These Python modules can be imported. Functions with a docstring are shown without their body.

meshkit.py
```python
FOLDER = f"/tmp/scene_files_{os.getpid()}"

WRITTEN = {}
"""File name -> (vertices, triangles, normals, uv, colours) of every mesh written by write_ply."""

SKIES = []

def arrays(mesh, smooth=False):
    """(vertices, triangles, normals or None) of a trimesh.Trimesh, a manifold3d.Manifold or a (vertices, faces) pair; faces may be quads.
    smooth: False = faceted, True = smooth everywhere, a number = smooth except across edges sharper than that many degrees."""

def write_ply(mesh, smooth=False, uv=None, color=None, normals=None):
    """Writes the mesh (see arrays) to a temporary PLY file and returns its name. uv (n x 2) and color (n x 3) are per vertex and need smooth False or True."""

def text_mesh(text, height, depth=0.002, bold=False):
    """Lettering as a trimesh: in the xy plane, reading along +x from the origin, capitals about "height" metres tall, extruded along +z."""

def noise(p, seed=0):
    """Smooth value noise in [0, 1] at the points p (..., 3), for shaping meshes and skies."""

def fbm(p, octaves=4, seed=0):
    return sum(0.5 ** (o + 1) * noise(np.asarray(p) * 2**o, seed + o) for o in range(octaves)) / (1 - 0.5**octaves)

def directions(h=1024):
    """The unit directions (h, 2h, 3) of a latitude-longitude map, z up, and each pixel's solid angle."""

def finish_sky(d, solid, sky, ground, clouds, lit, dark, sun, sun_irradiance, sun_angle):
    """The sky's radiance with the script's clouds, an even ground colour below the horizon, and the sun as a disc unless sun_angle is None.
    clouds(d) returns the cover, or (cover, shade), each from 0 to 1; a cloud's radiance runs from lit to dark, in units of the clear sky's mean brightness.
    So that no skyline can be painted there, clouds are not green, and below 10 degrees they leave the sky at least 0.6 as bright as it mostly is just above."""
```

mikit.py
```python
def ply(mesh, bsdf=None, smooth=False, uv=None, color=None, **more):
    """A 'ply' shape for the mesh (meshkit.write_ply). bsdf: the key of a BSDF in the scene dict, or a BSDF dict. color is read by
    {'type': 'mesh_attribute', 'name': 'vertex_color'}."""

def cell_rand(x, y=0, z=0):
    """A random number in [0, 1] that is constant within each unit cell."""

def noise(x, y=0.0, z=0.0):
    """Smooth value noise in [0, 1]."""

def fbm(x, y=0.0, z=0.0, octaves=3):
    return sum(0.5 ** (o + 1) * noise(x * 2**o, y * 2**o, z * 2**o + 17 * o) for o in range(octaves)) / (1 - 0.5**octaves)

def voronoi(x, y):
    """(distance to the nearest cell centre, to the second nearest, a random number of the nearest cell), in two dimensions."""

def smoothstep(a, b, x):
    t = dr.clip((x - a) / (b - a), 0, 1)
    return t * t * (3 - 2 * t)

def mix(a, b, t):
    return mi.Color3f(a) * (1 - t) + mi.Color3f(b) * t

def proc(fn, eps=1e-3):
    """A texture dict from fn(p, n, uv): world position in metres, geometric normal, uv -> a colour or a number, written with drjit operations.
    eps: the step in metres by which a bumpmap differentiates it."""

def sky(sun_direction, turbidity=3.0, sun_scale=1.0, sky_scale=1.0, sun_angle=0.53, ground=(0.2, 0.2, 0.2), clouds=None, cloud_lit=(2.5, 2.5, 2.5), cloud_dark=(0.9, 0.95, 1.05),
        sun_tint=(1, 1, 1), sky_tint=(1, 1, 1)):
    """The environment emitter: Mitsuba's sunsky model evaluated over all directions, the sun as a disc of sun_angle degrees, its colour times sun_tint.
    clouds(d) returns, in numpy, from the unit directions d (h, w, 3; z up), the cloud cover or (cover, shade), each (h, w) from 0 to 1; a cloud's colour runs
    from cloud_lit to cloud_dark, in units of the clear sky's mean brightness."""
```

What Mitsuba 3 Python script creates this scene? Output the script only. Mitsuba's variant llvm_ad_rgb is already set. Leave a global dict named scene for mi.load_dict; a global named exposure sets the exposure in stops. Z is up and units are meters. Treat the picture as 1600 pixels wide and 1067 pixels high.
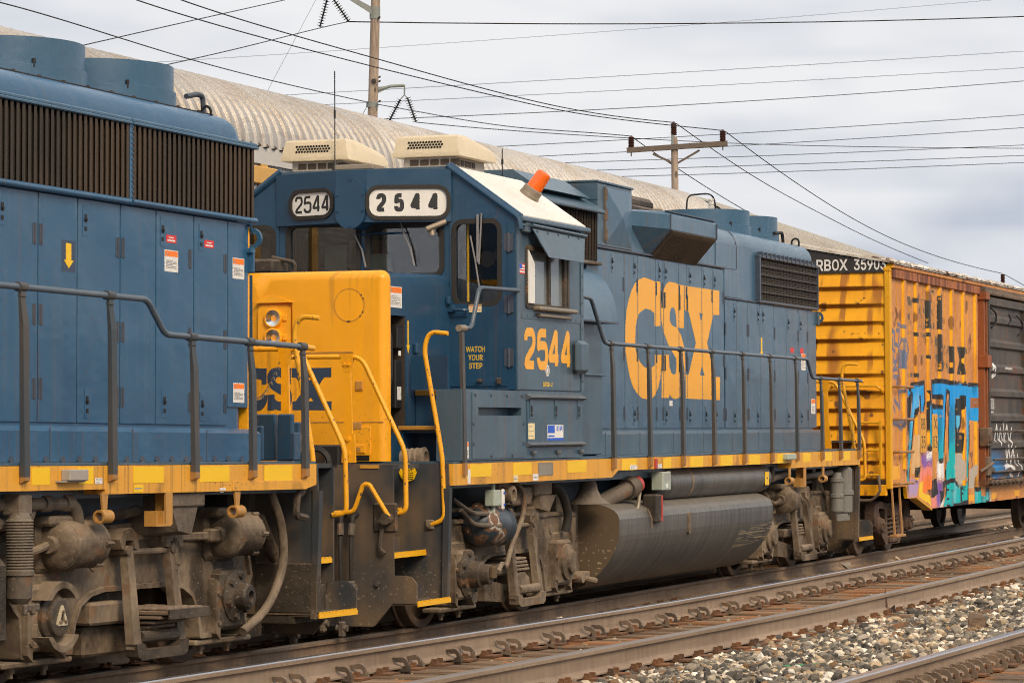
import math
import numpy as np
import trimesh
import manifold3d as m3
import drjit as dr
import mitsuba as mi
import mikit, meshkit
from shapely.geometry import Polygon, Point, LineString, box as sbox
from shapely.ops import unary_union
from mikit import noise, fbm, smoothstep, mix, proc

T = mi.ScalarTransform4f
scene = {"type": "scene"}
labels = {}

# ------------------------------------------------------------------ camera, sky, exposure
CAM = np.array([-26.28, -11.435, 1.828])
yaw, pitch, roll = 1.2166, 0.0287, -0.0046
_f = np.array([math.sin(yaw) * math.cos(pitch), math.cos(yaw) * math.cos(pitch), math.sin(pitch)])
_r = np.array([math.cos(yaw), -math.sin(yaw), 0.0])
_u = np.cross(_r, _f)
_r2 = _r * math.cos(roll) + _u * math.sin(roll)
_u2 = np.cross(_r2, _f)
scene["camera"] = {"type": "perspective", "fov": 2 * math.degrees(math.atan(800 / 4777.75)), "fov_axis": "x",
                   "near_clip": 0.5, "far_clip": 3000.0,
                   "to_world": T().look_at(origin=CAM.tolist(), target=(CAM + _f).tolist(), up=_u2.tolist())}

def clouds(d):
    z = np.maximum(d[..., 2], 0.0)
    k = 1.0 / (z + 0.13)
    p = np.stack([d[..., 0] * k * 1.9 + 3.1, d[..., 1] * k * 1.9 + 7.7, z * 6.0], -1)
    w = meshkit.fbm(p * 0.8 + 11, 3, seed=5)
    n = meshkit.fbm(p + 1.3 * w[..., None], 5, seed=2)
    n2 = meshkit.fbm(p * 2.4 + 2.2 * w[..., None], 5, seed=9)
    el = np.degrees(np.arcsin(np.clip(d[..., 2], 0, 1)))
    low = 1.0 - np.clip((el - 0.5) / 7.5, 0, 1)
    bank = np.clip((n - 0.40) * 3.6, 0, 1)
    shade = 0.78 * low ** 1.35 + 0.50 * bank + 0.55 * (n2 - 0.5) - 0.12
    return np.ones_like(z), np.clip(shade, 0, 1)

scene["sky"] = mikit.sky((-0.60, -0.62, 0.62), turbidity=4, sun_scale=0.42, sun_angle=24, sun_tint=(1.0, .97, .94), clouds=clouds,
                         cloud_lit=(1.72, 1.73, 1.76), cloud_dark=(0.74, 0.88, 1.13), ground=(0.2, 0.19, 0.18))
exposure = 2.4

# ------------------------------------------------------------------ mesh helpers
def cat(*ms):
    out = []
    for m in ms:
        out.extend(m if isinstance(m, (list, tuple)) else [m])
    return trimesh.util.concatenate(out)

def box(x0, x1, y0, y1, z0, z1, b=0.0):
    x0, x1 = min(x0, x1), max(x0, x1); y0, y1 = min(y0, y1), max(y0, y1); z0, z1 = min(z0, z1), max(z0, z1)
    if not b:
        m = trimesh.creation.box(extents=(x1 - x0, y1 - y0, z1 - z0))
        m.apply_translation(((x0 + x1) / 2, (y0 + y1) / 2, (z0 + z1) / 2))
        return m
    b = min(b, (x1 - x0) * .45, (y1 - y0) * .45, (z1 - z0) * .45)
    pts = []
    for x, sx in ((x0, 1), (x1, -1)):
        for y, sy in ((y0, 1), (y1, -1)):
            for z, sz in ((z0, 1), (z1, -1)):
                pts += [(x + sx * b, y + sy * b, z), (x + sx * b, y, z + sz * b), (x, y + sy * b, z + sz * b)]
    return trimesh.convex.convex_hull(np.array(pts))

def hull(pts):
    return trimesh.convex.convex_hull(np.array(pts, float))

def frame(d):
    d = np.asarray(d, float); d = d / np.linalg.norm(d)
    a = np.array([0, 0, 1.0]) if abs(d[2]) < .9 else np.array([1.0, 0, 0])
    u = np.cross(a, d); u /= np.linalg.norm(u)
    return d, u, np.cross(d, u)

def lathe(p, q, prof, n=20):
    """Surface of revolution round p->q: prof = [(distance from p along the axis, radius)...]; closed by ends of radius 0."""
    p = np.asarray(p, float); d, u, v = frame(np.asarray(q, float) - p)
    a = np.linspace(0, 2 * math.pi, n, endpoint=False)
    ring = np.cos(a)[:, None] * u + np.sin(a)[:, None] * v
    V = np.concatenate([p + d * t + ring * max(r, 1e-5) for t, r in prof])
    F = []
    for k in range(len(prof) - 1):
        i = np.arange(n); j = (i + 1) % n
        F.append(np.c_[k * n + i, k * n + j, (k + 1) * n + j]); F.append(np.c_[k * n + i, (k + 1) * n + j, (k + 1) * n + i])
    return trimesh.Trimesh(V, np.concatenate(F), process=False)

def cyl(p, q, r, n=14, r2=None, b=0.0):
    L = float(np.linalg.norm(np.subtract(q, p))); r2 = r if r2 is None else r2
    if b:
        return lathe(p, q, [(0, 0), (0, r - b), (b, r), (L - b, r2), (L, r2 - b), (L, 0)], n)
    return lathe(p, q, [(0, 0), (0, r), (L, r2), (L, 0)], n)

def fillet(pts, rad, k=4):
    pts = [np.asarray(p, float) for p in pts]
    if not rad or len(pts) < 3:
        return pts
    out = [pts[0]]
    for a, b, c in zip(pts, pts[1:], pts[2:]):
        la, lc = np.linalg.norm(a - b), np.linalg.norm(c - b)
        t = min(rad, la * .48, lc * .48)
        p, q = b + (a - b) / la * t, b + (c - b) / lc * t
        out += [(1 - s) ** 2 * p + 2 * s * (1 - s) * b + s * s * q for s in np.linspace(0, 1, k + 1)]
    return out + [pts[-1]]

def tube(pts, r, n=8, rad=0.0):
    P = np.array(fillet(pts, rad)); m = len(P)
    t = np.gradient(P, axis=0); t /= np.linalg.norm(t, axis=1)[:, None]
    _, u, _ = frame(t[0]); V = []
    for k in range(m):
        u = u - t[k] * (u @ t[k]); u /= np.linalg.norm(u); v = np.cross(t[k], u)
        a = np.linspace(0, 2 * math.pi, n, endpoint=False)
        V.append(P[k] + r * (np.cos(a)[:, None] * u + np.sin(a)[:, None] * v))
    V = np.concatenate(V + [P[:1], P[-1:]]); F = []
    i = np.arange(n); j = (i + 1) % n
    for k in range(m - 1):
        F += [np.c_[k * n + i, k * n + j, (k + 1) * n + j], np.c_[k * n + i, (k + 1) * n + j, (k + 1) * n + i]]
    F += [np.c_[j, i, 0 * i + m * n], np.c_[(m - 1) * n + i, (m - 1) * n + j, 0 * i + m * n + 1]]
    return trimesh.Trimesh(V, np.concatenate(F), process=False)

def _ext(poly, h):
    polys = [g for g in getattr(poly, "geoms", [poly]) if g.geom_type == "Polygon" and g.area > 1e-7]
    return trimesh.util.concatenate([trimesh.creation.extrude_polygon(g, h, engine="earcut") for g in polys])

def _pg(p):
    return p if hasattr(p, "geom_type") else Polygon(p).buffer(0)

def pxz(poly, y0, y1):
    y0, y1 = min(y0, y1), max(y0, y1)
    m = _ext(_pg(poly), y1 - y0); v = m.vertices
    m.vertices = np.c_[v[:, 0], y1 - v[:, 2], v[:, 1]]
    return m

def pyz(poly, x0, x1):
    x0, x1 = min(x0, x1), max(x0, x1)
    m = _ext(_pg(poly), x1 - x0); v = m.vertices
    m.vertices = np.c_[x0 + v[:, 2], v[:, 0], v[:, 1]]
    return m

def pxy(poly, z0, z1):
    m = _ext(_pg(poly), z1 - z0); v = m.vertices
    m.vertices = np.c_[v[:, 0], v[:, 1], z0 + v[:, 2]]
    return m

def rrect(a0, a1, b0, b1, r):
    return sbox(min(a0, a1) + r, min(b0, b1) + r, max(a0, a1) - r, max(b0, b1) - r).buffer(r, quad_segs=5)

def mirror_y(m):
    m = m.copy(); m.vertices = m.vertices * [1, -1, 1]; m.faces = m.faces[:, ::-1]
    return m

def man(m):
    m = trimesh.Trimesh(m.vertices, m.faces, process=True)
    return m3.Manifold(m3.Mesh(np.asarray(m.vertices, np.float32), np.asarray(m.faces, np.uint32)))

def cut(a, *bs):
    r = man(a)
    for b in bs:
        r = r - man(b)
    q = r.to_mesh()
    return trimesh.Trimesh(q.vert_properties[:, :3].astype(float), q.tri_verts, process=False)

def text_side(s, x0, x1, z0, z1, y, bold=True, depth=.0015):
    """Lettering on a wall that faces -y, fitted to the box x0..x1, z0..z1."""
    m = meshkit.text_mesh(s, 1.0, .01, bold); v = m.vertices; lo, hi = v.min(0), v.max(0)
    w = (v - lo) / (hi - lo)
    m.vertices = np.c_[x0 + w[:, 0] * (x1 - x0), y - w[:, 2] * depth, z0 + w[:, 1] * (z1 - z0)]
    return m

def text_front(s, y0, y1, z0, z1, x, bold=True, depth=.0015):
    """Lettering on a wall that faces -x, reading from y0 (left, larger y) to y1."""
    m = meshkit.text_mesh(s, 1.0, .01, bold); v = m.vertices; lo, hi = v.min(0), v.max(0)
    w = (v - lo) / (hi - lo)
    m.vertices = np.c_[x - w[:, 2] * depth, y0 + w[:, 0] * (y1 - y0), z0 + w[:, 1] * (z1 - z0)]
    return m

DIG = {"2": [(0, .74), (0, .84), (.16, 1), (.84, 1), (1, .84), (1, .66), (.88, .52), (.12, .16), (0, 0), (1, 0)], "5": [(.95, 1), (.08, 1), (.0, .55), (.15, .62), (.84, .62), (1, .5), (1, .15), (.84, 0), (.16, 0), (0, .15), (0, .24)], "4": [(.78, 0), (.78, 1), (.68, 1), (0, .30), (0, .24), (1.02, .24)]}
def digit(ch, a0, a1, b0, b1, w):
    """A digit drawn as a broad stroke inside the box a0..a1, b0..b1."""
    pts = [(a0 + w + u * (a1 - a0 - 2 * w), b0 + w + v * (b1 - b0 - 2 * w)) for u, v in DIG[ch]]
    return LineString(fillet([np.array([*p, 0.0]) for p in pts], (a1 - a0) * .22, 3)).buffer(w, quad_segs=2, join_style=2, cap_style=2)

# ------------------------------------------------------------------ scene helpers
_used = set(scene)
def unique(name):
    k, i = name, 0
    while k in _used:
        i += 1; k = f"{name}_{i:03d}"
    _used.add(k)
    return k

def thing(name, label, category, group=None):
    k = unique(name)
    labels[k] = {"label": label, "category": category}
    if group: labels[k]["group"] = group
    return k

def struct(name, mesh, mat, label=None, smooth=False, **kw):
    k = unique(name)
    labels[k] = {"kind": "structure"}
    if label: labels[k]["label"] = label
    if mesh is not None: scene[k] = mikit.ply(mesh, mat, smooth=smooth, **kw)
    return k

MAT = None        # current vehicle matrix
def P(parent, name, mesh, mat, smooth=30, label=None, kind=None, M=None):
    k = unique(parent + "__" + name)
    M = M if M is not None else MAT
    scene[k] = mikit.ply(mesh, mat, smooth=smooth, **({"to_world": M} if M is not None else {}))
    if label or kind:
        labels[k] = {}
        if label: labels[k]["label"] = label
        if kind: labels[k]["kind"] = kind
    return k

def PC(parent, name, shape, M):
    """A copy of a shape dict under a key of its own."""
    k = unique(parent + "__" + name)
    scene[k] = {**shape, "to_world": M}
    return k

# ------------------------------------------------------------------ materials
WAVY = ("paint_blue_clean", "paint_blue", "paint_blue_dusty", "paint_blue_front", "paint_yellow", "paint_blue_roof")
def waves(p, n, uv):
    return fbm(p.x * 1.9, p.y * 1.9 + 4, p.z * 1.5, 3) + .06 * noise(p.x * 21, p.y * 21, p.z * 21)
CAST = ("truck_grime", "truck_dark", "freight_truck_paint", "pipe_grime")
def lumps(p, n, uv):
    return noise(p.x * 34, p.y * 34, p.z * 34) + .6 * noise(p.x * 90, p.y * 90, p.z * 90)
def bsdf(key, d, two=True):
    if key in WAVY: d = {"type": "bumpmap", "tex": proc(waves, eps=.01), "scale": .020, "b": d}
    if key in CAST: d = {"type": "bumpmap", "tex": proc(lumps, eps=.003), "scale": .004, "b": d}
    scene[key] = {"type": "twosided", "b": d} if two else d
    _used.add(key)
    return key

def col(c):
    return {"type": "rgb", "value": list(c)}

def prin(key, color, rough=.5, **kw):
    c = proc(color) if callable(color) else col(color)
    r = proc(rough) if callable(rough) else rough
    return bsdf(key, {"type": "principled", "base_color": c, "roughness": r, **{k: (proc(v) if callable(v) else v) for k, v in kw.items()}})

def painted(base, dust=(.17, .165, .15), amt=.22, streak=.5, rust=0.0, runs=0.0):
    def fn(p, n, uv):
        big = fbm(p.x * .9 + 5, p.y * .9, p.z * 1.1, 3)
        st = noise(p.x * 17, p.y * 17, p.z * .8) * .6 + noise(p.x * 43, p.y * 43, p.z * 1.7) * .4
        fine = noise(p.x * 60, p.y * 60, p.z * 60)
        t = dr.clip(amt * (.35 + 1.1 * big + streak * (st - .5) + .25 * (fine - .5)), 0, 1)
        c = mix(base, dust, t)
        if runs:
            h = p.x + p.y * .7
            w = noise(h * 21, 3.0, p.z * .55) * .65 + noise(h * 61, 7.0, p.z * 1.3) * .35
            m = smoothstep(.66, .80, w) * smoothstep(.40, .62, fbm(h * .8, 2.0, p.z * .9, 2)) * runs
            c = mix(c, (.10, .062, .035), m * .55)
            m2 = smoothstep(.70, .82, noise(h * 27 + 40, 5.0, p.z * .8)) * runs
            c = mix(c, dust, m2 * .22)
            ch = smoothstep(.83, .88, noise(p.x * 52, p.y * 52, p.z * 52)) * smoothstep(.45, .6, big)
            c = mix(c, (.085, .05, .032), ch * runs)
        if rust:
            r = smoothstep(.66, .78, fbm(p.x * 3.1, p.y * 3.1 + 9, p.z * 2.2, 3)) * rust
            c = c * (1 - r) + mi.Color3f(.10, .045, .02) * r
        return c
    return fn

BLUE = (.016, .056, .118)
def hood_rough(p, n, uv):
    return .20 + .16 * fbm(p.x * 1.7, p.y * 1.7, p.z * 2.3, 3)
prin("paint_blue_clean", painted((.010, .078, .178), (.10, .15, .19), .16, .5, runs=.5), hood_rough, specular=.5, clearcoat=.4, clearcoat_gloss=.88)
prin("paint_blue", painted((.022, .088, .165), (.15, .17, .18), .22, .6, runs=.6), hood_rough, specular=.5, clearcoat=.35, clearcoat_gloss=.85)
prin("paint_blue_front", painted((.006, .050, .115), (.09, .11, .12), .10, .5, runs=.4), .30, specular=.5, clearcoat=.3, clearcoat_gloss=.8)
prin("paint_blue_dusty", painted((.020, .074, .130), (.16, .16, .15), .26, .6, runs=.7), .34, specular=.5, clearcoat=.2)
prin("paint_blue_roof", painted((.018, .090, .180), (.14, .17, .19), .22, .4, runs=.3), .38, specular=.5, clearcoat=.3)
prin("paint_yellow", painted((.86, .385, .004), (.42, .24, .06), .13, .9, runs=.5), .36, specular=.5, clearcoat=.25)
prin("paint_yellow_sill", painted((.74, .36, .035), (.30, .17, .06), .20, 1.4, rust=.35, runs=.8), .45, specular=.4)
prin("decal_yellow", painted((.84, .40, .03), (.45, .30, .14), .10, .4), .42, specular=.4)
prin("reflect_yellow", (.80, .50, .005), .40)
prin("letter_yellow", painted((.78, .50, .03), (.3, .25, .1), .15, .4), .45)
prin("paint_black", painted((.012, .012, .013), (.10, .09, .08), .22, .5), .45)
prin("plain_black", (.012, .012, .013), .5)
prin("dark_void", (.006, .006, .006), .9)
prin("rubber", (.022, .020, .018), .7)
prin("decal_black", (.02, .022, .025), .5)
prin("decal_white", painted((.74, .74, .72), (.35, .33, .30), .12, .8), .5)
prin("decal_orange", (.85, .20, .02), .5)
prin("decal_red", (.62, .04, .04), .5)
prin("decal_grey", (.30, .30, .30), .6)
prin("decal_blue", (.02, .10, .55), .5)
prin("decal_cream", (.72, .62, .36), .5)
prin("decal_navy", painted((.012, .040, .095), (.12, .11, .09), .16, .4), .4)

def rusty_smoke(p, n, uv):
    b = fbm(p.x * 2.1, p.y * 2.1, p.z * 1.3, 3)
    s = noise(p.x * 21, p.y * 21, p.z * .9)
    c = mix((.034, .031, .028), (.080, .057, .040), dr.clip(b * 1.2 - .15 + .25 * (s - .5), 0, 1))
    return c
prin("louvre_dark", rusty_smoke, .6, specular=.3)
prin("mesh_dark", rusty_smoke, .7, specular=.2)

def grime(a, b, up=(.20, .175, .145)):
    def fn(p, n, uv):
        f1 = fbm(p.x * 3.1, p.y * 3.1 + 3, p.z * 3.1, 4)
        f2 = noise(p.x * 38, p.y * 38, p.z * 22)
        run = noise(p.x * 26, p.y * 26, p.z * 1.6)
        c = mix(a, b, dr.clip(f1 * 2.0 - .55 + .40 * (f2 - .5) + .30 * (run - .5), 0, 1))
        oil = smoothstep(.60, .72, fbm(p.x * 2.2 + 31, p.y * 2.2, p.z * 1.3, 3))
        c = mix(c, mi.Color3f(*a) * .38, oil * .8)
        rs = smoothstep(.66, .76, fbm(p.x * 7 + 5, p.y * 7, p.z * 7, 3))
        c = mix(c, (.17, .085, .042), rs * .55)
        t = dr.clip(n.z, 0, 1) * (.30 + .6 * f1)
        sp = smoothstep(.84, .90, noise(p.x * 70, p.y * 70, p.z * 70))
        return mix(c * (1 - t) + mi.Color3f(*up) * t, (.34, .29, .22), sp * .45)
    return fn
prin("truck_grime", grime((.070, .052, .037), (.235, .185, .135), (.28, .225, .165)), .72, specular=.25)
prin("truck_dark", grime((.026, .022, .018), (.085, .067, .05), (.14, .11, .085)), .6, specular=.35)
prin("pipe_grime", grime((.075, .062, .05), (.165, .135, .105)), .6, specular=.3)

def pilot_col(p, n, uv):
    f = fbm(p.x * 2.6, p.y * 2.6, p.z * 2.0, 4)
    spl = smoothstep(.80, .86, noise(p.x * 46, p.y * 46, p.z * 46)) * smoothstep(.95, .2, p.z)
    st = noise(p.x * 19, p.y * 19, p.z * 1.1)
    c = mix((.040, .046, .054), (.165, .115, .070), dr.clip(f * 2.1 - .68 + .3 * (st - .5) + .30 * (1 - p.z), 0, 1))
    return mix(c, (.28, .24, .18), spl * .75)
prin("pilot_plate", pilot_col, .55, specular=.3)

def tank_col(p, n, uv):
    st = noise(p.x * 22, p.y * 3, p.z * 1.0) * .5 + noise(p.x * 57, p.y * 4, p.z * 2.1) * .5
    f = fbm(p.x * .8, p.y * 1.5, p.z * 2.5, 3)
    c = mix((.045, .050, .056), (.155, .142, .125), dr.clip(.75 * st + .7 * f - .40, 0, 1))
    c = mix(c, (.17, .155, .13), dr.clip(n.z, 0, 1) * .75)
    sc = smoothstep(.58, .66, noise(p.x * 2.3, 3.0, p.z * 95)) * smoothstep(8.1, 8.3, p.x) * smoothstep(9.9, 9.6, p.x) \
        * smoothstep(.44, .48, p.z - (p.x - 9) * .06) * smoothstep(.69, .66, p.z - (p.x - 9) * .04)
    c = mix(c, (.34, .27, .18), sc * .8)
    front = smoothstep(-.8, -.95, n.x)
    fb = mix((.090, .066, .042), (.135, .100, .066), f)
    spl = smoothstep(.76, .84, noise(p.x * 40, p.y * 38, p.z * 38)) * smoothstep(.9, .35, p.z)
    return mix(c, mix(fb, (.36, .29, .19), spl), front)
prin("tank_paint", tank_col, .42, specular=.45)

def white_roof(p, n, uv):
    f = fbm(p.x * 1.5, p.y * 2.5, p.z * 2, 3)
    fl = smoothstep(.80, .88, noise(p.x * 45, p.y * 45, p.z * 45))
    gr = noise(p.x * 160, p.y * 160, p.z * 160)
    c = mix((.62, .61, .60), (.48, .45, .41), dr.clip(f * 1.1 - .2, 0, 1))
    return mix(c, (.35, .29, .23), fl * .4) * (.90 + .16 * gr)
prin("roof_white", white_roof, .8, specular=.2)
prin("ac_beige", painted((.66, .58, .42), (.34, .27, .18), .30, .8), .45, specular=.4)
prin("ac_grey", painted((.36, .34, .31), (.2, .17, .13), .3, .5), .6)
prin("galvanised", painted((.40, .36, .29), (.16, .10, .05), .4, .5), .45, metallic=.5)
prin("steel", (.55, .54, .52), .25, metallic=1.0)
prin("chrome", (.75, .75, .76), .08, metallic=1.0)
prin("reflector", (.9, .9, .9), .12, metallic=1.0)
prin("beacon_orange", (.80, .13, .008), .18, clearcoat=.6, specular=.6)
prin("red_paint", painted((.48, .03, .03), (.2, .1, .08), .3, .5), .4)
prin("green_box", painted((.38, .46, .40), (.2, .19, .16), .25, .5), .5)
prin("pale_panel", (.30, .36, .31), .6)
prin("cab_inner", (.030, .028, .024), .8)
prin("cab_tan", (.10, .065, .03), .7)
scene["glass_pane"] = {"type": "thindielectric", "int_ior": 1.5}; _used.add("glass_pane")
scene["lamp_glass"] = {"type": "thindielectric", "int_ior": 1.5}; _used.add("lamp_glass")
prin("window_tint", (.16, .185, .20), .12, specular=.6, clearcoat=.5)

def rail_col(p, n, uv):
    f = fbm(p.x * .9, p.y * 6, p.z * 8, 3)
    st = noise(p.x * 24, p.y * 9, p.z * 1.5)
    return mix((.185, .135, .098), (.330, .255, .190), dr.clip(f * 1.2 - .25 + .45 * (st - .5), 0, 1))
def rail_col_dark(p, n, uv):
    f = fbm(p.x * .9, p.y * 6, p.z * 8, 3)
    st = noise(p.x * 24, p.y * 9, p.z * 1.5)
    return mix((.160, .112, .078), (.290, .215, .155), dr.clip(f * 1.2 - .25 + .45 * (st - .5), 0, 1))
prin("rail_rust", rail_col, .65, specular=.3)
prin("rail_rust_dark", rail_col_dark, .65, specular=.3)
prin("rail_head_bright", (.50, .51, .55), .22, metallic=1.0)
prin("rail_head_dull", (.30, .25, .21), .42, metallic=.75)

def tie_col(p, n, uv):
    g = noise(p.x * 55, p.y * 1.6, p.z * 55) * .6 + noise(p.x * 130, p.y * 3, p.z * 130) * .4
    f = fbm(p.x * 1.8, p.y * 1.2, 2.0, 3)
    c = mix((.085, .058, .040), (.25, .175, .115), dr.clip(g * 1.1 + f - .65, 0, 1))
    return mix(c, (.23, .095, .035), smoothstep(.48, .75, fbm(p.x * 2.1 + 7, p.y * 3.0, 5.0, 3)) * .75)
prin("tie_wood", tie_col, .85, specular=.15)
def plate_col(p, n, uv):
    f = fbm(p.x * 5, p.y * 5, p.z * 5, 3)
    return mix((.075, .050, .036), (.21, .095, .042), dr.clip(f * 1.5 - .3, 0, 1))
prin("tie_plate_rust", plate_col, .75, specular=.2)
prin("anchor_rust", grime((.085, .062, .046), (.18, .13, .09), (.20, .15, .11)), .7)
bsdf("stone_vc", {"type": "principled", "base_color": {"type": "mesh_attribute", "name": "vertex_color"}, "roughness": .85, "specular": .2})
def ground_col(p, n, uv):
    f = noise(p.x * 24, p.y * 24, 1.0)
    g = noise(p.x * 61, p.y * 61, 4.0)
    b = fbm(p.x * .5, p.y * .5, 0.0, 3)
    c = mix((.075, .062, .05), (.27, .23, .18), dr.clip(f * .8 + g * .5 - .45, 0, 1))
    return mix(c, (.13, .085, .055), b * .35)
bsdf("ballast_ground", {"type": "bumpmap", "tex": proc(lambda p, n, uv: noise(p.x * 24, p.y * 24, 1.0) + .4 * noise(p.x * 61, p.y * 61, 4.0), eps=.004), "scale": .02,
                        "b": {"type": "principled", "base_color": proc(ground_col), "roughness": .95, "specular": .1}})

# ------------------------------------------------------------------ ground and tracks
def yT(s):
    return .00015 * (s - 1.37) * (s - 11.73)
def zT(s):
    return .0045 * (np.sqrt(s * s + 1) - s)

S = np.unique(np.concatenate([np.arange(-24, 60, .75), np.arange(60, 181, 4.0)]))
prof = [(-60, .05), (-13, .06), (-9.4, .10), (-7.1, .105), (-6.4, .09), (-5.35, .06), (-5.1, .045), (-2.75, .045), (-2.35, -.02), (-1.55, -.235), (-1.3, -.245), (1.35, -.245), (1.9, -.33), (2.6, -.30), (5.6, -.30), (60, -.5)]
gy = []
for (a, za), (b, zb) in zip(prof, prof[1:]):
    m = 6 if b - a < 3 else 3
    gy += [(a + (b - a) * i / m, za + (zb - za) * i / m) for i in range(m)]
gy.append(prof[-1])
gy = np.array(gy)
GX = np.unique(np.concatenate([[-60, -40], S, [240, 320, 420]]))
X, Yg = np.meshgrid(GX, gy[:, 0], indexing="ij"); Zg = np.broadcast_to(gy[:, 1], X.shape).copy()
near = np.abs(Yg) < 14
pts = np.stack([X, Yg + np.where(near, yT(np.clip(X, -30, 180)), 0), Zg], -1)
pts[..., 2] += np.where(near, zT(np.clip(X, -30, 180)), 0) + np.where(near, .03 * (meshkit.fbm(np.stack([X * .8, Yg * 1.5, 0 * X], -1), 3) - .5), 0)
ni, nj = X.shape
idx = np.arange(ni * nj).reshape(ni, nj)
Fq = np.concatenate([np.stack([idx[:-1, :-1], idx[1:, :-1], idx[1:, 1:]], -1).reshape(-1, 3), np.stack([idx[:-1, :-1], idx[1:, 1:], idx[:-1, 1:]], -1).reshape(-1, 3)])
struct("ground", trimesh.Trimesh(pts.reshape(-1, 3), Fq, process=False), "ballast_ground", "stony railway ballast sheet under the three tracks", smooth=True)
struct("ground", box(-900, 1500, -900, 1500, -3, -.62), "ballast_ground", "flat dark land reaching the horizon behind the trains")

RAIL = [(-.07, -.171), (.07, -.171), (.07, -.160), (.022, -.142), (.010, -.125), (.009, -.050), (.014, -.040), (.035, -.032), (.036, -.007), (.030, -.001), (-.030, -.001), (-.036, -.007), (-.035, -.032), (-.014, -.040), (-.009, -.050), (-.010, -.125), (-.022, -.142), (-.07, -.160)]
HEAD = [(-.0362, -.010), (.0362, -.010), (.031, -.0008), (.024, 0), (-.024, 0), (-.031, -.0008)]
def sweep_rail(profile, y0, z0, s):
    n = len(profile); pr = np.array(profile)
    V = np.stack([np.repeat(s[:, None], n, 1), yT(s)[:, None] + y0 + pr[None, :, 0], zT(s)[:, None] + z0 + pr[None, :, 1]], -1).reshape(-1, 3)
    i = np.arange(n); j = (i + 1) % n; F = []
    for k in range(len(s) - 1):
        F += [np.c_[k * n + i, (k + 1) * n + i, (k + 1) * n + j], np.c_[k * n + i, (k + 1) * n + j, k * n + j]]
    F = np.concatenate(F)[:, ::-1]
    return trimesh.Trimesh(V, F, process=False)

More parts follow.
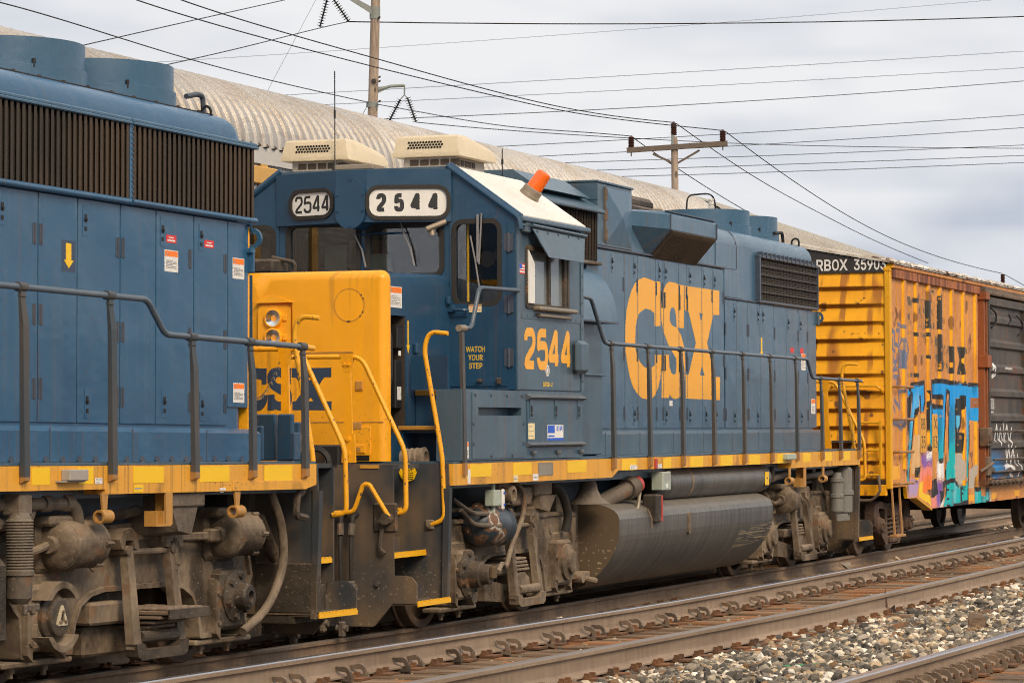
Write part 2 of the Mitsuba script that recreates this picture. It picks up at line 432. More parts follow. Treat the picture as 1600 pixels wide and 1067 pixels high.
TIE = mikit.ply(box(-.115, .115, -1.295, 1.295, -.18, 0, .012), "tie_wood", smooth=False)
_pl = [box(-.095, .095, -.18, .18, 0, .014), box(-.095, .095, .075, .098, .014, .030), box(-.095, .095, -.098, -.075, .014, .030)]
_pl += [box(x - .014, x + .014, y - .018, y + .018, .014, .048) for x in (-.055, .055) for y in (.088, -.088)]
PLATE = mikit.ply(cat(_pl), "tie_plate_rust", smooth=False)
def anchor_mesh():
    a = np.linspace(-.9, 1.9, 8)
    out = [(.000 + .052 * math.cos(t), .030 + .052 * math.sin(t)) for t in a] + [(-.060, .082), (-.044, .050)] + [(.004 + .024 * math.cos(t), .022 + .024 * math.sin(t)) for t in a[::-1]]
    hook = pyz(Polygon(out).buffer(0), -.013, .013)
    return cat(hook, box(-.014, .014, -.05, .06, -.018, 0), box(-.016, .016, .035, .062, -.02, .02))
def track(label, yc, z, rails_dull, s_ties, s_detail, s_rails, rail_mat="rail_rust"):
    k = struct("railway_track", None, None, label)
    for side in (.7525, -.7525):
        r = P(k, "rail", sweep_rail(RAIL, yc + side, z, s_rails), rail_mat, smooth=35)
        P(k, "rail_head", sweep_rail(HEAD, yc + side, z + .0015, s_rails), rails_dull[0 if side > 0 else 1], smooth=35)
    rng = np.random.default_rng(int(100 - yc * 7))
    for s in s_ties:
        a = rng.normal(0, .6); dy = rng.normal(0, .03)
        PC(k, "tie", TIE, T().translate([s, float(yT(s)) + yc + dy, float(zT(s)) + z - .191 + rng.normal(0, .004)]).rotate([0, 0, 1], a))
        if s_detail[0] <= s <= s_detail[1]:
            for side in (.7525, -.7525):
                PC(k, "tie_plate", PLATE, T().translate([s, float(yT(s)) + yc + side, float(zT(s)) + z - .187]))
    return k

SR = np.unique(np.concatenate([np.arange(-24, 60, 1.5), np.arange(60, 181, 6.0)]))
t0 = track("railway track under the blue locomotives and the yellow boxcar", 0, 0, ("rail_head_dull", "rail_head_dull"), np.arange(-9.2, 34, .53), (-9, 8), SR, "rail_rust_dark")
t1 = track("empty railway track with a shiny far rail just in front of the train", -3.96, .2725, ("rail_head_bright", "rail_head_dull"), np.arange(-9.3, 46, .50), (-9, 30), SR)
t2 = track("empty railway track crossing the bottom right corner", -7.92, .311, ("rail_head_bright", "rail_head_dull"), np.arange(-9.1, 20, .50), (-9, 6), SR)
ANCHOR = mikit.ply(anchor_mesh(), "anchor_rust", smooth=False)
rng = np.random.default_rng(4)
for i_, s in enumerate(np.arange(-9.3, 42, .50)):
    if i_ % 2: continue
    for o in (-.135, .13):
        PC(t1, "rail_anchor", ANCHOR, T().translate([s + o, float(yT(s)) - 3.96 + .7525 - .078, float(zT(s)) + .2725 - .170]).rotate([0, 0, 1], 180 + float(rng.normal(0, 5))).rotate([1, 0, 0], float(rng.normal(0, 6))))
for s in np.arange(-8.6, -1, .50):
    for o in (-.135, .13):
        PC(t2, "rail_anchor", ANCHOR, T().translate([s + o, float(yT(s)) - 7.92 + .7525 - .078, float(zT(s)) + .311 - .170]).rotate([0, 0, 1], 180 + float(rng.normal(0, 4))))

# loose ballast stones: stuff
_ico = trimesh.creation.icosahedron()
IV, IF = np.array(_ico.vertices), np.array(_ico.faces)
def stones(name, label, pos, size, seed, palette, weights):
    g = np.random.default_rng(seed); n = len(pos)
    v = IV[None] * (1 + g.uniform(-.34, .30, (n, 12, 1)))
    v = v * g.uniform(.55, 1.25, (n, 1, 3)) * size[:, None, None]
    q = g.normal(size=(n, 4)); q /= np.linalg.norm(q, axis=1)[:, None]
    w, x, y, z = q.T
    R = np.stack([1 - 2 * (y * y + z * z), 2 * (x * y - z * w), 2 * (x * z + y * w), 2 * (x * y + z * w), 1 - 2 * (x * x + z * z), 2 * (y * z - x * w), 2 * (x * z - y * w), 2 * (y * z + x * w), 1 - 2 * (x * x + y * y)], -1).reshape(n, 3, 3)
    v = np.einsum("nij,nkj->nki", R, v); v[..., 2] *= .8
    v += pos[:, None, :]
    f = IF[None] + 12 * np.arange(n)[:, None, None]
    c = np.array(palette)[g.choice(len(palette), n, p=weights)] * g.uniform(.75, 1.25, (n, 1))
    # faceted: own vertices for each face
    vf = v.reshape(-1, 3)[f.reshape(-1)]
    cf = np.repeat(c, 60, 0)
    k = unique(name)
    scene[k] = mikit.ply((vf, np.arange(len(vf)).reshape(-1, 3)), "stone_vc", smooth=False, color=np.clip(cf, 0, 1))
    labels[k] = {"label": label, "category": "gravel", "kind": "stuff"}
PAL = [(.085, .078, .068), (.15, .135, .112), (.25, .22, .175), (.40, .31, .205), (.58, .50, .39), (.70, .65, .56), (.24, .15, .085)]
g = np.random.default_rng(8)
def gz(y):
    return np.interp(y, [p[0] for p in prof], [p[1] for p in prof])
def scatter(x0, x1, y0, y1, dens):
    n = int((x1 - x0) * (y1 - y0) * dens)
    return g.uniform(x0, x1, n), g.uniform(y0, y1, n)
xs, ys, ss = [], [], []
for x0, x1, dens, r in ((-7.2, 2, 620, .026), (2, 10, 480, .030), (10, 22, 260, .040), (22, 60, 110, .06)):
    a, b = scatter(x0, x1, -7.05, -4.72, dens)
    xs.append(a); ys.append(b); ss.append(np.full(len(a), r))
x = np.concatenate(xs); y = np.concatenate(ys); s = np.concatenate(ss) * g.lognormal(0, .28, len(x))
keep = (meshkit.noise(np.stack([x * 2.2, y * 3.2, 0 * x], -1), 3) > .12) | (y < -5.2)
x, y, s = x[keep], y[keep], s[keep]
pos = np.stack([x, y + yT(x), gz(y) + zT(x) + s * g.uniform(-.15, .75, len(x)) + .03 * np.clip(1 - np.abs(y + 5.75) / 1.2, 0, 1)], -1)
stones("gravel", "loose grey and cream crushed stone ballast between the two empty tracks", pos, s, 1, PAL, [.25, .24, .17, .12, .11, .06, .05])
xs, ys, ss = [], [], []
for x0, x1, dens, r in ((-9, 4, 300, .024), (4, 16, 170, .030), (16, 45, 60, .045)):
    a, b = scatter(x0, x1, -3.14, -2.25, dens)
    xs.append(a); ys.append(b); ss.append(np.full(len(a), r))
    a, b = scatter(x0, x1, -4.66, -3.28, dens * .35)
    xs.append(a); ys.append(b); ss.append(np.full(len(a), r * .8))
    a, b = scatter(x0, x1, -2.25, 1.6, dens * .22)
    xs.append(a); ys.append(b); ss.append(np.full(len(a), r))
x = np.concatenate(xs); y = np.concatenate(ys); s = np.concatenate(ss) * g.lognormal(0, .3, len(x))
lift = np.where((y > -3.14) & (y < -2.5), g.uniform(.2, 2.2, len(x)), g.uniform(0, .7, len(x)))
pos = np.stack([x, y + yT(x), gz(y) + zT(x) + s * lift], -1)
stones("gravel", "rust stained ballast stone lying along and between the rails by the train", pos, s, 2, PAL, [.22, .22, .20, .15, .08, .02, .11])

# ------------------------------------------------------------------ locomotive parts shared by both engines
def wheel_mesh(xc, r=.508, s=-1):
    pr = [(0, 0), (0, .10), (-.03, .115), (.0, .20), (.055, .26), (.06, r - .09), (0, r - .075), (0, r - .006), (.006, r), (.105, r + .004), (.115, r + .026), (.138, r + .024), (.14, r - .06), (.09, r - .09), (.09, .12), (.14, .1), (.14, 0)]
    return lathe((xc, s * .82, r + .002), (xc, s * .60, r + .002), pr, 40)

def add_wheelset(k, xc, r=.508, mat="wheel_rust"):
    for s in (-1, 1):
        P(k, "wheel", wheel_mesh(xc, r, s), mat, smooth=28)
    P(k, "axle", cyl((xc, -.64, r), (xc, .64, r), .09), "truck_dark")

def wheel_col(p, n, uv):
    f = fbm(p.x * 4, p.y * 4, p.z * 4, 3)
    return mix((.060, .042, .032), (.125, .090, .068), dr.clip(f * 1.4 - .2, 0, 1))
prin("wheel_rust", wheel_col, .55, specular=.35)

FRAME = [(-1.82, .66), (-1.74, .92), (-1.60, 1.0), (-1.05, 1.0), (-.95, .99), (-.5, 1.02), (.5, 1.02), (.95, .99), (1.05, 1.0), (1.60, 1.0), (1.74, .92), (1.82, .66), (1.74, .56), (1.66, .50), (1.63, .22),
         (1.54, .22), (1.57, .60), (1.50, .70), (1.24, .70), (1.17, .60), (1.14, .22), (.95, .22), (.90, .42), (.82, .54), (.68, .605), (.5, .63), (-.5, .63), (-.68, .605), (-.82, .54), (-.90, .42), (-.95, .22), (-1.14, .22), (-1.17, .60), (-1.24, .70), (-1.50, .70), (-1.57, .60), (-1.54, .22), (-1.63, .22), (-1.66, .50), (-1.74, .56)]

def journal(k, x, style):
    P(k, "journal_box", cat(box(x - .20, x + .20, -1.27, -.98, .27, .72, .03), box(x - .25, x - .19, -1.22, -1.02, .33, .60, .015), box(x + .19, x + .25, -1.22, -1.02, .33, .60, .015), box(x - .16, x + .16, -1.19, -1.0, .70, .80, .02)), "truck_dark" if style == "hub" else "truck_grime")
    if style == "tri":
        P(k, "bearing_cap", lathe((x, -1.25, .50), (x, -1.36, .50), [(0, 0), (0, .165), (.05, .165), (.07, .135), (.10, .13), (.11, .11), (.105, 0)], 24), "truck_dark")
        tri = Polygon([(x - .055, .455), (x + .055, .455), (x, .565)]).buffer(.014)
        hole = Polygon([(x - .030, .470), (x + .030, .470), (x, .530)]).buffer(.006)
        P(k, "bearing_retainer", pxz(tri.difference(hole), -1.37, -1.357), "chrome_dull")
        P(k, "bearing_bolt", cat(*[cyl((x + .035 * c, -1.385, .50 + .04 * d), (x + .035 * c, -1.355, .50 + .04 * d), .014, 6) for c, d in ((-1, -.8), (1, -.8), (0, .9))]), "truck_grime")
        P(k, "cap_guard", cat(pxz(Point(x, .5).buffer(.24).difference(Point(x, .5).buffer(.195)).intersection(sbox(x - .3, .62, x + .3, .9)), -1.38, -1.24), pxz(Point(x, .5).buffer(.24).difference(Point(x, .5).buffer(.195)).intersection(sbox(x - .3, .1, x + .3, .37)), -1.38, -1.24)), "truck_grime")
    elif style == "hub":
        P(k, "bearing_cap", lathe((x, -1.25, .52), (x, -1.42, .52), [(0, 0), (0, .19), (.03, .195), (.05, .15), (.07, .105), (.14, .10), (.16, .085), (.165, .045), (.12, .04), (.12, 0)], 24), "truck_dark")
        P(k, "bearing_bolt", cat(*[cyl((x + .155 * math.cos(a), -1.325, .52 + .155 * math.sin(a)), (x + .155 * math.cos(a), -1.28, .52 + .155 * math.sin(a)), .028, 6) for a in np.arange(6) * math.pi / 3 + .3]), "truck_dark")
    elif style == "drive":
        P(k, "bearing_cap", lathe((x, -1.25, .50), (x, -1.52, .50), [(0, 0), (0, .22), (.035, .22), (.06, .17), (.07, .125), (.16, .12), (.17, .095), (.245, .09), (.255, .075), (.255, 0)], 24), "truck_dark")
        P(k, "bearing_bolt", cat(*[cyl((x + .185 * math.cos(a), -1.325, .50 + .185 * math.sin(a)), (x + .185 * math.cos(a), -1.28, .50 + .185 * math.sin(a)), .026, 6) for a in np.arange(7) * math.pi / 3.5]), "truck_dark")
        P(k, "speed_sensor", box(x - .05, x + .05, -1.545, -1.50, .46, .58, .012), "cab_tan")
    else:
        P(k, "bearing_cap", lathe((x, -1.25, .50), (x, -1.36, .50), [(0, 0), (0, .18), (.05, .18), (.07, .12), (.10, .115), (.11, .09), (.105, 0)], 20), "truck_grime")

prin("chrome_dull", (.60, .52, .38), .45, metallic=.3)

def brake_cyl(k, x0, x1, z, pipe):
    sgn = 1 if x1 > x0 else -1; L = abs(x1 - x0)
    P(k, "brake_cylinder", cat(lathe((x0, -1.30, z), (x1, -1.30, z), [(0, 0), (0, .055), (.05, .065), (.06, .11), (.09, .155), (.11, .168), (.125, .168), (.13, .176), (.16, .176), (.165, .168), (L - .1, .168), (L - .06, .172), (L - .02, .155), (L, .10), (L, 0)], 28),
                               box(min(x0, x1) + .02, max(x0, x1) - .05, -1.22, -1.0, z - .19, z + .20, .03), box(min(x0, x1) - .02, min(x0, x1) + .30, -1.34, -1.1, z + .13, z + .20, .02)), "truck_grime")
    P(k, "cylinder_bolt", cat(*[cyl((x0 + sgn * (L - .12), -1.30 + .172 * math.cos(a), z + .172 * math.sin(a)), (x0 + sgn * (L - .03), -1.30 + .172 * math.cos(a), z + .172 * math.sin(a)), .018, 6) for a in np.arange(6) * math.pi / 3]), "truck_grime")
    if pipe:
        P(k, "air_pipe", tube([(x0 - sgn * .02, -1.30, z), (x0 - sgn * .14, -1.32, z - .02), (x0 - sgn * .30, -1.28, z - .05), (x0 - sgn * .38, -1.2, z + .10)], .028, 8, .08), "truck_grime")
    else:
        P(k, "push_rod", cat(box(min(x0, x0 - sgn * .85), max(x0, x0 - sgn * .85), -1.315, -1.285, z - .03, z + .03, .01), box(min(x0 - sgn * .14, x0), max(x0 - sgn * .14, x0), -1.345, -1.255, z - .05, z + .05, .015)), "truck_grime")

def truck(loco, c, styles, cyls, tread=True, shock=0, plank=False):
    """Two-axle swing-hanger truck centred at x = c; side frames on both sides, wheels, springs and brake gear."""
    k = unique(loco + "__truck")
    f = [(c + a, b) for a, b in FRAME]
    rnd = Polygon(f).buffer(.03).buffer(-.05).buffer(.02)
    fr = pxz(rnd, -1.17, -1.0)
    rim = pxz(rnd.difference(rnd.buffer(-.035)), -1.20, -1.165)
    P(k, "side_frame", cat(fr, rim, *[cyl((c + a, -1.18, .83), (c + a, -1.165, .83), .05, 14) for a in (-1.28, -.62, .66, 1.2)]), "truck_grime", smooth=25)
    P(k, "side_frame", mirror_y(fr), "truck_grime", smooth=25)
    for a in (-1.3716, 1.3716):
        add_wheelset(k, c + a)
    for a, st in zip((-1.3716, 1.3716), styles):
        journal(k, c + a, st)
        P(k, "pedestal_tie_bar", cat(box(c + a - .46, c + a + .46, -1.18, -1.0, .165, .205, .01), *[cyl((c + a + d, -1.09, .09), (c + a + d, -1.09, .17), .022, 6) for d in (-.22, .22)], *[cyl((c + a + d, -1.09, .125), (c + a + d, -1.09, .165), .035, 6) for d in (-.22, .22)]), "truck_grime")
        for d in (-.215, .215):
            P(k, "wear_plate", cat(pxz(Polygon([(c + a + d - .035, .25), (c + a + d + .035, .20), (c + a + d + .035, .40), (c + a + d + .06, .45), (c + a + d + .035, .50), (c + a + d + .035, .62), (c + a + d - .035, .66)]), -1.245, -1.175), *[cyl((c + a + d, -1.262, q), (c + a + d, -1.24, q), .022, 6) for q in (.33, .55)]), "truck_grime")
    # swing hanger: two bars and a bottom beam
    for d0 in (-.37, .30):
        P(k, "swing_hanger", cat(hull([(c + d0 - .045 + (.03 if d0 < 0 else -.01), -1.31, .95), (c + d0 + .045 + (.03 if d0 < 0 else -.01), -1.31, .95), (c + d0 - .045 + (.03 if d0 < 0 else -.01), -1.25, .95), (c + d0 + .045 + (.03 if d0 < 0 else -.01), -1.25, .95), (c + d0 - .055, -1.40, .22), (c + d0 + .055, -1.40, .22), (c + d0 - .055, -1.33, .22), (c + d0 + .055, -1.33, .22)]),
                                     pxz(Polygon([(c + d0 - .10, .93), (c + d0 - .13, 1.0), (c + d0 - .08, 1.06), (c + d0 + .05, 1.08), (c + d0 + .14, 1.03), (c + d0 + .15, .93), (c + d0 + .09, .93), (c + d0 + .07, .99), (c + d0 - .04, .99), (c + d0 - .05, .93)]), -1.32, -1.16)), "truck_grime")
        P(k, "hanger_pin", cyl((c + d0 - .02, -1.335, .92), (c + d0 - .02, -1.15, .92), .035, 12), "truck_grime")
    P(k, "hanger_beam", cat(pxz(Polygon([(c - .43, .26), (c - .40, .17), (c - .34, .145), (c + .28, .145), (c + .34, .17), (c + .36, .26), (c + .25, .26), (c + .22, .215), (c - .28, .215), (c - .32, .26)]), -1.42, -1.32), cyl((c - .30, -1.37, .30), (c + .24, -1.37, .30), .045, 12)), "truck_dark" if plank else "truck_grime")
    P(k, "brake_tie_rod", cat(cyl((c - .3, -1.28, .905), (c + .36, -1.28, .905), .022, 8), cyl((c + .33, -1.31, .80), (c + .33, -1.31, .99), .03, 8)), "truck_grime")
    if plank:
        P(k, "step_plate", box(c - .22, c + .36, -1.56, -1.05, .455, .485, .006), "anchor_rust")
        for q in range(5):
            for r_ in range(4):
                P(k, "step_stud", box(c - .20 + .11 * q, c - .20 + .11 * q + .088, -1.545 + .12 * r_, -1.545 + .12 * r_ + .092, .485, .505, .006), "anchor_rust")
        P(k, "step_edge", cat(box(c - .23, c + .37, -1.58, -1.56, .425, .50, .004), box(c + .36, c + .38, -1.56, -1.05, .43, .50, .004)), "truck_dark")
        for q in range(3):
            P(k, "spring_leaf", box(c - .24 + .03 * q, c + .30 - .04 * q, -1.50 + .06 * q, -1.0, .425 - .035 * q, .448 - .035 * q, .006), "anchor_rust")
        P(k, "spring_box", cat(box(c - .72, c - .22, -1.22, -.98, .40, .56, .02), box(c - .62, c + .3, -1.1, -.9, .17, .38, .02)), "truck_grime")
    else:
        P(k, "spring_box", cat(hull([(c - .75, -1.2, .42), (c - .12, -1.2, .34), (c - .75, -1.2, .22), (c - .2, -1.2, .18), (c - .75, -.9, .42), (c - .1, -.9, .34), (c - .75, -.9, .22), (c - .2, -.9, .18)]), box(c - .5, c - .18, -1.24, -1.0, .44, .55, .02)), "truck_grime")
        P(k, "spring_plank", cat(*[box(c - .25 + .03 * q, c + .22 - .03 * q, -1.3, -1.02, .47 + .035 * q, .495 + .035 * q, .006) for q in range(4)]), "truck_grime")
        P(k, "brake_shoe_guard", cat(pxz(Polygon([(c - .24, .30), (c - .22, .40), (c - .1, .45), (c + .08, .46), (c + .2, .40), (c + .24, .30)]), -1.30, -1.28), box(c - .22, c + .2, -1.34, -1.2, .285, .30)), "truck_grime")
    for (a, b, z, pipe) in cyls:
        brake_cyl(k, c + a, c + b, z, pipe)
    if shock:
        xs = c + shock * 1.86
        P(k, "shock_absorber", cat(cyl((xs, -1.14, .46), (xs, -1.14, .70), .052, 14), cyl((xs, -1.14, .70), (xs, -1.14, .93), .064, 14), box(xs - .16, xs + .06, -1.2, -1.08, .93, .99, .015), box(xs - .3 * shock - .1, xs + .04, -1.19, -1.07, .38, .46, .015)), "truck_grime", smooth=35)
        P(k, "frame_bracket", hull([(xs - .42 * shock, -1.14, 1.22), (xs - .30 * shock, -1.14, 1.22), (xs + .05 * shock, -1.14, .95), (xs - .42 * shock, -1.14, .95), (xs - .42 * shock, -1.08, 1.22), (xs - .30 * shock, -1.08, 1.22), (xs + .05 * shock, -1.08, .95), (xs - .42 * shock, -1.08, .95)]), "truck_grime")
    P(k, "bolster", cat(box(c - .35, c + .35, -1.0, 1.0, .50, .80, .03), box(c - 1.75, c + 1.75, -.5, .5, .45, .85, .03)), "truck_dark")
    P(k, "train_pipe", tube([(c - 1.7, -1.12, 1.09), (c - .6, -1.12, 1.07), (c + .5, -1.12, 1.10), (c + 1.2, -1.12, 1.12)], .022, 8), "truck_grime")
    return k

def sill(loco, x0, x1, deep, zlo=1.40, zdeep=1.333):
    """Yellow side sill with deeper stretches."""
    pts = [(x0, 1.525), (x1, 1.525)]
    bot = []
    for a, b in deep:
        bot += [(a, "up"), (b, "down")]
    low = [(x0, zdeep if any(a <= x0 + .01 for a, b in deep) else zlo)]
    for a, b in deep:
        if a > x0 + .01: low += [(a - (.0), zlo), (a, zdeep)]
        if b < x1 - .01: low += [(b, zdeep), (b + .20, zlo)]
    low.append((x1, zdeep if any(b >= x1 - .01 for a, b in deep) else zlo))
    poly = Polygon(low + [(x1, 1.525), (x0, 1.525)])
    m = pxz(poly, -1.53, -1.36)
    P(loco, "side_sill", m, "paint_yellow_sill")
    P(loco, "side_sill", mirror_y(m), "paint_yellow_sill")
    P(loco, "deck", cat(box(x0, x1, -1.525, 1.525, 1.528, 1.545), box(x0, x1, -.75, .75, .95, 1.3), box(x0, x1, -1.36, 1.36, 1.30, 1.50)), "paint_blue_dusty")

def reflectors(loco, xs, z0=1.40, z1=1.515):
    for a, b in xs:
        P(loco, "reflective_patch", box(a, b, -1.5335, -1.53, z0, z1), "reflect_yellow", smooth=False)

def railing(loco, pts, posts, r=.021, tip=None):
    """Side handrail with flattened stanchions."""
    k = unique(loco + "__handrail")
    scene[k] = mikit.ply(tube([(x, -1.53, z) for x, z in pts], r, 10, .07), "rail_paint", smooth=40, **({"to_world": MAT} if MAT is not None else {}))
    xs, zs = [p[0] for p in pts], [p[1] for p in pts]
    for x in posts:
        z = float(np.interp(x, xs, zs))
        st = cat(hull([(x - .033, -1.575, 1.43), (x + .033, -1.575, 1.43), (x - .033, -1.535, 1.41), (x + .033, -1.535, 1.41), (x - .038, -1.56, z - .24), (x + .038, -1.56, z - .24), (x - .038, -1.53, z - .24), (x + .038, -1.53, z - .24)]),
                 hull([(x - .038, -1.56, z - .24), (x + .038, -1.56, z - .24), (x - .038, -1.53, z - .24), (x + .038, -1.53, z - .24), (x - .050, -1.55, z - .10), (x + .012, -1.55, z - .10), (x - .050, -1.53, z - .10), (x + .012, -1.53, z - .10)]),
                 hull([(x - .050, -1.55, z - .10), (x + .012, -1.55, z - .10), (x - .050, -1.53, z - .10), (x + .012, -1.53, z - .10), (x - .045, -1.545, z), (x + .01, -1.545, z), (x - .045, -1.525, z), (x + .01, -1.525, z)]))
        P(k, "stanchion", st, "stanchion_paint", smooth=False)
        P(k, "clamp", cat(cyl((x - .065, -1.53, z), (x + .03, -1.53, z), r + .010, 12), box(x - .05, x + .01, -1.555, -1.52, z - .07, z - .045, .006)), "stanchion_paint")
    return k
def stanch(p, n, uv):
    f = fbm(p.x * 4, p.y * 4, p.z * 1.2, 3)
    low = smoothstep(1.535, 1.525, p.z)
    c = mix((.042, .052, .062), (.085, .070, .058), dr.clip(f * 1.6 - .4, 0, 1))
    return mix(c, (.30, .155, .05), low)
prin("stanchion_paint", stanch, .42, specular=.4)
prin("rail_paint", painted((.035, .070, .115), (.16, .16, .16), .3, .6), .32, specular=.5, clearcoat=.3)

def end_rails(loco, xe, d):
    """End-of-platform rails. d = -1: the end faces -x, +1: it faces +x."""
    for s in (-1, 1):
        pts = [(xe, s * .28, 2.47), (xe, s * .985, 2.465), (xe, s * 1.395, 1.645), (xe + d * .01, s * 1.405, 1.12), (xe, s * 1.28, 1.105)]
        k = P(loco, "end_handrail", tube(pts, .021, 10, .09), "worn_yellow", smooth=40)
        P(k, "stanchion", cat(hull([(xe - .012, s * .80, 1.545), (xe + .012, s * .80, 1.545), (xe - .012, s * .93, 1.545), (xe + .012, s * .93, 1.545), (xe - .012, s * .81, 1.80), (xe + .012, s * .81, 1.80), (xe - .012, s * .92, 1.80), (xe + .012, s * .92, 1.80)]),
                              hull([(xe - .012, s * .82, 1.80), (xe + .012, s * .82, 1.80), (xe - .012, s * .90, 1.80), (xe + .012, s * .90, 1.80), (xe - .012, s * .82, 2.35), (xe + .012, s * .82, 2.35), (xe - .012, s * .885, 2.35), (xe + .012, s * .885, 2.35)]),
                              hull([(xe - .014, s * .82, 2.33), (xe + .014, s * .82, 2.33), (xe - .014, s * .885, 2.33), (xe + .014, s * .885, 2.33), (xe - .026, s * .79, 2.49), (xe + .026, s * .79, 2.49), (xe - .026, s * .92, 2.49), (xe + .026, s * .92, 2.49)]),
                              *[cyl((xe + d * .012, s * .865, z), (xe + d * .03, s * .865, z), .022, 6) for z in (1.62, 1.75)], *[cyl((xe + d * .02, s * q, 2.40), (xe + d * .036, s * q, 2.40), .014, 6) for q in (.83, .875)]), "paint_yellow")

def worn(p, n, uv):
    w = smoothstep(.72, .78, fbm(p.x * 45, p.y * 45, p.z * 22, 2))
    return mix((.78, .37, .015), (.10, .08, .07), w * .9)
prin("worn_yellow", worn, .38, specular=.45)

def step_well(loco, xs, xe, d):
    """Corner steps between the side sill's end xs and the end plate xe."""
    plate = Polygon([(-1.29, 1.50), (1.29, 1.50), (1.29, .34), (1.11, .135), (-1.11, .135), (-1.29, .34)])
    k = P(loco, "end_plate", cat(pyz(plate, xe, xe + d * .02), pyz(Polygon([(-1.20, .53), (1.20, .53), (1.20, .245), (1.10, .13), (-1.10, .13), (-1.20, .245)]), xe + d * .02, xe + d * .032),
                             *[cyl((xe + d * .03, s * 1.15, .50), (xe + d * .06, s * 1.15, .50), .025, 6) for s in (-1, 1)], box(xe, xe - d * .6, -1.28, 1.28, 1.49, 1.527)), "pilot_plate")
    for s in (-1, 1):
        w = unique(loco + "__step_well")
        scene[w] = mikit.ply(cat(pyz(Polygon([(s * .95, 1.53), (s * 1.49, 1.53), (s * 1.50, 1.31), (s * 1.44, 1.31), (s * 1.47, .33), (s * .80, .33)]), xs - d * .012, xs + d * .012),
                                 hull([(xs - d * .02, s * 1.52, 1.31), (xs + d * .045, s * 1.52, 1.31), (xs - d * .02, s * 1.46, 1.31), (xs + d * .045, s * 1.46, 1.31), (xs - d * .02, s * 1.49, .30), (xs + d * .045, s * 1.49, .30), (xs - d * .02, s * 1.44, .30), (xs + d * .045, s * 1.44, .30)]),
                                 box(xs - d * .02, xe, s * .85, s * .87, .35, 1.50)), "pilot_plate", smooth=False, **({"to_world": MAT} if MAT is not None else {}))
        for z, y in ((.345, 1.50), (.76, 1.27), (1.13, 1.04)):
            a, b = min(xs, xe), max(xs, xe)
            P(w, "tread", cat(box(a, b, s * y, s * (y - .26), z - .03, z - .005), box(a, b, s * (y - .24), s * (y - .26), z - .005, z + .12)), "pilot_plate", smooth=False)
            te = [box(a, b, s * (y + .002), s * (y + .012), z - .042, z - .006)]
            n = 11
            te += [box(a + (b - a) * (i + .2) / n, a + (b - a) * (i + .75) / n, s * (y - .001), s * (y + .011), z - .006, z + .008) for i in range(n)]
            P(w, "tread_edge", cat(*te), "letter_yellow_clean", smooth=False)
        P(w, "toe_guard", pyz(Polygon([(s * 1.24, .33), (s * 1.50, .33), (s * 1.50, .50), (s * 1.46, .55), (s * 1.40, .57), (s * 1.24, .57)]), xe - d * .01, xe + d * .01), "pilot_plate")
        g = [(xs - d * .02 * 0 + d * .02, s * 1.50, 2.68), (xs + d * .02, s * 1.32, 2.70), (xs + d * .02, s * 1.27, 2.55), (xs + d * .02, s * 1.44, 1.60), (xs + d * .03, s * 1.465, 1.03), (xs + d * .02, s * 1.32, .985)]
        P(w, "grab_rail", tube(g, .021, 10, .08), "worn_yellow", smooth=40)
        P(w, "grab_foot", cat(box(xs + d * .005, xs + d * .035, s * 1.28, s * 1.36, .945, 1.03, .008), cyl((xs + d * .03, s * 1.32, .985), (xs + d * .055, s * 1.32, .985), .022, 6)), "truck_grime")
prin("letter_yellow_clean", (.76, .40, .01), .45)

def coupler(loco, xe, d):
    P(loco, "coupler", cat(box(xe, xe + d * .42, -.10, .10, .78, .98, .03), box(xe + d * .36, xe + d * .70, -.19, .15, .70, 1.04, .05), box(xe - d * .05, xe + d * .05, -.3, .3, .62, 1.12, .02)), "truck_grime")
    for i, (y, dy, L) in enumerate(((-.72, .02, .86), (-.84, -.01, .90), (-.95, .0, .55), (.72, 0, .8))):
        P(loco, "air_hose", tube([(xe, y, 1.10), (xe + d * .10, y, 1.09), (xe + d * .14, y + dy, .8), (xe + d * .13, y + dy * 2, 1.08 - L)], .022, 8, .06), "rubber", smooth=40)
        P(loco, "hose_coupling", cat(box(xe + d * .10, xe + d * .16, y + dy * 2 - .03, y + dy * 2 + .03, 1.08 - L - .14, 1.08 - L, .014), cyl((xe + d * .13, y + dy * 2 - .05, 1.08 - L - .06), (xe + d * .13, y + dy * 2 + .05, 1.08 - L - .06), .03, 10)), "pipe_grime")
        P(loco, "hose_fitting", cyl((xe + d * .115, y, 1.02), (xe + d * .135, y + dy, .92), .03, 8), "pipe_grime")

def door_panel(par, x0, x1, z0, z1, y, mat, latches=(), hinge=None, th=.014):
    P(par, "door", box(x0 + .007, x1 - .007, y - th, y, z0, z1, .005), mat, smooth=False)
    for lx, lz in latches:
        P(par, "latch", cat(box(lx - .034, lx + .034, y - th - .004, y - th, lz - .11, lz + .11, .003)), mat, smooth=False)
        P(par, "latch_handle", cat(box(lx - .016, lx + .016, y - th - .008, y - th - .004, lz - .01, lz + .05), box(lx - .014, lx + .014, y - th - .009, y - th - .004, lz - .07, lz - .04), cyl((lx, y - th - .018, lz + .01), (lx, y - th - .005, lz + .01), .012, 8)), "plain_black", smooth=False)
    if hinge is not None:
        for hz in hinge[1]:
            P(par, "hinge", cat(box(hinge[0] - .032, hinge[0] + .02, y - th - .003, y - th, hz - .07, hz + .07), cyl((hinge[0], y - th - .004, hz - .075), (hinge[0], y - th - .004, hz + .075), .008, 8)), "hinge_paint")
prin("hinge_paint", painted((.016, .048, .095), (.13, .10, .08), .35, .6), .4)

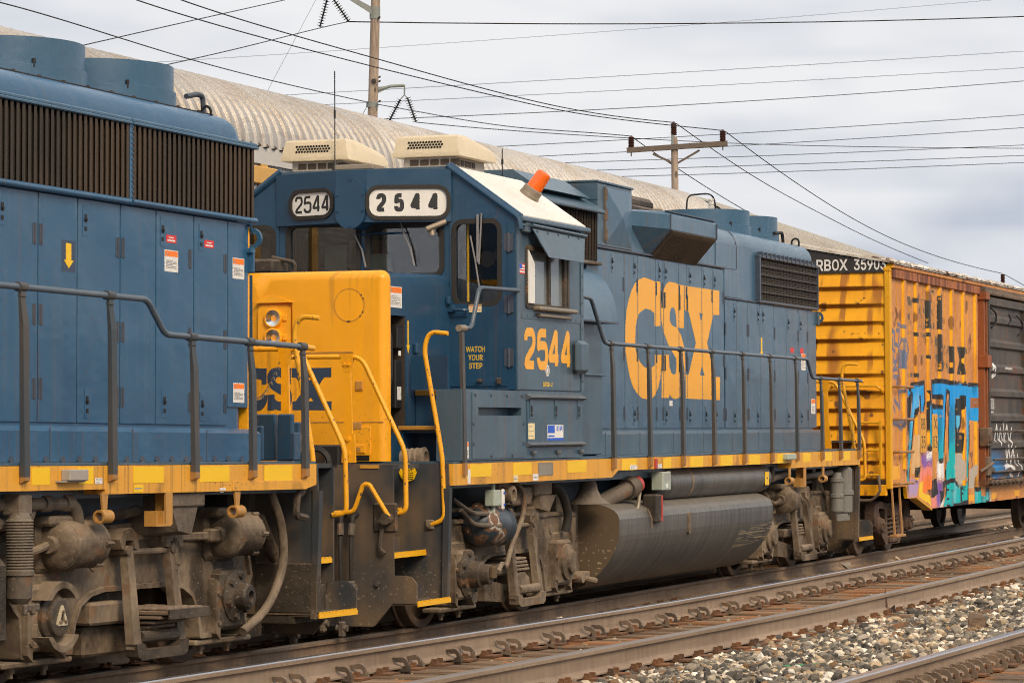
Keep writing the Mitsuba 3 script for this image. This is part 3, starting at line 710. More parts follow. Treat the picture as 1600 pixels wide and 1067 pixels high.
def sticker(par, x0, x1, z0, z1, y, head="decal_orange", base="decal_white", lines=6):
    k = P(par, "warning_sticker", box(x0, x1, y - .0012, y, z0, z1), base, smooth=False)
    h = (z1 - z0) * .30
    if head: P(par, "warning_header", box(x0 + .006, x1 - .006, y - .002, y - .0012, z1 - h, z1 - .006), head, smooth=False)
    w = x1 - x0
    zz = np.linspace(z1 - h - .03 if head else z1 - .03, z0 + .03, lines)
    P(par, "warning_print", cat(*[box(x0 + .1 * w, x0 + w * (.88 if i % 3 else .6), y - .002, y - .0012, z - .004, z + .003) for i, z in enumerate(zz)],
                                *([hull([(x0 + .07 * w, y - .003, z1 - h + .012), (x0 + .26 * w, y - .003, z1 - h + .012), (x0 + .165 * w, y - .003, z1 - .02), (x0 + .165 * w, y - .0025, z1 - .03)])] if head else [])), "decal_grey", smooth=False)

def fan(loco, xc, r=.60, z0=4.28, z1=4.64):
    k = P(loco, "roof_fan", cat(lathe((xc, 0, z0), (xc, 0, z1), [(0, r + .02), (.16, r + .02), (.165, r), (z1 - z0, r), (z1 - z0, r - .03), (.1, r - .04), (.1, 0)], 48)), "paint_blue_roof", smooth=35)
    a = math.radians(-112)
    for aa in (-128,):
        a = math.radians(aa)
        P(k, "hold_down", box(xc + (r + .01) * math.cos(a) - .012, xc + (r + .01) * math.cos(a) + .012, (r + .01) * math.sin(a) - .012, (r + .01) * math.sin(a) + .012, z0 + .13, z0 + .20, .004), "plain_black")
    P(k, "fan_guard", cat(*[tube([(xc - math.sqrt(max(r * r - q * q, 0)) * .95, q, z1 - .01), (xc + math.sqrt(max(r * r - q * q, 0)) * .95, q, z1 - .01)], .008, 5) for q in np.linspace(-.5, .5, 11)]), "plain_black")

def hood_shell(x0, x1, hw, z0, z1, r=.20, rend=.22, end0=False, end1=True):
    """Long hood with rounded eaves; its free ends are rolled over."""
    def sec(x, ins):
        w, zt, rr = hw - ins, z1 - ins, max(r - ins * .3, .05)
        a = np.linspace(0, math.pi / 2, 7)
        right = [(-w, z0)] + [(-w + rr - rr * math.cos(t), zt - rr + rr * math.sin(t)) for t in a]
        return [(x, y, z) for y, z in right] + [(x, -y, z) for y, z in right[::-1]]
    st = []
    if end0: st += [(x0 + rend - rend * math.cos(t), rend - rend * math.sin(t)) for t in np.linspace(0, math.pi / 2, 6)][:-1]
    st += [(x0 + (rend if end0 else 0), 0.0), (x1 - (rend if end1 else 0), 0.0)]
    if end1: st += [(x1 - rend + rend * math.sin(t), rend - rend * math.cos(t)) for t in np.linspace(0, math.pi / 2, 6)][1:]
    rows = [sec(x, i * .75) for x, i in st]; n = len(rows[0]); V = np.array(rows).reshape(-1, 3); F = []
    for k in range(len(rows) - 1):
        for i in range(n - 1):
            F += [(k * n + i, k * n + i + 1, (k + 1) * n + i + 1), (k * n + i, (k + 1) * n + i + 1, (k + 1) * n + i)]
    for base, rev in ((0, False), ((len(rows) - 1) * n, True)):
        for i in range(1, n - 1):
            F.append((base, base + i + 1, base + i) if not rev else (base, base + i, base + i + 1))
    m = trimesh.Trimesh(V, np.array(F), process=False); m.invert() if m.volume < 0 else None
    return m

LOGO = {'c': [(7.08, 3.51), (6.86, 3.5), (6.65, 3.52), (6.48, 3.53), (6.31, 3.5), (6.15, 3.45), (6.03, 3.37), (5.92, 3.26), (5.84, 3.14), (5.8, 2.98), (5.78, 2.81), (5.8, 2.67), (5.86, 2.53), (5.94, 2.4), (6.05, 2.29), (6.2, 2.22), (6.37, 2.17), (6.57, 2.16), (6.74, 2.17), (6.87, 2.21), (6.98, 2.3), (7.05, 2.39), (7.1, 2.52), (7.11, 2.67), (6.86, 2.67), (6.86, 2.55), (6.75, 2.52), (6.61, 2.51), (6.46, 2.52), (6.32, 2.57), (6.21, 2.64), (6.15, 2.71), (6.14, 2.82), (6.16, 2.96), (6.2, 3.04), (6.27, 3.11), (6.39, 3.15), (6.53, 3.18), (6.7, 3.17), (6.85, 3.14), (6.86, 2.99), (7.07, 3.0)],
        's': [(7.1, 3.23), (7.13, 3.34), (7.21, 3.42), (7.31, 3.49), (7.42, 3.52), (7.54, 3.52), (7.66, 3.52), (7.72, 3.51), (8.0, 3.5), (7.99, 3.0), (7.72, 3.0), (7.87, 2.92), (7.99, 2.79), (8.03, 2.64), (8.03, 2.48), (8.0, 2.35), (7.92, 2.24), (7.79, 2.19), (7.64, 2.17), (7.52, 2.18), (7.4, 2.22), (7.38, 2.18), (7.11, 2.18), (7.12, 2.67), (7.39, 2.68), (7.41, 2.54), (7.49, 2.47), (7.58, 2.45), (7.66, 2.47), (7.69, 2.55), (7.68, 2.64), (7.53, 2.71), (7.35, 2.81), (7.2, 2.93), (7.11, 3.07)],
        'x': [(8.03, 3.5), (9.46, 3.5), (9.45, 3.2), (9.2, 3.2), (8.93, 2.85), (9.22, 2.45), (9.47, 2.45), (9.46, 2.17), (8.05, 2.18), (8.05, 2.46), (8.17, 2.46), (8.47, 2.84), (8.18, 3.2), (8.03, 3.21)]}
HOLES = [[(7.43, 3.08), (7.44, 3.17), (7.49, 3.22), (7.57, 3.23), (7.63, 3.21), (7.68, 3.14), (7.7, 3.0), (7.59, 3.01), (7.5, 3.03)], [(8.61, 3.2), (8.76, 3.2), (8.68, 3.1)], [(8.71, 2.58), (8.81, 2.46), (8.62, 2.46)]]
def smooth_poly(p, r=.018):
    return Polygon(p).buffer(0)
logo_poly = unary_union([smooth_poly(LOGO[k]) for k in 'csx'])
for h in HOLES: logo_poly = logo_poly.difference(Polygon(h).buffer(0))

# ================================================================== engine 2544
MAT = None
L2 = thing("diesel_locomotive", "blue and yellow diesel locomotive numbered 2544 with its cab towards the left", "locomotive", "diesel locomotives of the train")
sill(L2, -1.01, 14.0, [(-1.01, 3.44), (10.45, 14.0)])
reflectors(L2, [(-.60, -.06), (.52, 1.02), (2.05, 2.62), (3.76, 4.24), (5.18, 5.46), (6.18, 6.66), (7.36, 7.85), (8.56, 9.02), (9.80, 10.22), (11.02, 11.38), (12.12, 12.48), (13.08, 13.44)])
P(L2, "builder_plate", cat(box(1.20, 1.62, -1.536, -1.53, 1.385, 1.51)), "galvanised", smooth=False)
P(L2, "plate_print", cat(*[box(1.24 + .01 * i, 1.56, -1.5375, -1.536, 1.40 + .022 * i, 1.405 + .022 * i) for i in range(4)]), "decal_grey", smooth=False)
sticker(L2, .52, .64, 1.335, 1.40, -1.5332, None, "decal_cream", 3)
sticker(L2, 1.05, 1.20, 1.34, 1.405, -1.5332, None, "decal_white", 3)
sticker(L2, 4.02, 4.26, 1.405, 1.45, -1.5332, None, "decal_white", 2)
sticker(L2, 4.95, 5.12, 1.405, 1.45, -1.5332, None, "decal_white", 2)
P(L2, "red_flag_bracket", box(4.86, 4.93, -1.55, -1.53, 1.40, 1.51, .005), "red_paint")
P(L2, "sill_box", box(10.05, 10.45, -1.60, -1.53, 1.44, 1.51, .008), "green_box")
P(L2, "sill_tag", box(-.66, -.60, -1.535, -1.53, 1.34, 1.47), "decal_white", smooth=False)
step_well(L2, -1.03, -1.80, -1)
step_well(L2, 14.02, 14.80, 1)
end_rails(L2, -1.80, -1)
end_rails(L2, 14.80, 1)
coupler(L2, -1.82, -1)
coupler(L2, 14.82, 1)
# stop sign on the step wall
k = P(L2, "stop_sign", pyz(Point(-1.115, 1.449).buffer(.085, quad_segs=2), -1.062, -1.0585), "reflect_yellow", smooth=False)
P(k, "sign_print", cat(text_front("STOP", -1.06, -1.17, 1.462, 1.498, -1.0622), *[box(-1.0632, -1.0618, -1.065 + .006 * i, -1.165 - .004 * i * (i < 2), 1.443 - .018 * i, 1.449 - .018 * i) for i in range(4)]), "decal_black", smooth=False)

# --- cab
cab = unique(L2 + "__cab")
wall = [(-1.54, 2.20), (-1.54, 3.80), (-.88, 4.285), (.88, 4.285), (1.54, 3.80), (1.54, 2.20)]
wins = {"w1": rrect(.775, .065, 3.32, 3.785, .07), "w2": rrect(-.055, -.79, 3.30, 3.755, .07), "wd": rrect(-.935, -1.375, 3.02, 3.775, .075), "wl": rrect(.95, 1.38, 3.02, 3.775, .075)}
front = Polygon(wall)
for w in wins.values(): front = front.difference(w)
side = sbox(.62, 2.20, 2.46, 3.80).difference(rrect(.86, 2.03, 3.0, 3.54, .01))
walls = cat(pyz(front, .58, .63), pxz(side, -1.54, -1.50), box(.63, 2.44, 1.50, 1.54, 2.20, 3.80), pyz(Polygon(wall), 2.44, 2.50), box(.60, 2.46, -1.52, 1.52, 2.16, 2.20))
scene[cab] = mikit.ply(walls, "paint_blue_front", smooth=False)
_side = pxz(sbox(.585, 2.205, 2.497, 3.80).difference(rrect(.86, 2.03, 3.0, 3.54, .01)), -1.546, -1.5405)
P(cab, "side_sheet", _side, "paint_blue_dusty", smooth=False)
for name, w in wins.items():
    P(cab, "window_gasket", pyz(w.buffer(.035).difference(w.buffer(-.012)), .563, .582), "rubber", smooth=False)
    P(cab, "windscreen", pyz(w.buffer(.01), .590, .5905), "glass_pane", smooth=False)
P(cab, "interior", cat(box(.64, 2.4, 1.48, 1.495, 2.2, 3.8), box(1.9, 1.95, -1.48, 1.48, 2.3, 3.80), box(.75, 2.4, -.95, .95, 4.12, 4.15), box(.66, 2.4, -1.45, 1.45, 2.25, 2.28), box(1.9, 1.95, -.9, .9, 3.8, 4.2)), "cab_inner", smooth=False)
P(cab, "rear_wall_panel", cat(box(1.86, 1.885, .30, .70, 2.9, 3.72)), "cab_tan", smooth=False)
P(cab, "far_window_light", box(1.6, 1.61, .62, .86, 2.9, 3.66), "pale_panel", smooth=False)  # pale board stands in for daylight through the far window; that wall is solid
P(cab, "seat_back", pyz(rrect(.30, .02, 2.8, 3.55, .10), 1.30, 1.36), "pale_panel")
P(cab, "door_post", cat(box(1.5, 1.55, -.72, -.64, 2.9, 3.9), box(1.5, 1.55, 1.14, 1.26, 2.9, 3.9)), "cab_tan", smooth=False)
P(cab, "yellow_grab_pole", cyl((.72, -1.01, 2.9), (.72, -1.01, 3.85), .012, 8), "reflect_yellow")
P(cab, "engineer_seat", cat(lathe((1.1, -1.22, 3.50), (1.15, -1.22, 3.50), [(0, 0), (0, .09), (.05, .09), (.05, 0)], 20), lathe((1.1, -1.06, 3.46), (1.15, -1.06, 3.46), [(0, 0), (0, .08), (.05, .08), (.05, 0)], 20), box(1.1, 1.2, -1.3, -1.0, 2.9, 3.2, .04)), "cab_tan")
# roof
rp = [(-1.60, 3.775), (-1.60, 3.815), (-.885, 4.315), (.885, 4.315), (1.60, 3.815), (1.60, 3.775), (.875, 4.275), (-.875, 4.275)]
rf = unique(cab + "__roof")
scene[rf] = mikit.ply(pyz(Polygon(rp), .56, 2.54), "paint_blue_dusty", smooth=False)
sl = lambda t: (-.90 - .68 * t, 4.318 - .4855 * t)
P(cab, "roof_nonskid", cat(hull([(.66, -.90, 4.312), (2.52, -.90, 4.312), (.66, -1.575, 3.834), (2.52, -1.575, 3.834), (.66, -.90, 4.321), (2.52, -.90, 4.321), (.66, -1.575, 3.843), (2.52, -1.575, 3.843)]),
                           box(.66, 2.52, -.90, .90, 4.315, 4.321), mirror_y(hull([(.66, -.90, 4.312), (2.52, -.90, 4.312), (.66, -1.575, 3.834), (2.52, -1.575, 3.834), (.66, -.90, 4.321), (2.52, -.90, 4.321), (.66, -1.575, 3.843), (2.52, -1.575, 3.843)]))), "roof_white", smooth=False)
for s in (-1, 1):
    P(cab, "drip_rail", cat(tube([(.57, s * .86, 4.32), (.57, s * 1.585, 3.805), (.565, s * 1.60, 3.70)], .028, 8, .05), tube([(.60, s * .88, 4.34), (.60, s * 1.60, 3.825)], .02, 8)), "paint_blue_front", smooth=40)
P(cab, "eave_rail", cat(box(.56, 2.54, -1.625, -1.585, 3.775, 3.825, .012), box(.60, 2.50, -1.60, -1.55, 3.735, 3.765, .006)), "paint_blue_dusty")
# number boards
nb = cat(hull([(x, y, z) for x, y in ((.30, -.15), (.30, .17), (.60, .17), (.60, -.15)) for z in (3.79, 4.285)]), hull([(x, y, z) for x, y in ((.30, -.15), (.55, -.905), (.60, -.905), (.60, -.15)) for z in (3.79, 4.285)]),
         hull([(x, y, z) for x, y in ((.30, .17), (.55, .905), (.60, .905), (.60, .17)) for z in (3.79, 4.285)]))
kb = P(cab, "number_box", nb, "paint_blue_front", smooth=False)
P(kb if False else cab, "headlight_cover", cat(pyz(unary_union([Point(.015, 4.06).buffer(.155), Point(.015, 3.885).buffer(.155)]).convex_hull, .275, .302), *[cyl((.262, .015 + a, z), (.277, .015 + a, z), .014, 6) for a, z in ((-.13, 4.05), (.13, 4.05), (-.13, 3.90), (.13, 3.90), (0, 4.19), (0, 3.755))],
    pyz(unary_union([Point(.015, 4.06).buffer(.15), Point(.015, 3.885).buffer(.15)]).convex_hull, .30, .56)), "paint_blue_front", smooth=30)
def board(y0, y1, x0, x1, z0, z1, txts, tz, bold, mat):
    """A lit number board on the slanting front from (x0,y0) to (x1,y1)."""
    L = math.hypot(x1 - x0, y1 - y0); ux, uy = (x1 - x0) / L, (y1 - y0) / L; nx, ny = -abs(uy), -abs(ux) * (1 if uy < 0 else -1) * 1.0
    nv = np.array([uy, -ux]) if uy < 0 else np.array([uy, -ux]); nv = nv / np.linalg.norm(nv)
    if nv[0] > 0: nv = -nv
    def put(m):      # m in x = along board, y = -outward, z = up
        v = m.vertices; m = m.copy()
        m.vertices = np.c_[x0 + ux * v[:, 0] - nv[0] * v[:, 1], y0 + uy * v[:, 0] - nv[1] * v[:, 1], v[:, 2]]
        if m.volume < 0: m.invert()
        return m
    r = rrect(.0, L, z0, z1, .10)
    b = P(cab, "number_board", put(pxz(r, -.006, 0)), "decal_white", smooth=False)
    P(cab, "number_board_frame", put(pxz(r.buffer(.028).difference(r.buffer(-.008)), -.024, 0)), "rubber", smooth=False)
    for (s, a, c) in txts:
        n = len(s); g_ = (c - a) * L / n
        for i, ch in enumerate(s):
            P(cab, "number", put(pxz(digit(ch, a * L + g_ * i + g_ * .06 * (n > 1), a * L + g_ * (i + 1) - g_ * .06 * (n > 1), tz[0], tz[1], .012 if n > 1 else .020), -.0078, -.006)), mat, smooth=False)
board(.705, .215, .482, .320, 3.865, 4.10, [("2544", .07, .95)], (3.90, 4.065), False, "decal_black")
board(-.165, -.875, .303, .543, 3.835, 4.11, [("2", .10, .225), ("5", .325, .45), ("4", .53, .665), ("4", .755, .89)], (3.885, 4.06), True, "decal_black")
# doors and front details
dr_ = Polygon([(-.885, 2.235), (-1.455, 2.235), (-1.455, 3.76), (-1.04, 4.045), (-.885, 4.045)])
P(cab, "door", pyz(dr_.difference(wins["wd"].buffer(.03)), .566, .579), "paint_blue_front", smooth=False)
P(cab, "door", pyz(Polygon([(-y, z) for y, z in dr_.exterior.coords]).difference(wins["wl"].buffer(.03)), .566, .579), "paint_blue_front", smooth=False)
P(cab, "door_latch", cat(box(.50, .566, -.86, -.95, 2.93, 3.0, .01), tube([(.50, -.95, 2.955), (.48, -1.05, 2.95), (.52, -1.09, 2.95)], .014, 8, .02), box(.55, .567, -.88, -1.06, 2.89, 3.01)), "paint_blue_front")
P(cab, "door_stop", cat(box(.52, .567, -1.17, -1.21, 2.27, 2.30, .006), box(.53, .567, -1.36, -1.40, 2.25, 2.31, .006)), "truck_dark")
for hz in (3.58, 3.0, 2.5):
    P(cab, "door_hinge", cat(cyl((.57, -1.475, hz - .09), (.57, -1.475, hz + .09), .018, 8), box(.56, .58, -1.43, -1.52, hz - .08, hz + .08)), "hinge_paint")
sg = P(cab, "door_notice", box(.563, .566, -1.075, -1.205, 2.93, 3.005), "decal_cream", smooth=False)
P(cab, "notice_print", cat(*[box(.562, .563, -1.085, -1.195 + .02 * (i % 2), 2.95 + .018 * i, 2.955 + .018 * i) for i in range(3)]), "decal_red", smooth=False)
for i, (s, a, b) in enumerate((("WATCH", -1.045, -1.235), ("YOUR", -1.068, -1.213), ("STEP", -1.075, -1.21))):
    P(cab, "watch_your_step", text_front(s, a, b, 2.555 - .078 * i, 2.61 - .078 * i, .5658), "letter_yellow", smooth=False)
for (y, z, q, zz, yy) in ((.03, 3.80, .05, 3.36, -.06), (-.47, 3.80, -.03, 3.32, -.02)):
    P(cab, "wiper", cat(tube([(.55, y + .08, z), (.53, y + .03, 3.66), (.555, y - .03, 3.52)], .008, 6), tube([(.555, y - .015, 3.56), (.56, y - .055, 3.38)], .010, 6)), "wiper_paint")
P(cab, "wiper_link", cyl((.54, .05, 3.69), (.54, -.44, 3.70), .007, 6), "paint_blue_front")
P(cab, "wiper", cat(box(.54, .56, -1.165, -1.185, 3.40, 3.85), tube([(.545, -1.215, 3.86), (.55, -1.185, 3.38)], .008, 6), tube([(.55, -1.10, 3.65), (.555, -1.145, 3.42), (.555, -1.19, 3.14)], .008, 6)), "wiper_paint")
prin("wiper_paint", (.22, .22, .23), .4)
P(cab, "camera", cat(cyl((.44, -.70, 3.715), (.53, -.86, 3.79), .028, 12), cyl((.48, -.74, 3.66), (.48, -.74, 3.74), .03, 10, .02)), "galvanised")
# cab side
sw = P(cab, "side_window_frame", cat(pxz(rrect(.86, 2.03, 3.0, 3.54, .01).buffer(.03).difference(rrect(.88, 2.01, 3.02, 3.52, .01)), -1.56, -1.545), box(1.47, 1.53, -1.555, -1.51, 3.0, 3.54), box(1.93, 2.0, -1.555, -1.51, 3.0, 3.54)), "truck_dark", smooth=False)
P(cab, "side_window", cat(box(1.06, 1.47, -1.530, -1.528, 3.02, 3.52)), "window_tint", smooth=False)
P(cab, "side_window", cat(box(1.53, 1.93, -1.525, -1.523, 3.02, 3.52)), "window_tint", smooth=False)
P(cab, "wind_deflector", pxz(Polygon([(.86, 3.02), (1.02, 3.02), (1.02, 3.40), (.86, 3.52)]), -1.575, -1.562), "decal_white", smooth=False)
P(cab, "arm_rest", cat(box(1.02, 2.10, -1.64, -1.545, 2.955, 2.995, .012), box(1.12, 2.0, -1.60, -1.545, 2.90, 2.93, .006)), "galvanised")
P(cab, "sun_visor", cat(hull([(.83, -1.62, 3.725), (2.36, -1.62, 3.725), (1.08, -1.70, 3.46), (2.10, -1.70, 3.46), (.83, -1.607, 3.725), (2.36, -1.607, 3.725), (1.08, -1.687, 3.46), (2.10, -1.687, 3.46)]), *[cyl((.95 + .3 * i, -1.635, 3.70), (.95 + .3 * i, -1.60, 3.70), .016, 6) for i in range(5)], box(.70, .86, -1.60, -1.545, 3.68, 3.80, .01), tube([(.80, -1.63, 3.75), (2.38, -1.63, 3.735)], .016, 6)), "paint_blue_dusty", smooth=False)
P(cab, "rivet_strip", cat(box(.60, 2.49, -1.553, -1.546, 2.875, 2.965), *[cyl((.72 + .155 * i, -1.558, 2.90), (.72 + .155 * i, -1.55, 2.90), .012, 6) for i in range(12)]), "paint_blue_dusty", smooth=False)
P(cab, "corner_strip", cat(box(.585, .65, -1.556, -1.546, 2.20, 3.78), box(2.42, 2.497, -1.556, -1.546, 2.20, 3.78), *[cyl((2.46, -1.562, 2.3 + .13 * i), (2.46, -1.553, 2.3 + .13 * i), .011, 6) for i in range(12)]), "paint_blue_dusty", smooth=False)
for s, a, b in (("2", .79, 1.10), ("5", 1.14, 1.455), ("4", 1.47, 1.79), ("4", 1.83, 2.14)):
    P(cab, "cab_number", pxz(digit(s, a, b, 2.395, 2.79, .042), -1.5485, -1.547), "decal_yellow", smooth=False)
P(cab, "round_sticker", pxz(Point(1.44, 2.39).buffer(.055), -1.5485, -1.547), "decal_white", smooth=False)
P(cab, "round_sticker_print", pxz(Point(1.44, 2.39).buffer(.04).difference(Point(1.44, 2.39).buffer(.025)), -1.5495, -1.5485), "decal_grey", smooth=False)
P(cab, "model_lettering", text_side("GP38-2", 1.31, 1.58, 2.235, 2.28, -1.547), "letter_yellow", smooth=False)
fl = P(cab, "flag_sticker", box(.665, .815, -1.548, -1.546, 3.29, 3.385), "decal_white", smooth=False)
P(cab, "flag_stripe", cat(*[box(.665, .815, -1.5488, -1.548, 3.29 + .0285 * i, 3.303 + .0285 * i) for i in range(4)]), "decal_red", smooth=False)
P(cab, "flag_canton", box(.665, .735, -1.5495, -1.548, 3.34, 3.385), "decal_blue", smooth=False)
P(cab, "mirror_box", box(2.14, 2.44, -1.64, -1.546, 2.37, 2.70, .04), "paint_blue_dusty")
# roof equipment
def air_conditioner(x0, x1, y0, y1):
    zc = 4.455
    b = [(x0, y0, zc), (x1, y0, zc), (x0, y1, zc), (x1, y1, zc), (x0 - .01, y0 + .01, zc + .04), (x1, y0, zc + .045), (x0 - .01, y1 - .01, zc + .04), (x1, y1, zc + .045)]
    t = [(x0 + .045, y0 + .06, zc + .205), (x0 + .045, y1 - .06, zc + .205), (x0 + .30, y0 + .07, zc + .215), (x0 + .30, y1 - .07, zc + .215), (x1 - .14, y0 + .07, zc + .155), (x1 - .14, y1 - .07, zc + .155), (x0 + .025, y0 + .04, zc + .185), (x0 + .025, y1 - .04, zc + .185), (x1 - .03, y0 + .03, zc + .11), (x1 - .03, y1 - .03, zc + .11)]
    k = unique(L2 + "__air_conditioner")
    scene[k] = mikit.ply(hull(b + t), "ac_beige", smooth=28)
    P(k, "intake_hole", cat(*[cyl((x0 - .014 + .0062 * (j + 1), y1 - .17 - .030 * i - .015 * (j % 2), zc + .085 + .026 * j), (x0 + .06, y1 - .17 - .030 * i - .015 * (j % 2), zc + .09 + .026 * j), .0105, 8) for i in range(12) for j in range(3)]), "dark_void", smooth=False, kind="stuff")
    P(k, "side_louvre", cat(*[tube([(x0 + .12, y0 + .045 - .0 + .015 * j, zc + .06 + .03 * j), (x0 + .25, y0 + .03 + .018 * j, zc + .05 + .03 * j), (x0 + .42, y0 + .045 + .02 * j, zc + .065 + .025 * j)], .008, 5) for j in range(3)]), "ac_grey")
    hb = P(k, "base", box(x0 + .07, x1 - .1, y0 + .09, y1 - .09, 4.315, zc, .008), "ac_grey", smooth=False)
    P(k, "base_vent", cat(*[box(x0 + .062, x0 + .075, y1 - .16 - .105 * i - .085, y1 - .16 - .105 * i, 4.375, 4.43) for i in range(5)], *[box(x0 + .16 + .1 * i, x0 + .23 + .1 * i, y0 + .083, y0 + .095, 4.375, 4.43) for i in range(5)]), "louvre_dark", smooth=False)
air_conditioner(.98, 1.98, -.83, -.13)
air_conditioner(.95, 1.95, .32, 1.04)
P(L2, "antenna", cat(cyl((.9, .44, 4.32), (.9, .44, 4.44), .035, 10, .012), cyl((.9, .44, 4.42), (.9, .44, 5.31), .006, 6), cyl((.9, .44, 4.85), (.9, .44, 4.93), .011, 6)), "plain_black")
P(L2, "antenna", cat(cyl((2.6, -.66, 4.3), (2.6, -.66, 4.66), .006, 6), cyl((2.6, -.66, 4.50), (2.6, -.66, 4.55), .013, 6)), "plain_black")
P(L2, "antenna", cyl((2.2, -.45, 4.32), (2.2, -.45, 4.62), .006, 6), "plain_black")
P(L2, "antenna_box", box(.62, .9, -.08, .32, 4.32, 4.37, .008), "galvanised")
bc = np.array([1.90, -1.20, 4.118]); nrm = np.array([.06, -.581, .813]); nrm /= np.linalg.norm(nrm)
kk = P(L2, "beacon", lathe(bc + nrm * .085, bc + nrm * .30, [(0, 0), (0, .082), (.16, .075), (.185, .066), (.195, .05), (.197, 0)], 28), "beacon_orange", smooth=30, label="orange warning beacon on the white cab roof")
P(kk, "base", lathe(bc - nrm * .03, bc + nrm * .09, [(0, 0), (0, .105), (.05, .105), (.055, .10), (.11, .10), (.12, .088), (.12, 0)], 28), "galvanised", smooth=30)

# --- nose
nose = unique(L2 + "__nose")
rx = .09
def rb(x0, x1, y0, y1, z0, z1, r):
    return trimesh.convex.convex_hull(np.concatenate([trimesh.creation.icosphere(subdivisions=2, radius=r).vertices + np.array([x, y, z]) for x in (x0 + r, x1 - r) for y in (y0 + r, y1 - r) for z in (z0 + r, z1 - r)]))
body = hull([(-.95, -.885, 1.546), (.58, -.885, 1.546), (-.95, .885, 1.546), (.58, .885, 1.546), (-.95, -.885, 3.10), (.58, -.885, 3.17), (-.95, .885, 3.10), (.58, .885, 3.17), (-.95, -.84, 3.20), (.58, -.84, 3.265), (-.95, .84, 3.20), (.58, .84, 3.265), (-.95, -.75, 3.245), (.58, -.75, 3.30), (-.95, .75, 3.245), (.58, .75, 3.30)])
body = cut(body, box(-.89, -.545, -1.0, -.66, 1.80, 2.86))
scene[nose] = mikit.ply(body, "paint_blue_front", smooth=25)
fp = cut(rb(-1.03, -.80, -.90, .90, 1.40, 3.262, .085), box(-2, 0, -2, 2, 1, 1.547), box(-.93, 0, -2, 2, 1, 4), hull([(-1.1, .225, z) for z in (1.4, 3.4)] + [(-1.03, .225, z) for z in (1.4, 3.4)] + [(-.90, .60, z) for z in (1.4, 3.4)] + [(-1.1, .60, z) for z in (1.4, 3.4)] + [(-.90, 1.1, z) for z in (1.4, 3.4)] + [(-1.1, 1.1, z) for z in (1.4, 3.4)]), box(-2, -.985, .02, .40, 2.55, 2.985))
P(nose, "front_panel", fp, "paint_yellow", smooth=30)
P(nose, "headlight_housing", cat(pyz(rrect(.045, .375, 2.56, 2.965, .06), -1.005, -.96), hull([(-1.03, .225, 3.07), (-1.045, .02, 2.985), (-1.03, .40, 2.985), (-.95, .02, 2.985), (-.95, .40, 2.985), (-.97, .225, 3.07)])), "paint_yellow", smooth=False)
for z in (2.845, 2.668):
    P(nose, "headlight", lathe((-1.00, .215, z), (-1.06, .215, z), [(0, 0), (0, .088), (.035, .088), (.04, .074), (.028, .072), (.015, .05), (.008, 0)], 28), "paint_yellow", smooth=30)
    P(nose, "reflector", lathe((-.96, .215, z), (-1.035, .215, z), [(.045, 0), (.055, .04), (.070, .073)], 28), "reflector", smooth=True)
    P(nose, "lens", lathe((-1.036, .215, z), (-1.05, .215, z), [(0, .073), (.006, .05), (.009, 0)], 28), "lamp_glass", smooth=True)
    P(nose, "lamp_bracket", box(-1.02, -1.0, .085, .13, z - .03, z + .03, .008), "paint_yellow")
P(nose, "front_door", box(-.935, -.915, .62, .88, 1.60, 3.30, .006), "paint_yellow", smooth=False)
P(nose, "door_hinge", cat(*[cyl((-.945, .605, z - .07), (-.945, .605, z + .07), .018, 8) for z in (3.05, 2.55, 1.9)]), "hinge_yellow")
prin("hinge_yellow", painted((.60, .27, .02), (.2, .15, .1), .4, .6), .4)
P(nose, "patch_ring", pyz(Point(-.54, 2.95).buffer(.15).difference(Point(-.54, 2.95).buffer(.143)), -1.0335, -1.029), "hinge_yellow", smooth=False)
P(nose, "rivet", cat(*[cyl((-1.036, -.54 + .147 * math.cos(a), 2.95 + .147 * math.sin(a)), (-1.029, -.54 + .147 * math.cos(a), 2.95 + .147 * math.sin(a)), .008, 6) for a in (2.5, 2.75, 3.6, 3.9, 4.7, 4.8)]), "truck_dark")
P(nose, "access_hatch", cat(box(-1.040, -1.03, -.53, -.75, 1.60, 1.86, .004), box(-1.052, -1.04, -.56, -.70, 1.62, 1.70, .006)), "paint_yellow", smooth=False)
P(nose, "hatch_latch", cat(box(-1.058, -1.05, -.575, -.655, 1.64, 1.675), box(-1.045, -1.03, -.54, -.66, 1.83, 1.90, .006), box(-1.045, -1.03, .06, -.08, 1.83, 1.90, .006)), "hinge_yellow", smooth=False)
P(nose, "hatch_slot", box(-1.036, -1.028, -.56, -.73, 1.555, 1.60), "dark_void", smooth=False)
P(nose, "socket", cat(box(-1.045, -1.03, -.60, -.675, 2.18, 2.27, .008), box(-1.05, -1.04, -.63, -.665, 2.20, 2.255)), "hinge_yellow", smooth=False)
P(nose, "seam_strip", cat(box(-1.034, -1.03, .22, -.87, 1.895, 1.905), box(-1.036, -1.03, .1, -.58, 2.52, 2.535)), "hinge_yellow", smooth=False)
P(nose, "nose_sticker_step", box(-1.01, -.93, .5, .7, 3.262, 3.285), "paint_blue_front", smooth=False)
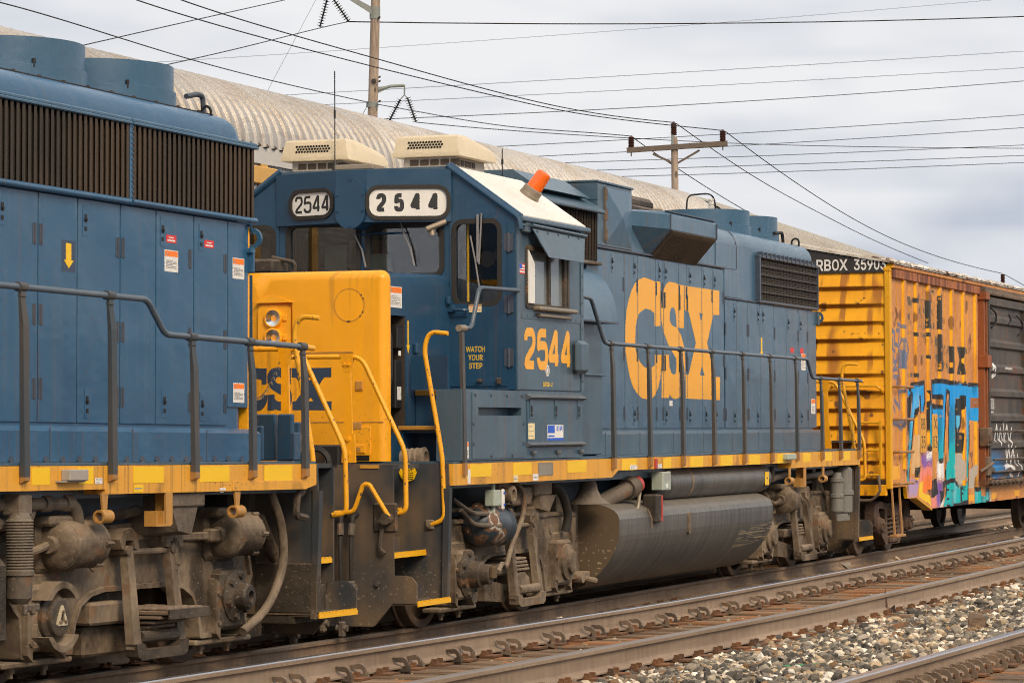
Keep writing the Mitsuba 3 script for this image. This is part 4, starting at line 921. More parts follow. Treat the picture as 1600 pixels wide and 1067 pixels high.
# nose lettering: the side emblem in its wide form, folded round the ridge
nl = []
def nmap(p):      # emblem coordinates -> (y, z)
    return (.64 - (p[0] - 5.78) / (9.47 - 5.78) * 1.005, 2.004 + (p[1] - 2.16) / (3.53 - 2.16) * .395)
npoly = unary_union([Polygon([nmap(p) for p in LOGO[k]]).buffer(0) for k in 'csx'])
for h in HOLES: npoly = npoly.difference(Polygon([nmap(p) for p in h]).buffer(0))
m = pyz(npoly.intersection(sbox(-2, 0, .225, 4)), -1.0318, -1.030); nl.append(m)
m = pyz(npoly.intersection(sbox(.225, 0, 2, 4)), -1.0318, -1.030); v = m.vertices
m.vertices = np.c_[v[:, 0] + np.where(v[:, 1] < .60, (v[:, 1] - .225) * .347, .13), v[:, 1], v[:, 2]]; nl.append(m)
P(nose, "emblem", cat(*nl), "decal_navy", smooth=False)
# electric equipment in the nose recess, stickers, steps up to the cab door
P(nose, "recess_lining", cat(box(-.89, -.545, -.68, -.665, 1.80, 2.86), box(-.56, -.548, -.88, -.66, 1.80, 2.86)), "louvre_dark", smooth=False)
P(nose, "relay_cabinet", cat(box(-.70, -.57, -.87, -.70, 2.56, 2.78, .01), box(-.72, -.57, -.86, -.70, 2.02, 2.46, .01), *[cyl((-.70 + a, -.876, z), (-.70 + a, -.868, z), .008, 6) for a in (.01, .06, .11) for z in (2.575, 2.765)]), "plain_black")
P(nose, "recess_cable", cat(tube([(-.84, -.80, 2.75), (-.80, -.84, 2.70), (-.78, -.84, 2.3), (-.82, -.8, 2.1)], .022, 8, .08), tube([(-.86, -.78, 2.6), (-.85, -.82, 2.3), (-.84, -.80, 1.9)], .014, 8, .05)), "rubber")
P(nose, "cabinet_tag", cat(box(-.68, -.62, -.8725, -.87, 2.50, 2.545), box(-.69, -.60, -.864, -.861, 2.10, 2.22)), "decal_white", smooth=False)
sticker(nose, -.94, -.63, 2.93, 3.12, -.8865)
ar = Polygon([(-.50, 2.82), (-.47, 2.82), (-.47, 2.60), (-.445, 2.60), (-.485, 2.52), (-.525, 2.60), (-.50, 2.60)])
P(nose, "arrow_sticker_ground", box(-.535, -.435, -.8868, -.885, 2.50, 2.84), "decal_navy", smooth=False)
P(nose, "arrow_sticker", pxz(ar, -.888, -.8868), "reflect_yellow", smooth=False)
P(nose, "nose_latch", cat(box(-.37, -.29, -.93, -.885, 2.52, 2.62, .012), box(.44, .50, -.93, -.885, 3.0, 3.08, .012)), "paint_blue_front")
P(nose, "brake_wheel_box", cat(box(-.80, -.45, .32, .62, 3.27, 3.40, .02), tube([(-.6, .20, 3.28), (-.6, .18, 3.37), (-.6, .42, 3.42)], .02, 8, .05)), "truck_dark")
st = unique(L2 + "__cab_steps")
scene[st] = mikit.ply(cat(box(-.30, .57, -1.30, -.886, 1.546, 2.14), box(-.66, -.30, -1.30, -.886, 1.80, 1.83), pxz(sbox(-.66, 1.546, -.30, 1.80), -.905, -.89)), "paint_blue_front", smooth=False)
P(st, "step_edge", box(-.335, -.30, -1.305, -.89, 2.14, 2.19, .006), "tread_yellow", smooth=False)
P(st, "step_edge", box(-.70, -.66, -1.36, -.87, 1.825, 1.865, .006), "tread_yellow", smooth=False)
P(st, "step_plate", box(-.30, .57, -1.33, -.886, 2.14, 2.17), "pilot_plate", smooth=False)
P(st, "riser", cat(box(-.312, -.30, -1.30, -.89, 1.84, 2.14), box(-.50, -.49, -1.28, -.92, 2.20, 2.5)), "paint_blue_front", smooth=False)
P(st, "floor_duct", lathe((-.85, -.98, 1.56), (-.85, -1.25, 1.58), [(0, 0), (0, .09), (.05, .10), (.06, .09), (.10, .10), (.11, .09), (.15, .10), (.16, .09), (.22, .10), (.23, .06), (.2, .055), (.2, 0)], 20), "truck_grime")
prin("tread_yellow", painted((.62, .30, .03), (.12, .09, .06), .35, 1.0), .55)
# boxes below the cab
bx = unique(L2 + "__battery_box")
_b = cut(box(-.84, 2.485, -1.54, -1.30, 1.55, 2.19), box(-.43, .70, -1.7, -1.42, 1.955, 2.03))
scene[bx] = mikit.ply(cat(_b, box(.45, 2.485, -1.32, -.9, 1.55, 2.19)), "paint_blue_dusty", smooth=False)
P(bx, "slot_shade", cat(box(-.38, .38, -1.41, -1.40, 1.955, 2.03)), "galvanised", smooth=False)
P(bx, "panel", box(-.58, .80, -1.548, -1.54, 1.565, 2.165, .003).difference(box(-.43, .70, -1.7, -1.3, 1.955, 2.03)) if False else cut(box(-.58, .80, -1.548, -1.54, 1.565, 2.165), box(-.43, .70, -1.7, -1.3, 1.955, 2.03)), "paint_blue_dusty", smooth=False)
P(bx, "bolt", cat(*[cyl((x, -1.556, z), (x, -1.547, z), .016, 6) for x, z in ((-.5, 2.14), (-.1, 2.14), (.32, 2.14), (.72, 2.14), (-.55, 1.88), (.76, 1.88), (-.55, 1.70), (.76, 1.70), (-.1, 1.585), (.45, 1.585))]), "hinge_paint")
kd = P(bx, "hinged_lid", box(.87, 2.44, -1.55, -1.54, 1.70, 2.13, .003), "paint_blue_dusty", smooth=False)
P(bx, "lid_rail", cat(hull([(.85, -1.60, 2.13), (2.47, -1.60, 2.13), (.85, -1.54, 2.165), (2.47, -1.54, 2.165), (.85, -1.54, 2.10), (2.47, -1.54, 2.10)]), hull([(.85, -1.60, 1.68), (2.47, -1.60, 1.68), (.85, -1.54, 1.71), (2.47, -1.54, 1.71), (.85, -1.54, 1.655), (2.47, -1.54, 1.655)])), "lid_rail_paint")
prin("lid_rail_paint", painted((.045, .07, .10), (.2, .19, .18), .4, .4), .4)
for lx in (.96, 1.66, 2.34):
    P(bx, "latch", cat(box(lx - .04, lx + .04, -1.557, -1.55, 1.93, 2.12)), "paint_blue_dusty", smooth=False)
    P(bx, "latch_handle", cat(box(lx - .02, lx + .02, -1.562, -1.556, 1.99, 2.05), box(lx - .02, lx + .02, -1.562, -1.556, 1.95, 1.98)), "plain_black", smooth=False)
    P(bx, "lid_hook", box(lx + .02, lx + .10, -1.58, -1.54, 1.585, 1.625, .01), "lid_rail_paint")
sticker(bx, .88, 1.06, 1.735, 1.885, -1.5502, None, "decal_cream", 3)
kq = P(bx, "safety_sticker", box(1.42, 1.88, -1.5512, -1.55, 1.72, 1.87), "decal_white", smooth=False)
P(bx, "safety_sticker_print", cat(box(1.42, 1.88, -1.5522, -1.5512, 1.72, 1.745), box(1.43, 1.63, -1.5522, -1.5512, 1.79, 1.865), text_side("KO APU", 1.68, 1.86, 1.81, 1.86, -1.5512), box(1.44, 1.62, -1.5522, -1.5512, 1.755, 1.77)), "decal_blue", smooth=False)
sticker(bx, -.78, -.66, 1.57, 1.72, -1.5405)

# --- long hood
hood = unique(L2 + "__hood")
scene[hood] = mikit.ply(cat(hood_shell(2.5, 14.12, .895, 1.55, 4.295, end1=True)), "paint_blue", smooth=32)
P(hood, "base_duct", cat(hull([(x, y, z) for x in (4.44, 14.02) for y, z in ((-1.02, 1.547), (-1.02, 1.77), (-.97, 1.805), (-.88, 1.805), (-.88, 1.547))])), "paint_blue_dusty", smooth=False)
P(hood, "duct_seam", cat(*[box(x - .006, x + .006, -1.0225, -1.018, 1.55, 1.79) for x in (4.75, 5.95, 7.2, 8.4, 9.6, 10.8, 12.0)]), "hinge_paint", smooth=False)
seams = [4.80, 5.765, 6.24, 6.90, 7.19, 7.79, 8.12, 8.72, 9.17, 9.66]
lat = {0: [(5.34, 3.64)], 1: [(6.127, 3.62), (6.10, 1.98)], 3: [(7.05, 3.62)], 4: [(7.29, 3.62), (7.28, 1.98)], 6: [(8.24, 3.61), (8.11 + .1, 1.98)], 7: [(8.83, 3.61), (8.87, 1.98)], 8: [(9.26, 3.61), (9.30, 1.98)]}
hin = {0: 5.74, 1: 6.22, 2: 6.92, 3: 7.17, 5: 7.81, 6: 8.10, 7: 9.15, 8: 9.64}
for i, (a, b) in enumerate(zip(seams, seams[1:])):
    door_panel(hood, a, b, 1.83, 3.765, -.895, "paint_blue", lat.get(i, ()), (hin[i], (3.42, 2.65, 2.0)) if i in hin else None)
seams2 = [9.70, 10.20, 10.72, 11.28, 11.95, 12.55, 13.17, 13.66, 14.10]
lat2 = {0: [(10.11, 3.26), (10.10, 1.97)], 2: [(11.19, 3.26), (11.15, 1.97)], 3: [(11.42, 3.26)], 5: [(12.66, 3.2), (12.64, 1.97)], 6: [(13.28, 3.2), (13.3, 1.97)]}
hin2 = {0: 9.72, 1: 10.70, 2: 10.74, 4: 11.97, 5: 13.15, 6: 13.64}
for i, (a, b) in enumerate(zip(seams2, seams2[1:])):
    door_panel(hood, a, b, 1.83, 3.405, -.895, "paint_blue", lat2.get(i, ()), (hin2[i], (3.05, 2.5, 2.0)) if i in hin2 else None)
P(hood, "door_rail", cat(box(4.6, 9.70, -.935, -.89, 3.775, 3.80, .005), box(9.70, 14.1, -.925, -.89, 3.415, 3.432, .004)), "hinge_paint", smooth=False)
P(hood, "upper_panel", cat(box(9.34, 10.24, -.905, -.89, 3.79, 4.10, .004), box(9.70, 10.5, -.905, -.89, 3.44, 3.77, .004)), "paint_blue", smooth=False)
P(hood, "roof_seam", tube([(10.24, -.90, 3.8), (10.24, -.90, 4.10), (10.24, -.84, 4.245), (10.24, -.70, 4.30), (10.24, .7, 4.30)], .012, 6, .05), "hinge_paint")
# emblem, cut where the doors part
gaps = unary_union([sbox(x - .012, 1, x + .012, 5) for x in seams])
P(hood, "emblem", pxz(logo_poly.difference(gaps), -.9106, -.9091), "decal_yellow", smooth=False, label="large yellow railway emblem across the hood doors")
P(hood, "hinge", cat(*[cyl((x, -.918, z - .09), (x, -.918, z + .09), .011, 8) for x in (7.12, 7.22, 7.80, 8.10) for z in (3.30, 2.58)]), "hinge_paint")
sticker(hood, 11.45, 11.53, 2.48, 2.60, -.9095, None, "reflect_yellow", 0) if False else P(hood, "arrow_sticker", pxz(Polygon([(11.32, 2.98), (11.38, 2.98), (11.38, 2.80), (11.42, 2.80), (11.35, 2.72), (11.28, 2.80), (11.32, 2.80)]), -.9105, -.909), "reflect_yellow", smooth=False)
sticker(hood, 12.75, 12.95, 2.83, 2.90, -.9092, None, "decal_red", 0) if False else P(hood, "red_sticker", cat(box(12.76, 12.92, -.9102, -.909, 2.82, 2.89), box(13.25, 13.42, -.9102, -.909, 2.82, 2.89)), "decal_red", smooth=False)
sticker(hood, 13.30, 13.52, 2.60, 2.82, -.9092)
sticker(hood, 13.80, 14.02, 2.02, 2.22, -.9092)
P(hood, "logo_tag", box(7.40, 7.52, -.9112, -.9095, 2.09, 2.15), "decal_white", smooth=False)
# radiator grille at the rear
gr = unique(hood + "__radiator_grille")
scene[gr] = mikit.ply(box(11.28, 14.06, -.905, -.89, 3.45, 3.99), "mesh_dark", smooth=False)
P(gr if False else hood, "grille_frame", cat(box(11.13, 14.08, -.955, -.895, 3.99, 4.03, .006), box(11.13, 14.08, -.955, -.895, 3.42, 3.455, .006), box(11.13, 11.19, -.955, -.895, 3.455, 3.99), box(14.05, 14.08, -.955, -.895, 3.455, 3.99), *[box(11.24 + .205 * i, 11.27 + .205 * i, -.965, -.90, 3.995, 4.07) for i in range(14)]), "hinge_paint", smooth=False)
P(hood, "grille_bar", cat(*[box(11.2, 14.05, -.945, -.925, z - .007, z + .007) for z in (3.56, 3.67, 3.78, 3.89)], *[box(11.25, 14.04, -.925, -.917, z - .002, z + .002) for z in np.arange(3.48, 3.98, .036)]), "grille_wire", smooth=False, kind="stuff")
P(hood, "grille_bar", cat(*[box(x - .004, x + .004, -.922, -.912, 3.455, 3.99) for x in np.arange(11.3, 14.05, .075)]), "grille_wire", smooth=False, kind="stuff")
prin("grille_wire", (.065, .058, .052), .55)
# blower duct behind the cab
a = np.linspace(0, math.pi / 2, 9)
arc = [(-.88 - .40 * math.sin(t), 2.95 + .58 * math.cos(t)) for t in a]
P(hood, "blower_duct", pyz(Polygon(arc + [(-.86, 2.95)]), 2.5, 4.40), "paint_blue", smooth=40)
P(hood, "blower_lip", cat(box(2.5, 4.42, -1.29, -.89, 2.935, 2.952)), "hinge_paint", smooth=False)
P(hood, "lower_duct", cat(box(2.5, 4.42, -1.10, -.89, 1.56, 2.935, .01), box(2.5, 4.44, -1.13, -.89, 2.385, 2.405, .006), box(4.42, 4.80, -.93, -.89, 1.82, 3.7, .006)), "paint_blue_dusty", smooth=False)
P(hood, "red_sticker", box(4.62, 4.76, -.9412, -.94, 3.10, 3.22) if False else box(5.0, 5.12, -.9105, -.909, 3.19, 3.27), "decal_red", smooth=False)
# air filter louvres and housings
lg = unique(hood + "__filter_louvre")
scene[lg] = mikit.ply(cat(*[hull([(x, -.955, z) for z in (3.62, 4.20 if False else 4.17)] + [(x + .03, -.895, z) for z in (3.62, 4.17)] + [(x + .012, -.955, z) for z in (3.62, 4.17)] + [(x + .042, -.895, z) for z in (3.62, 4.17)]) for x in np.arange(2.56, 4.72, .052)], box(2.5, 4.76, -.90, -.89, 3.60, 4.2)), "louvre_dark", smooth=False)
P(hood, "louvre_cap", cat(hull([(2.5, -1.02, 4.15), (4.76, -1.02, 4.15), (2.5, -1.02, 4.17), (4.76, -1.02, 4.17), (2.5, -.80, 4.30), (4.76, -.80, 4.30), (2.5, -.80, 4.27), (4.76, -.80, 4.27)]), box(2.5, 4.76, -1.035, -.99, 4.125, 4.165, .01)), "paint_blue_dusty", smooth=False)
P(hood, "louvre_sill", box(2.5, 4.76, -.99, -.89, 3.575, 3.61, .006), "pipe_grime", smooth=False)
P(hood, "roof_hatch", hull([(x, y, z) for x in (2.9, 4.5) for y, z in ((-.95, 4.28), (-.66, 4.475), (.66, 4.475), (.95, 4.28))]), "paint_blue_dusty", smooth=False)
P(hood, "filter_housing", cat(box(4.78, 5.975, -.935, .935, 3.80, 4.475, .008), box(4.76, 6.0, -.95, .95, 4.475, 4.50, .006), box(4.77, 4.785, -.94, .94, 4.29, 4.47)), "paint_blue_dusty", smooth=False)
P(hood, "filter_door", cat(hull([(x, y, z) for x, z in ((5.04, 3.83), (5.95, 3.83), (5.04, 4.44), (5.95, 4.44)) for y in (-.935, -.94)] + [(5.5, -.985, 4.135)])), "paint_blue", smooth=False)
P(hood, "filter_hinge", cat(*[cyl((5.02, -.95, z - .06), (5.02, -.95, z + .06), .02, 8) for z in (3.92, 4.14, 4.36)], box(5.0, 5.035, -.95, -.935, 3.84, 4.44)), "anchor_rust")
# dynamic brake blister
db = unique(hood + "__brake_blister")
sec = [(-.85, 4.275), (-1.13, 4.275), (-1.17, 4.235), (-1.17, 4.075), (-.90, 3.775), (-.85, 3.775)]
scene[db] = mikit.ply(cat(hull([(x, y, z) for x in (6.62, 8.48) for y, z in sec]), hull([(6.62, y, z) for y, z in sec] + [(6.02, -.895, 4.25), (6.02, -.895, 4.09), (6.55, -.85, 3.78), (6.02, -.7, 4.28)]),
                          hull([(8.48, y, z) for y, z in sec] + [(8.62, -.895, 4.25), (8.62, -.895, 3.80), (8.62, -.7, 4.28)])), "paint_blue", smooth=False)
P(hood, "blister_grille", cat(hull([(x, y, z) for x in (6.70, 8.42) for y, z in ((-1.178, 4.06), (-.91, 3.765), (-.90, 3.775), (-1.168, 4.07))])), "louvre_dark", smooth=False)
P(hood, "blister_fin", cat(*[hull([(x + dx, y, z) for dx in (0, .012) for y, z in ((-1.190, 4.052), (-.925, 3.755), (-.905, 3.772), (-1.17, 4.07))]) for x in np.arange(6.74, 8.42, .052)]), "louvre_fin", smooth=False)
prin("louvre_fin", rusty_smoke, .5)
P(hood, "blister_frame", cat(tube([(6.64, -1.172, 4.24), (6.64, -1.172, 4.075), (6.64, -.90, 3.775)], .014, 6), tube([(8.47, -1.172, 4.24), (8.47, -1.172, 4.075), (8.47, -.90, 3.775)], .014, 6), box(6.6, 8.5, -1.155, -1.125, 4.272, 4.285)), "hinge_paint")
# things on the hood roof
fan(L2, 11.84); fan(L2, 13.20)
P(L2, "exhaust_hatch", cat(box(7.2, 9.6, -.50, .50, 4.29, 4.43, .03), box(7.0, 8.8, -.30, .32, 4.43, 4.58, .05)), "truck_dark")
P(L2, "exhaust_stack", cat(*[lathe((x, .1, 4.3), (x, .1, 4.55), [(0, .16), (.2, .16), (.25, .13), (.25, .10), (0, .10)], 20) for x in (9.95, 10.4, 10.75)]), "anchor_rust")
P(L2, "lifting_eye", cat(*[tube([(x, -.72 - .05, 4.28), (x, -.72 - .05, 4.36), (x, -.72, 4.39), (x, -.72 + .05, 4.36), (x, -.72 + .05, 4.28)], .014, 6, .04) for x in (13.75,)]), "plain_black")
P(L2, "roof_pipe", tube([(13.05, -.62, 4.42), (13.45, -.62, 4.45), (13.50, -.62, 4.28)], .022, 8, .05), "plain_black")
P(L2, "insulator_stack", cat(lathe((12.2, 0, 4.68), (12.2, 0, 4.86), [(0, 0)] + [(i * .018 + j, r) for i in range(9) for j, r in ((0, .028), (.009, .046))] + [(.17, 0)], 14)), "decal_white")
P(L2, "insulator_lead", tube([(11.75, .2, 4.62), (11.78, .2, 4.86), (12.1, 0, 4.90), (12.35, 0, 4.86), (12.45, 0, 4.62)], .012, 6, .1), "plain_black")
P(L2, "rear_eye", cat(lathe((14.18, -.905, 3.325), (14.21, -.905, 3.325), [(0, .085), (0, .05), (.03, .05), (.03, .085), (0, .085)], 20), box(14.08, 14.15, -.95, -.88, 3.22, 3.38, .01)), "paint_blue_dusty")
# rails and stanchions
railing(L2, [(2.46, 3.15), (2.80, 3.14), (3.22, 2.70), (11.26, 2.697), (11.50, 2.465), (14.10, 2.46)], [3.44, 4.66, 5.85, 7.05, 8.30, 9.50, 10.68, 11.92, 12.88, 13.88])
P(L2, "rail_tip", cyl((14.05, -1.53, 2.46), (14.32, -1.50, 2.455), .02, 10), "worn_yellow")
P(L2, "door_grab", tube([(-.76, -1.50, 2.735), (-.52, -1.52, 2.745), (-.35, -1.53, 3.115), (.60, -1.56, 3.13)], .021, 10, .06), "rail_paint", smooth=40)
P(L2, "door_grab_post", hull([(-.80, -1.56, 1.42), (-.73, -1.56, 1.42), (-.80, -1.53, 1.42), (-.73, -1.53, 1.42), (-.81, -1.54, 2.70), (-.75, -1.54, 2.70), (-.81, -1.51, 2.70), (-.75, -1.51, 2.70)]), "stanchion_paint", smooth=False)
P(L2, "grab_knuckle", cyl((-.80, -1.505, 2.735), (-.66, -1.51, 2.737), .032, 10), "galvanised")
# ditch lights, plates and boxes on the front platform
for s in (-1, 1):
    dl = P(L2, "ditch_light", cat(box(-1.80, -1.60, s * .60 - .17, s * .60 + .17, 1.30, 1.70, .015), lathe((-1.80, s * .56, 1.535), (-1.86, s * .56, 1.535), [(0, 0), (0, .155), (.03, .155), (.045, .12), (.03, .11), (.03, 0)], 30)), "plain_black")
    P(dl, "reflector", lathe((-1.80, s * .56, 1.535), (-1.87, s * .56, 1.535), [(.031, 0), (.036, .06), (.05, .11)], 24), "reflector", smooth=True)
    P(dl, "lens", lathe((-1.851, s * .56, 1.535), (-1.87, s * .56, 1.535), [(0, .11), (.01, .07), (.015, 0)], 24), "lamp_glass", smooth=True)
P(L2, "drop_plate", cat(box(-1.95, -1.80, -.45, .45, 1.53, 1.56, .01), box(-1.86, -1.80, .12, .44, 1.55, 1.93, .01), box(-1.86, -1.80, -.42, -.20, 1.55, 1.90, .01)), "paint_blue_front", smooth=False)
P(L2, "uncoupling_lever", cat(tube([(-1.90, .2, 1.12), (-1.90, -.55, 1.10), (-1.90, -.95, 1.12), (-1.90, -1.04, 1.36), (-1.90, -1.10, 1.36), (-1.90, -1.28, 1.08)], .02, 8, .05)), "worn_yellow", smooth=40)
P(L2, "lever_bracket", cat(box(-1.84, -1.80, -1.10, -1.33, .94, 1.20, .02), cyl((-1.93, -1.25, 1.06), (-1.80, -1.25, 1.06), .05, 10), tube([(-1.86, -1.2, .98), (-1.87, -1.18, .80), (-1.87, -1.23, .76)], .02, 6, .04)), "truck_dark")
P(L2, "corner_step", cat(box(-1.83, -1.80, -.98, -1.15, 1.495, 1.525)), "tread_yellow", smooth=False)
P(L2, "red_handle", cat(box(-1.78, -1.74, -.30, -.24, 1.70, 1.86, .012), cyl((-1.76, -.30, 1.66), (-1.76, -.22, 1.56), .03, 8)), "red_paint")
P(L2, "receptacle", cat(box(-1.85, -1.78, -.36, -.52, 1.62, 1.80, .02), cyl((-1.90, -.40, 1.74), (-1.80, -.40, 1.74), .045, 12)), "galvanised")
# --- below the frame
tank = unique(L2 + "__fuel_tank")
tp = [(0, .17), (-.70, .17), (-1.10, .175), (-1.17, .20), (-1.39, .36), (-1.565, .61), (-1.60, .74), (-1.605, .88), (-1.58, .955), (-1.50, 1.01), (-1.36, 1.05), (-1.1, 1.06), (0, 1.06)]
def _spline(pts, n=60):
    from scipy.interpolate import PchipInterpolator
    q = np.array(pts); t = np.concatenate([[0], np.cumsum(np.linalg.norm(np.diff(q, axis=0), axis=1))])
    return [tuple(v) for v in PchipInterpolator(t, q)(np.linspace(0, t[-1], n))]
tp = tp[:2] + _spline(tp[2:], 48)
fullp = Polygon([(y * .965, z) for y, z in tp] + [(-y * .965, z) for y, z in tp[::-1]]).buffer(.03).buffer(-.03)
scene[tank] = mikit.ply(pyz(fullp, 3.62, 9.52), "tank_paint", smooth=40)
P(L2, "tank_gauge", cat(pxz(unary_union([Point(6.05, .86).buffer(.05), Point(6.05, .72).buffer(.05)]).convex_hull, -1.56, -1.535)), "truck_grime")
P(L2, "gauge_glass", cat(box(4.72, 4.90, -1.60, -1.44, .83, 1.13, .015)), "truck_dark")
P(L2, "gauge_stripe", box(4.90, 4.935, -1.605, -1.50, .84, 1.12, .006), "red_paint")
P(L2, "tank_strap", tube([(4.55, -1.55, .98), (4.57, -1.59, .88), (4.58, -1.585, .78)], .012, 6), "anchor_rust")
P(L2, "air_reservoir", lathe((5.55, -1.28, 1.225), (9.98, -1.28, 1.225), [(0, 0), (.02, .08), (.08, .14), (.18, .172), (.30, .18), (4.15, .18), (4.27, .172), (4.36, .14), (4.42, .08), (4.43, 0)], 32), "tank_paint", smooth=35)
P(L2, "reservoir_strap", cat(*[lathe((x, -1.28, 1.225), (x + .06, -1.28, 1.225), [(0, .178), (0, .186), (.06, .186), (.06, .178)], 30) for x in (6.5, 9.55)]), "truck_grime")
P(L2, "reservoir_sticker", lathe((9.72, -1.28, 1.225), (9.9, -1.28, 1.225), [(0, .1815), (.0, .1835), (.14, .1835), (.14, .1815)], 30), "reflect_yellow") if False else P(L2, "reservoir_sticker", box(9.50, 9.66, -1.465, -1.455, 1.14, 1.30, .003), "reflect_yellow", smooth=False)
P(L2, "relay_box", box(5.16, 5.46, -1.53, -1.40, 1.165, 1.365, .008), "green_box")
P(L2, "relay_box_label", box(5.22, 5.43, -1.532, -1.53, 1.27, 1.35), "decal_grey", smooth=False)
P(L2, "relay_box_tag", box(5.28, 5.35, -1.532, -1.53, 1.19, 1.235), "decal_white", smooth=False)
P(L2, "bell", lathe((3.30, -1.32, 1.30), (3.30, -1.32, 1.06), [(0, 0), (0, .07), (.03, .085), (.10, .10), (.17, .14), (.215, .20), (.235, .225), (.24, .21), (.20, 0)], 30), "pipe_grime", smooth=35)
fc = np.array([4.45, -1.36, 1.20])
P(L2, "filler_neck", cat(cyl((3.75, -1.2, 1.02), (4.52, -1.40, 1.22), .085, 18), lathe((4.40, -1.37, 1.19), (4.58, -1.42, 1.237), [(0, .09), (.0, .115), (.05, .12), (.10, .12), (.12, .10), (.16, .10), (.16, 0)], 22)), "pipe_grime", smooth=35)
P(L2, "filler_cap", lathe((4.56, -1.415, 1.232), (4.70, -1.452, 1.268), [(0, 0), (0, .088), (.05, .088), (.06, .07), (.06, 0)], 18), "red_paint", label="red fuel filler cap")
P(L2, "vent_pipe", tube([(4.60, -1.45, 1.17), (4.50, -1.47, 1.05), (4.45, -1.47, .98)], .02, 8), "galvanised")
P(L2, "tank_pipe", cat(tube([(3.56, -1.06, 1.05), (3.55, -1.08, .32)], .05, 12), tube([(3.56, -.96, 1.03), (3.56, -.95, .50)], .045, 12), tube([(3.58, -1.30, .27), (3.42, -1.22, .30), (3.2, -1.2, .33)], .03, 8)), "truck_grime", smooth=40)
P(L2, "frame_bolster_arm", cat(box(3.3, 3.58, -1.24, -1.12, .27, .37, .01), cyl((3.28, -1.27, .32), (3.28, -1.08, .32), .06, 12)), "truck_grime")
truck(L2, 1.3716, ("drive", "plain"), [], shock=1)
tk = L2 + "__truck"
P(tk, "brake_cylinder", cat(lathe((.05, -1.30, .965), (.72, -1.30, .925), [(0, 0), (.03, .10), (.10, .18), (.2, .21), (.5, .205), (.58, .17), (.62, .18), (.66, .12), (.67, 0)], 24), lathe((.68, -1.30, .925), (.82, -1.30, .915), [(0, 0), (0, .17), (.05, .19), (.10, .15), (.13, 0)], 20)), "cyl_peel", smooth=35)
def peel(p, n, uv):
    f = fbm(p.x * 6, p.y * 6, p.z * 6, 4)
    c = mix((.030, .042, .055), (.16, .085, .05), smoothstep(.50, .56, f))
    return mix(c, (.40, .40, .36), smoothstep(.60, .63, f) * smoothstep(.68, .65, f))
prin("cyl_peel", peel, .4, specular=.5)
P(tk, "air_pipe", cat(tube([(-.35, -1.34, 1.10), (-.05, -1.36, .95), (.25, -1.5, .94)], .022, 8, .1), tube([(-.45, -1.3, 1.2), (-.2, -1.4, 1.06), (.2, -1.42, 1.05)], .022, 8, .1)), "pipe_grime", smooth=40)
P(tk, "sensor_cable", tube([(.10, -1.53, .52), (.30, -1.50, .60), (.55, -1.44, .52), (.75, -1.42, .72), (1.15, -1.40, 1.0), (1.2, -1.40, 1.22), (.95, -1.38, 1.34)], .024, 8, .16), "truck_grime", smooth=40)
truck(L2, 11.7344, ("disc" if False else "tri2", "plain"), [(-.98, -.48, .93, True)], shock=1)
# piping hung from the frame
P(L2, "brake_valve", cat(box(.10, .28, -1.50, -1.40, 1.12, 1.27, .01), cyl((.20, -1.45, 1.02), (.20, -1.45, 1.33), .02, 8)), "green_box")
P(L2, "valve_dial", cat(box(.285, .34, -1.515, -1.49, 1.09, 1.275, .008)), "decal_white")
P(L2, "valve_light", cat(cyl((.312, -1.522, 1.24), (.312, -1.513, 1.24), .014, 8), cyl((.312, -1.522, 1.13), (.312, -1.513, 1.13), .014, 8)), "decal_blue")
P(L2, "pipe_flange", cat(lathe((.62, -1.50, 1.215), (.62, -1.36, 1.215), [(0, .055), (0, .085), (.03, .085), (.03, .075), (.14, .075), (.14, .055), (0, .055)], 20), box(.55, .95, -1.38, -1.34, 1.12, 1.33)), "truck_grime")
P(L2, "frame_pipe", cat(tube([(.0, -1.25, 1.08), (1.0, -1.25, 1.10), (1.6, -1.3, 1.20), (2.1, -1.3, 1.28)], .03, 8, .1), tube([(1.2, -1.2, 1.0), (2.0, -1.2, 1.02)], .026, 8)), "pipe_grime", smooth=40)
P(L2, "side_bearing", cat(box(1.0, 1.5, -1.36, -1.2, 1.10, 1.27, .015), cyl((1.50, -1.30, 1.17), (1.60, -1.30, 1.17), .03, 10), box(1.62, 2.1, -1.36, -1.10, 1.18, 1.33, .02), hull([(1.75, -1.36, 1.18), (2.2, -1.36, 1.18), (2.0, -1.36, 1.02), (1.7, -1.36, 1.06), (1.75, -1.1, 1.18), (2.2, -1.1, 1.18), (2.0, -1.1, 1.02), (1.7, -1.1, 1.06)])), "truck_grime")
P(L2, "cable_hose", tube([(2.35, -1.25, 1.30), (2.65, -1.28, 1.18), (2.8, -1.28, .95), (2.78, -1.25, .80)], .045, 10, .2), "rubber", smooth=40)
P(L2, "under_beam", cat(box(-1.0, 3.5, -1.0, 1.0, .90, 1.0), box(2.2, 3.4, -1.05, -.95, 1.12, 1.2), box(10.4, 14.0, -1.0, 1.0, .95, 1.05)), "truck_dark", smooth=False)
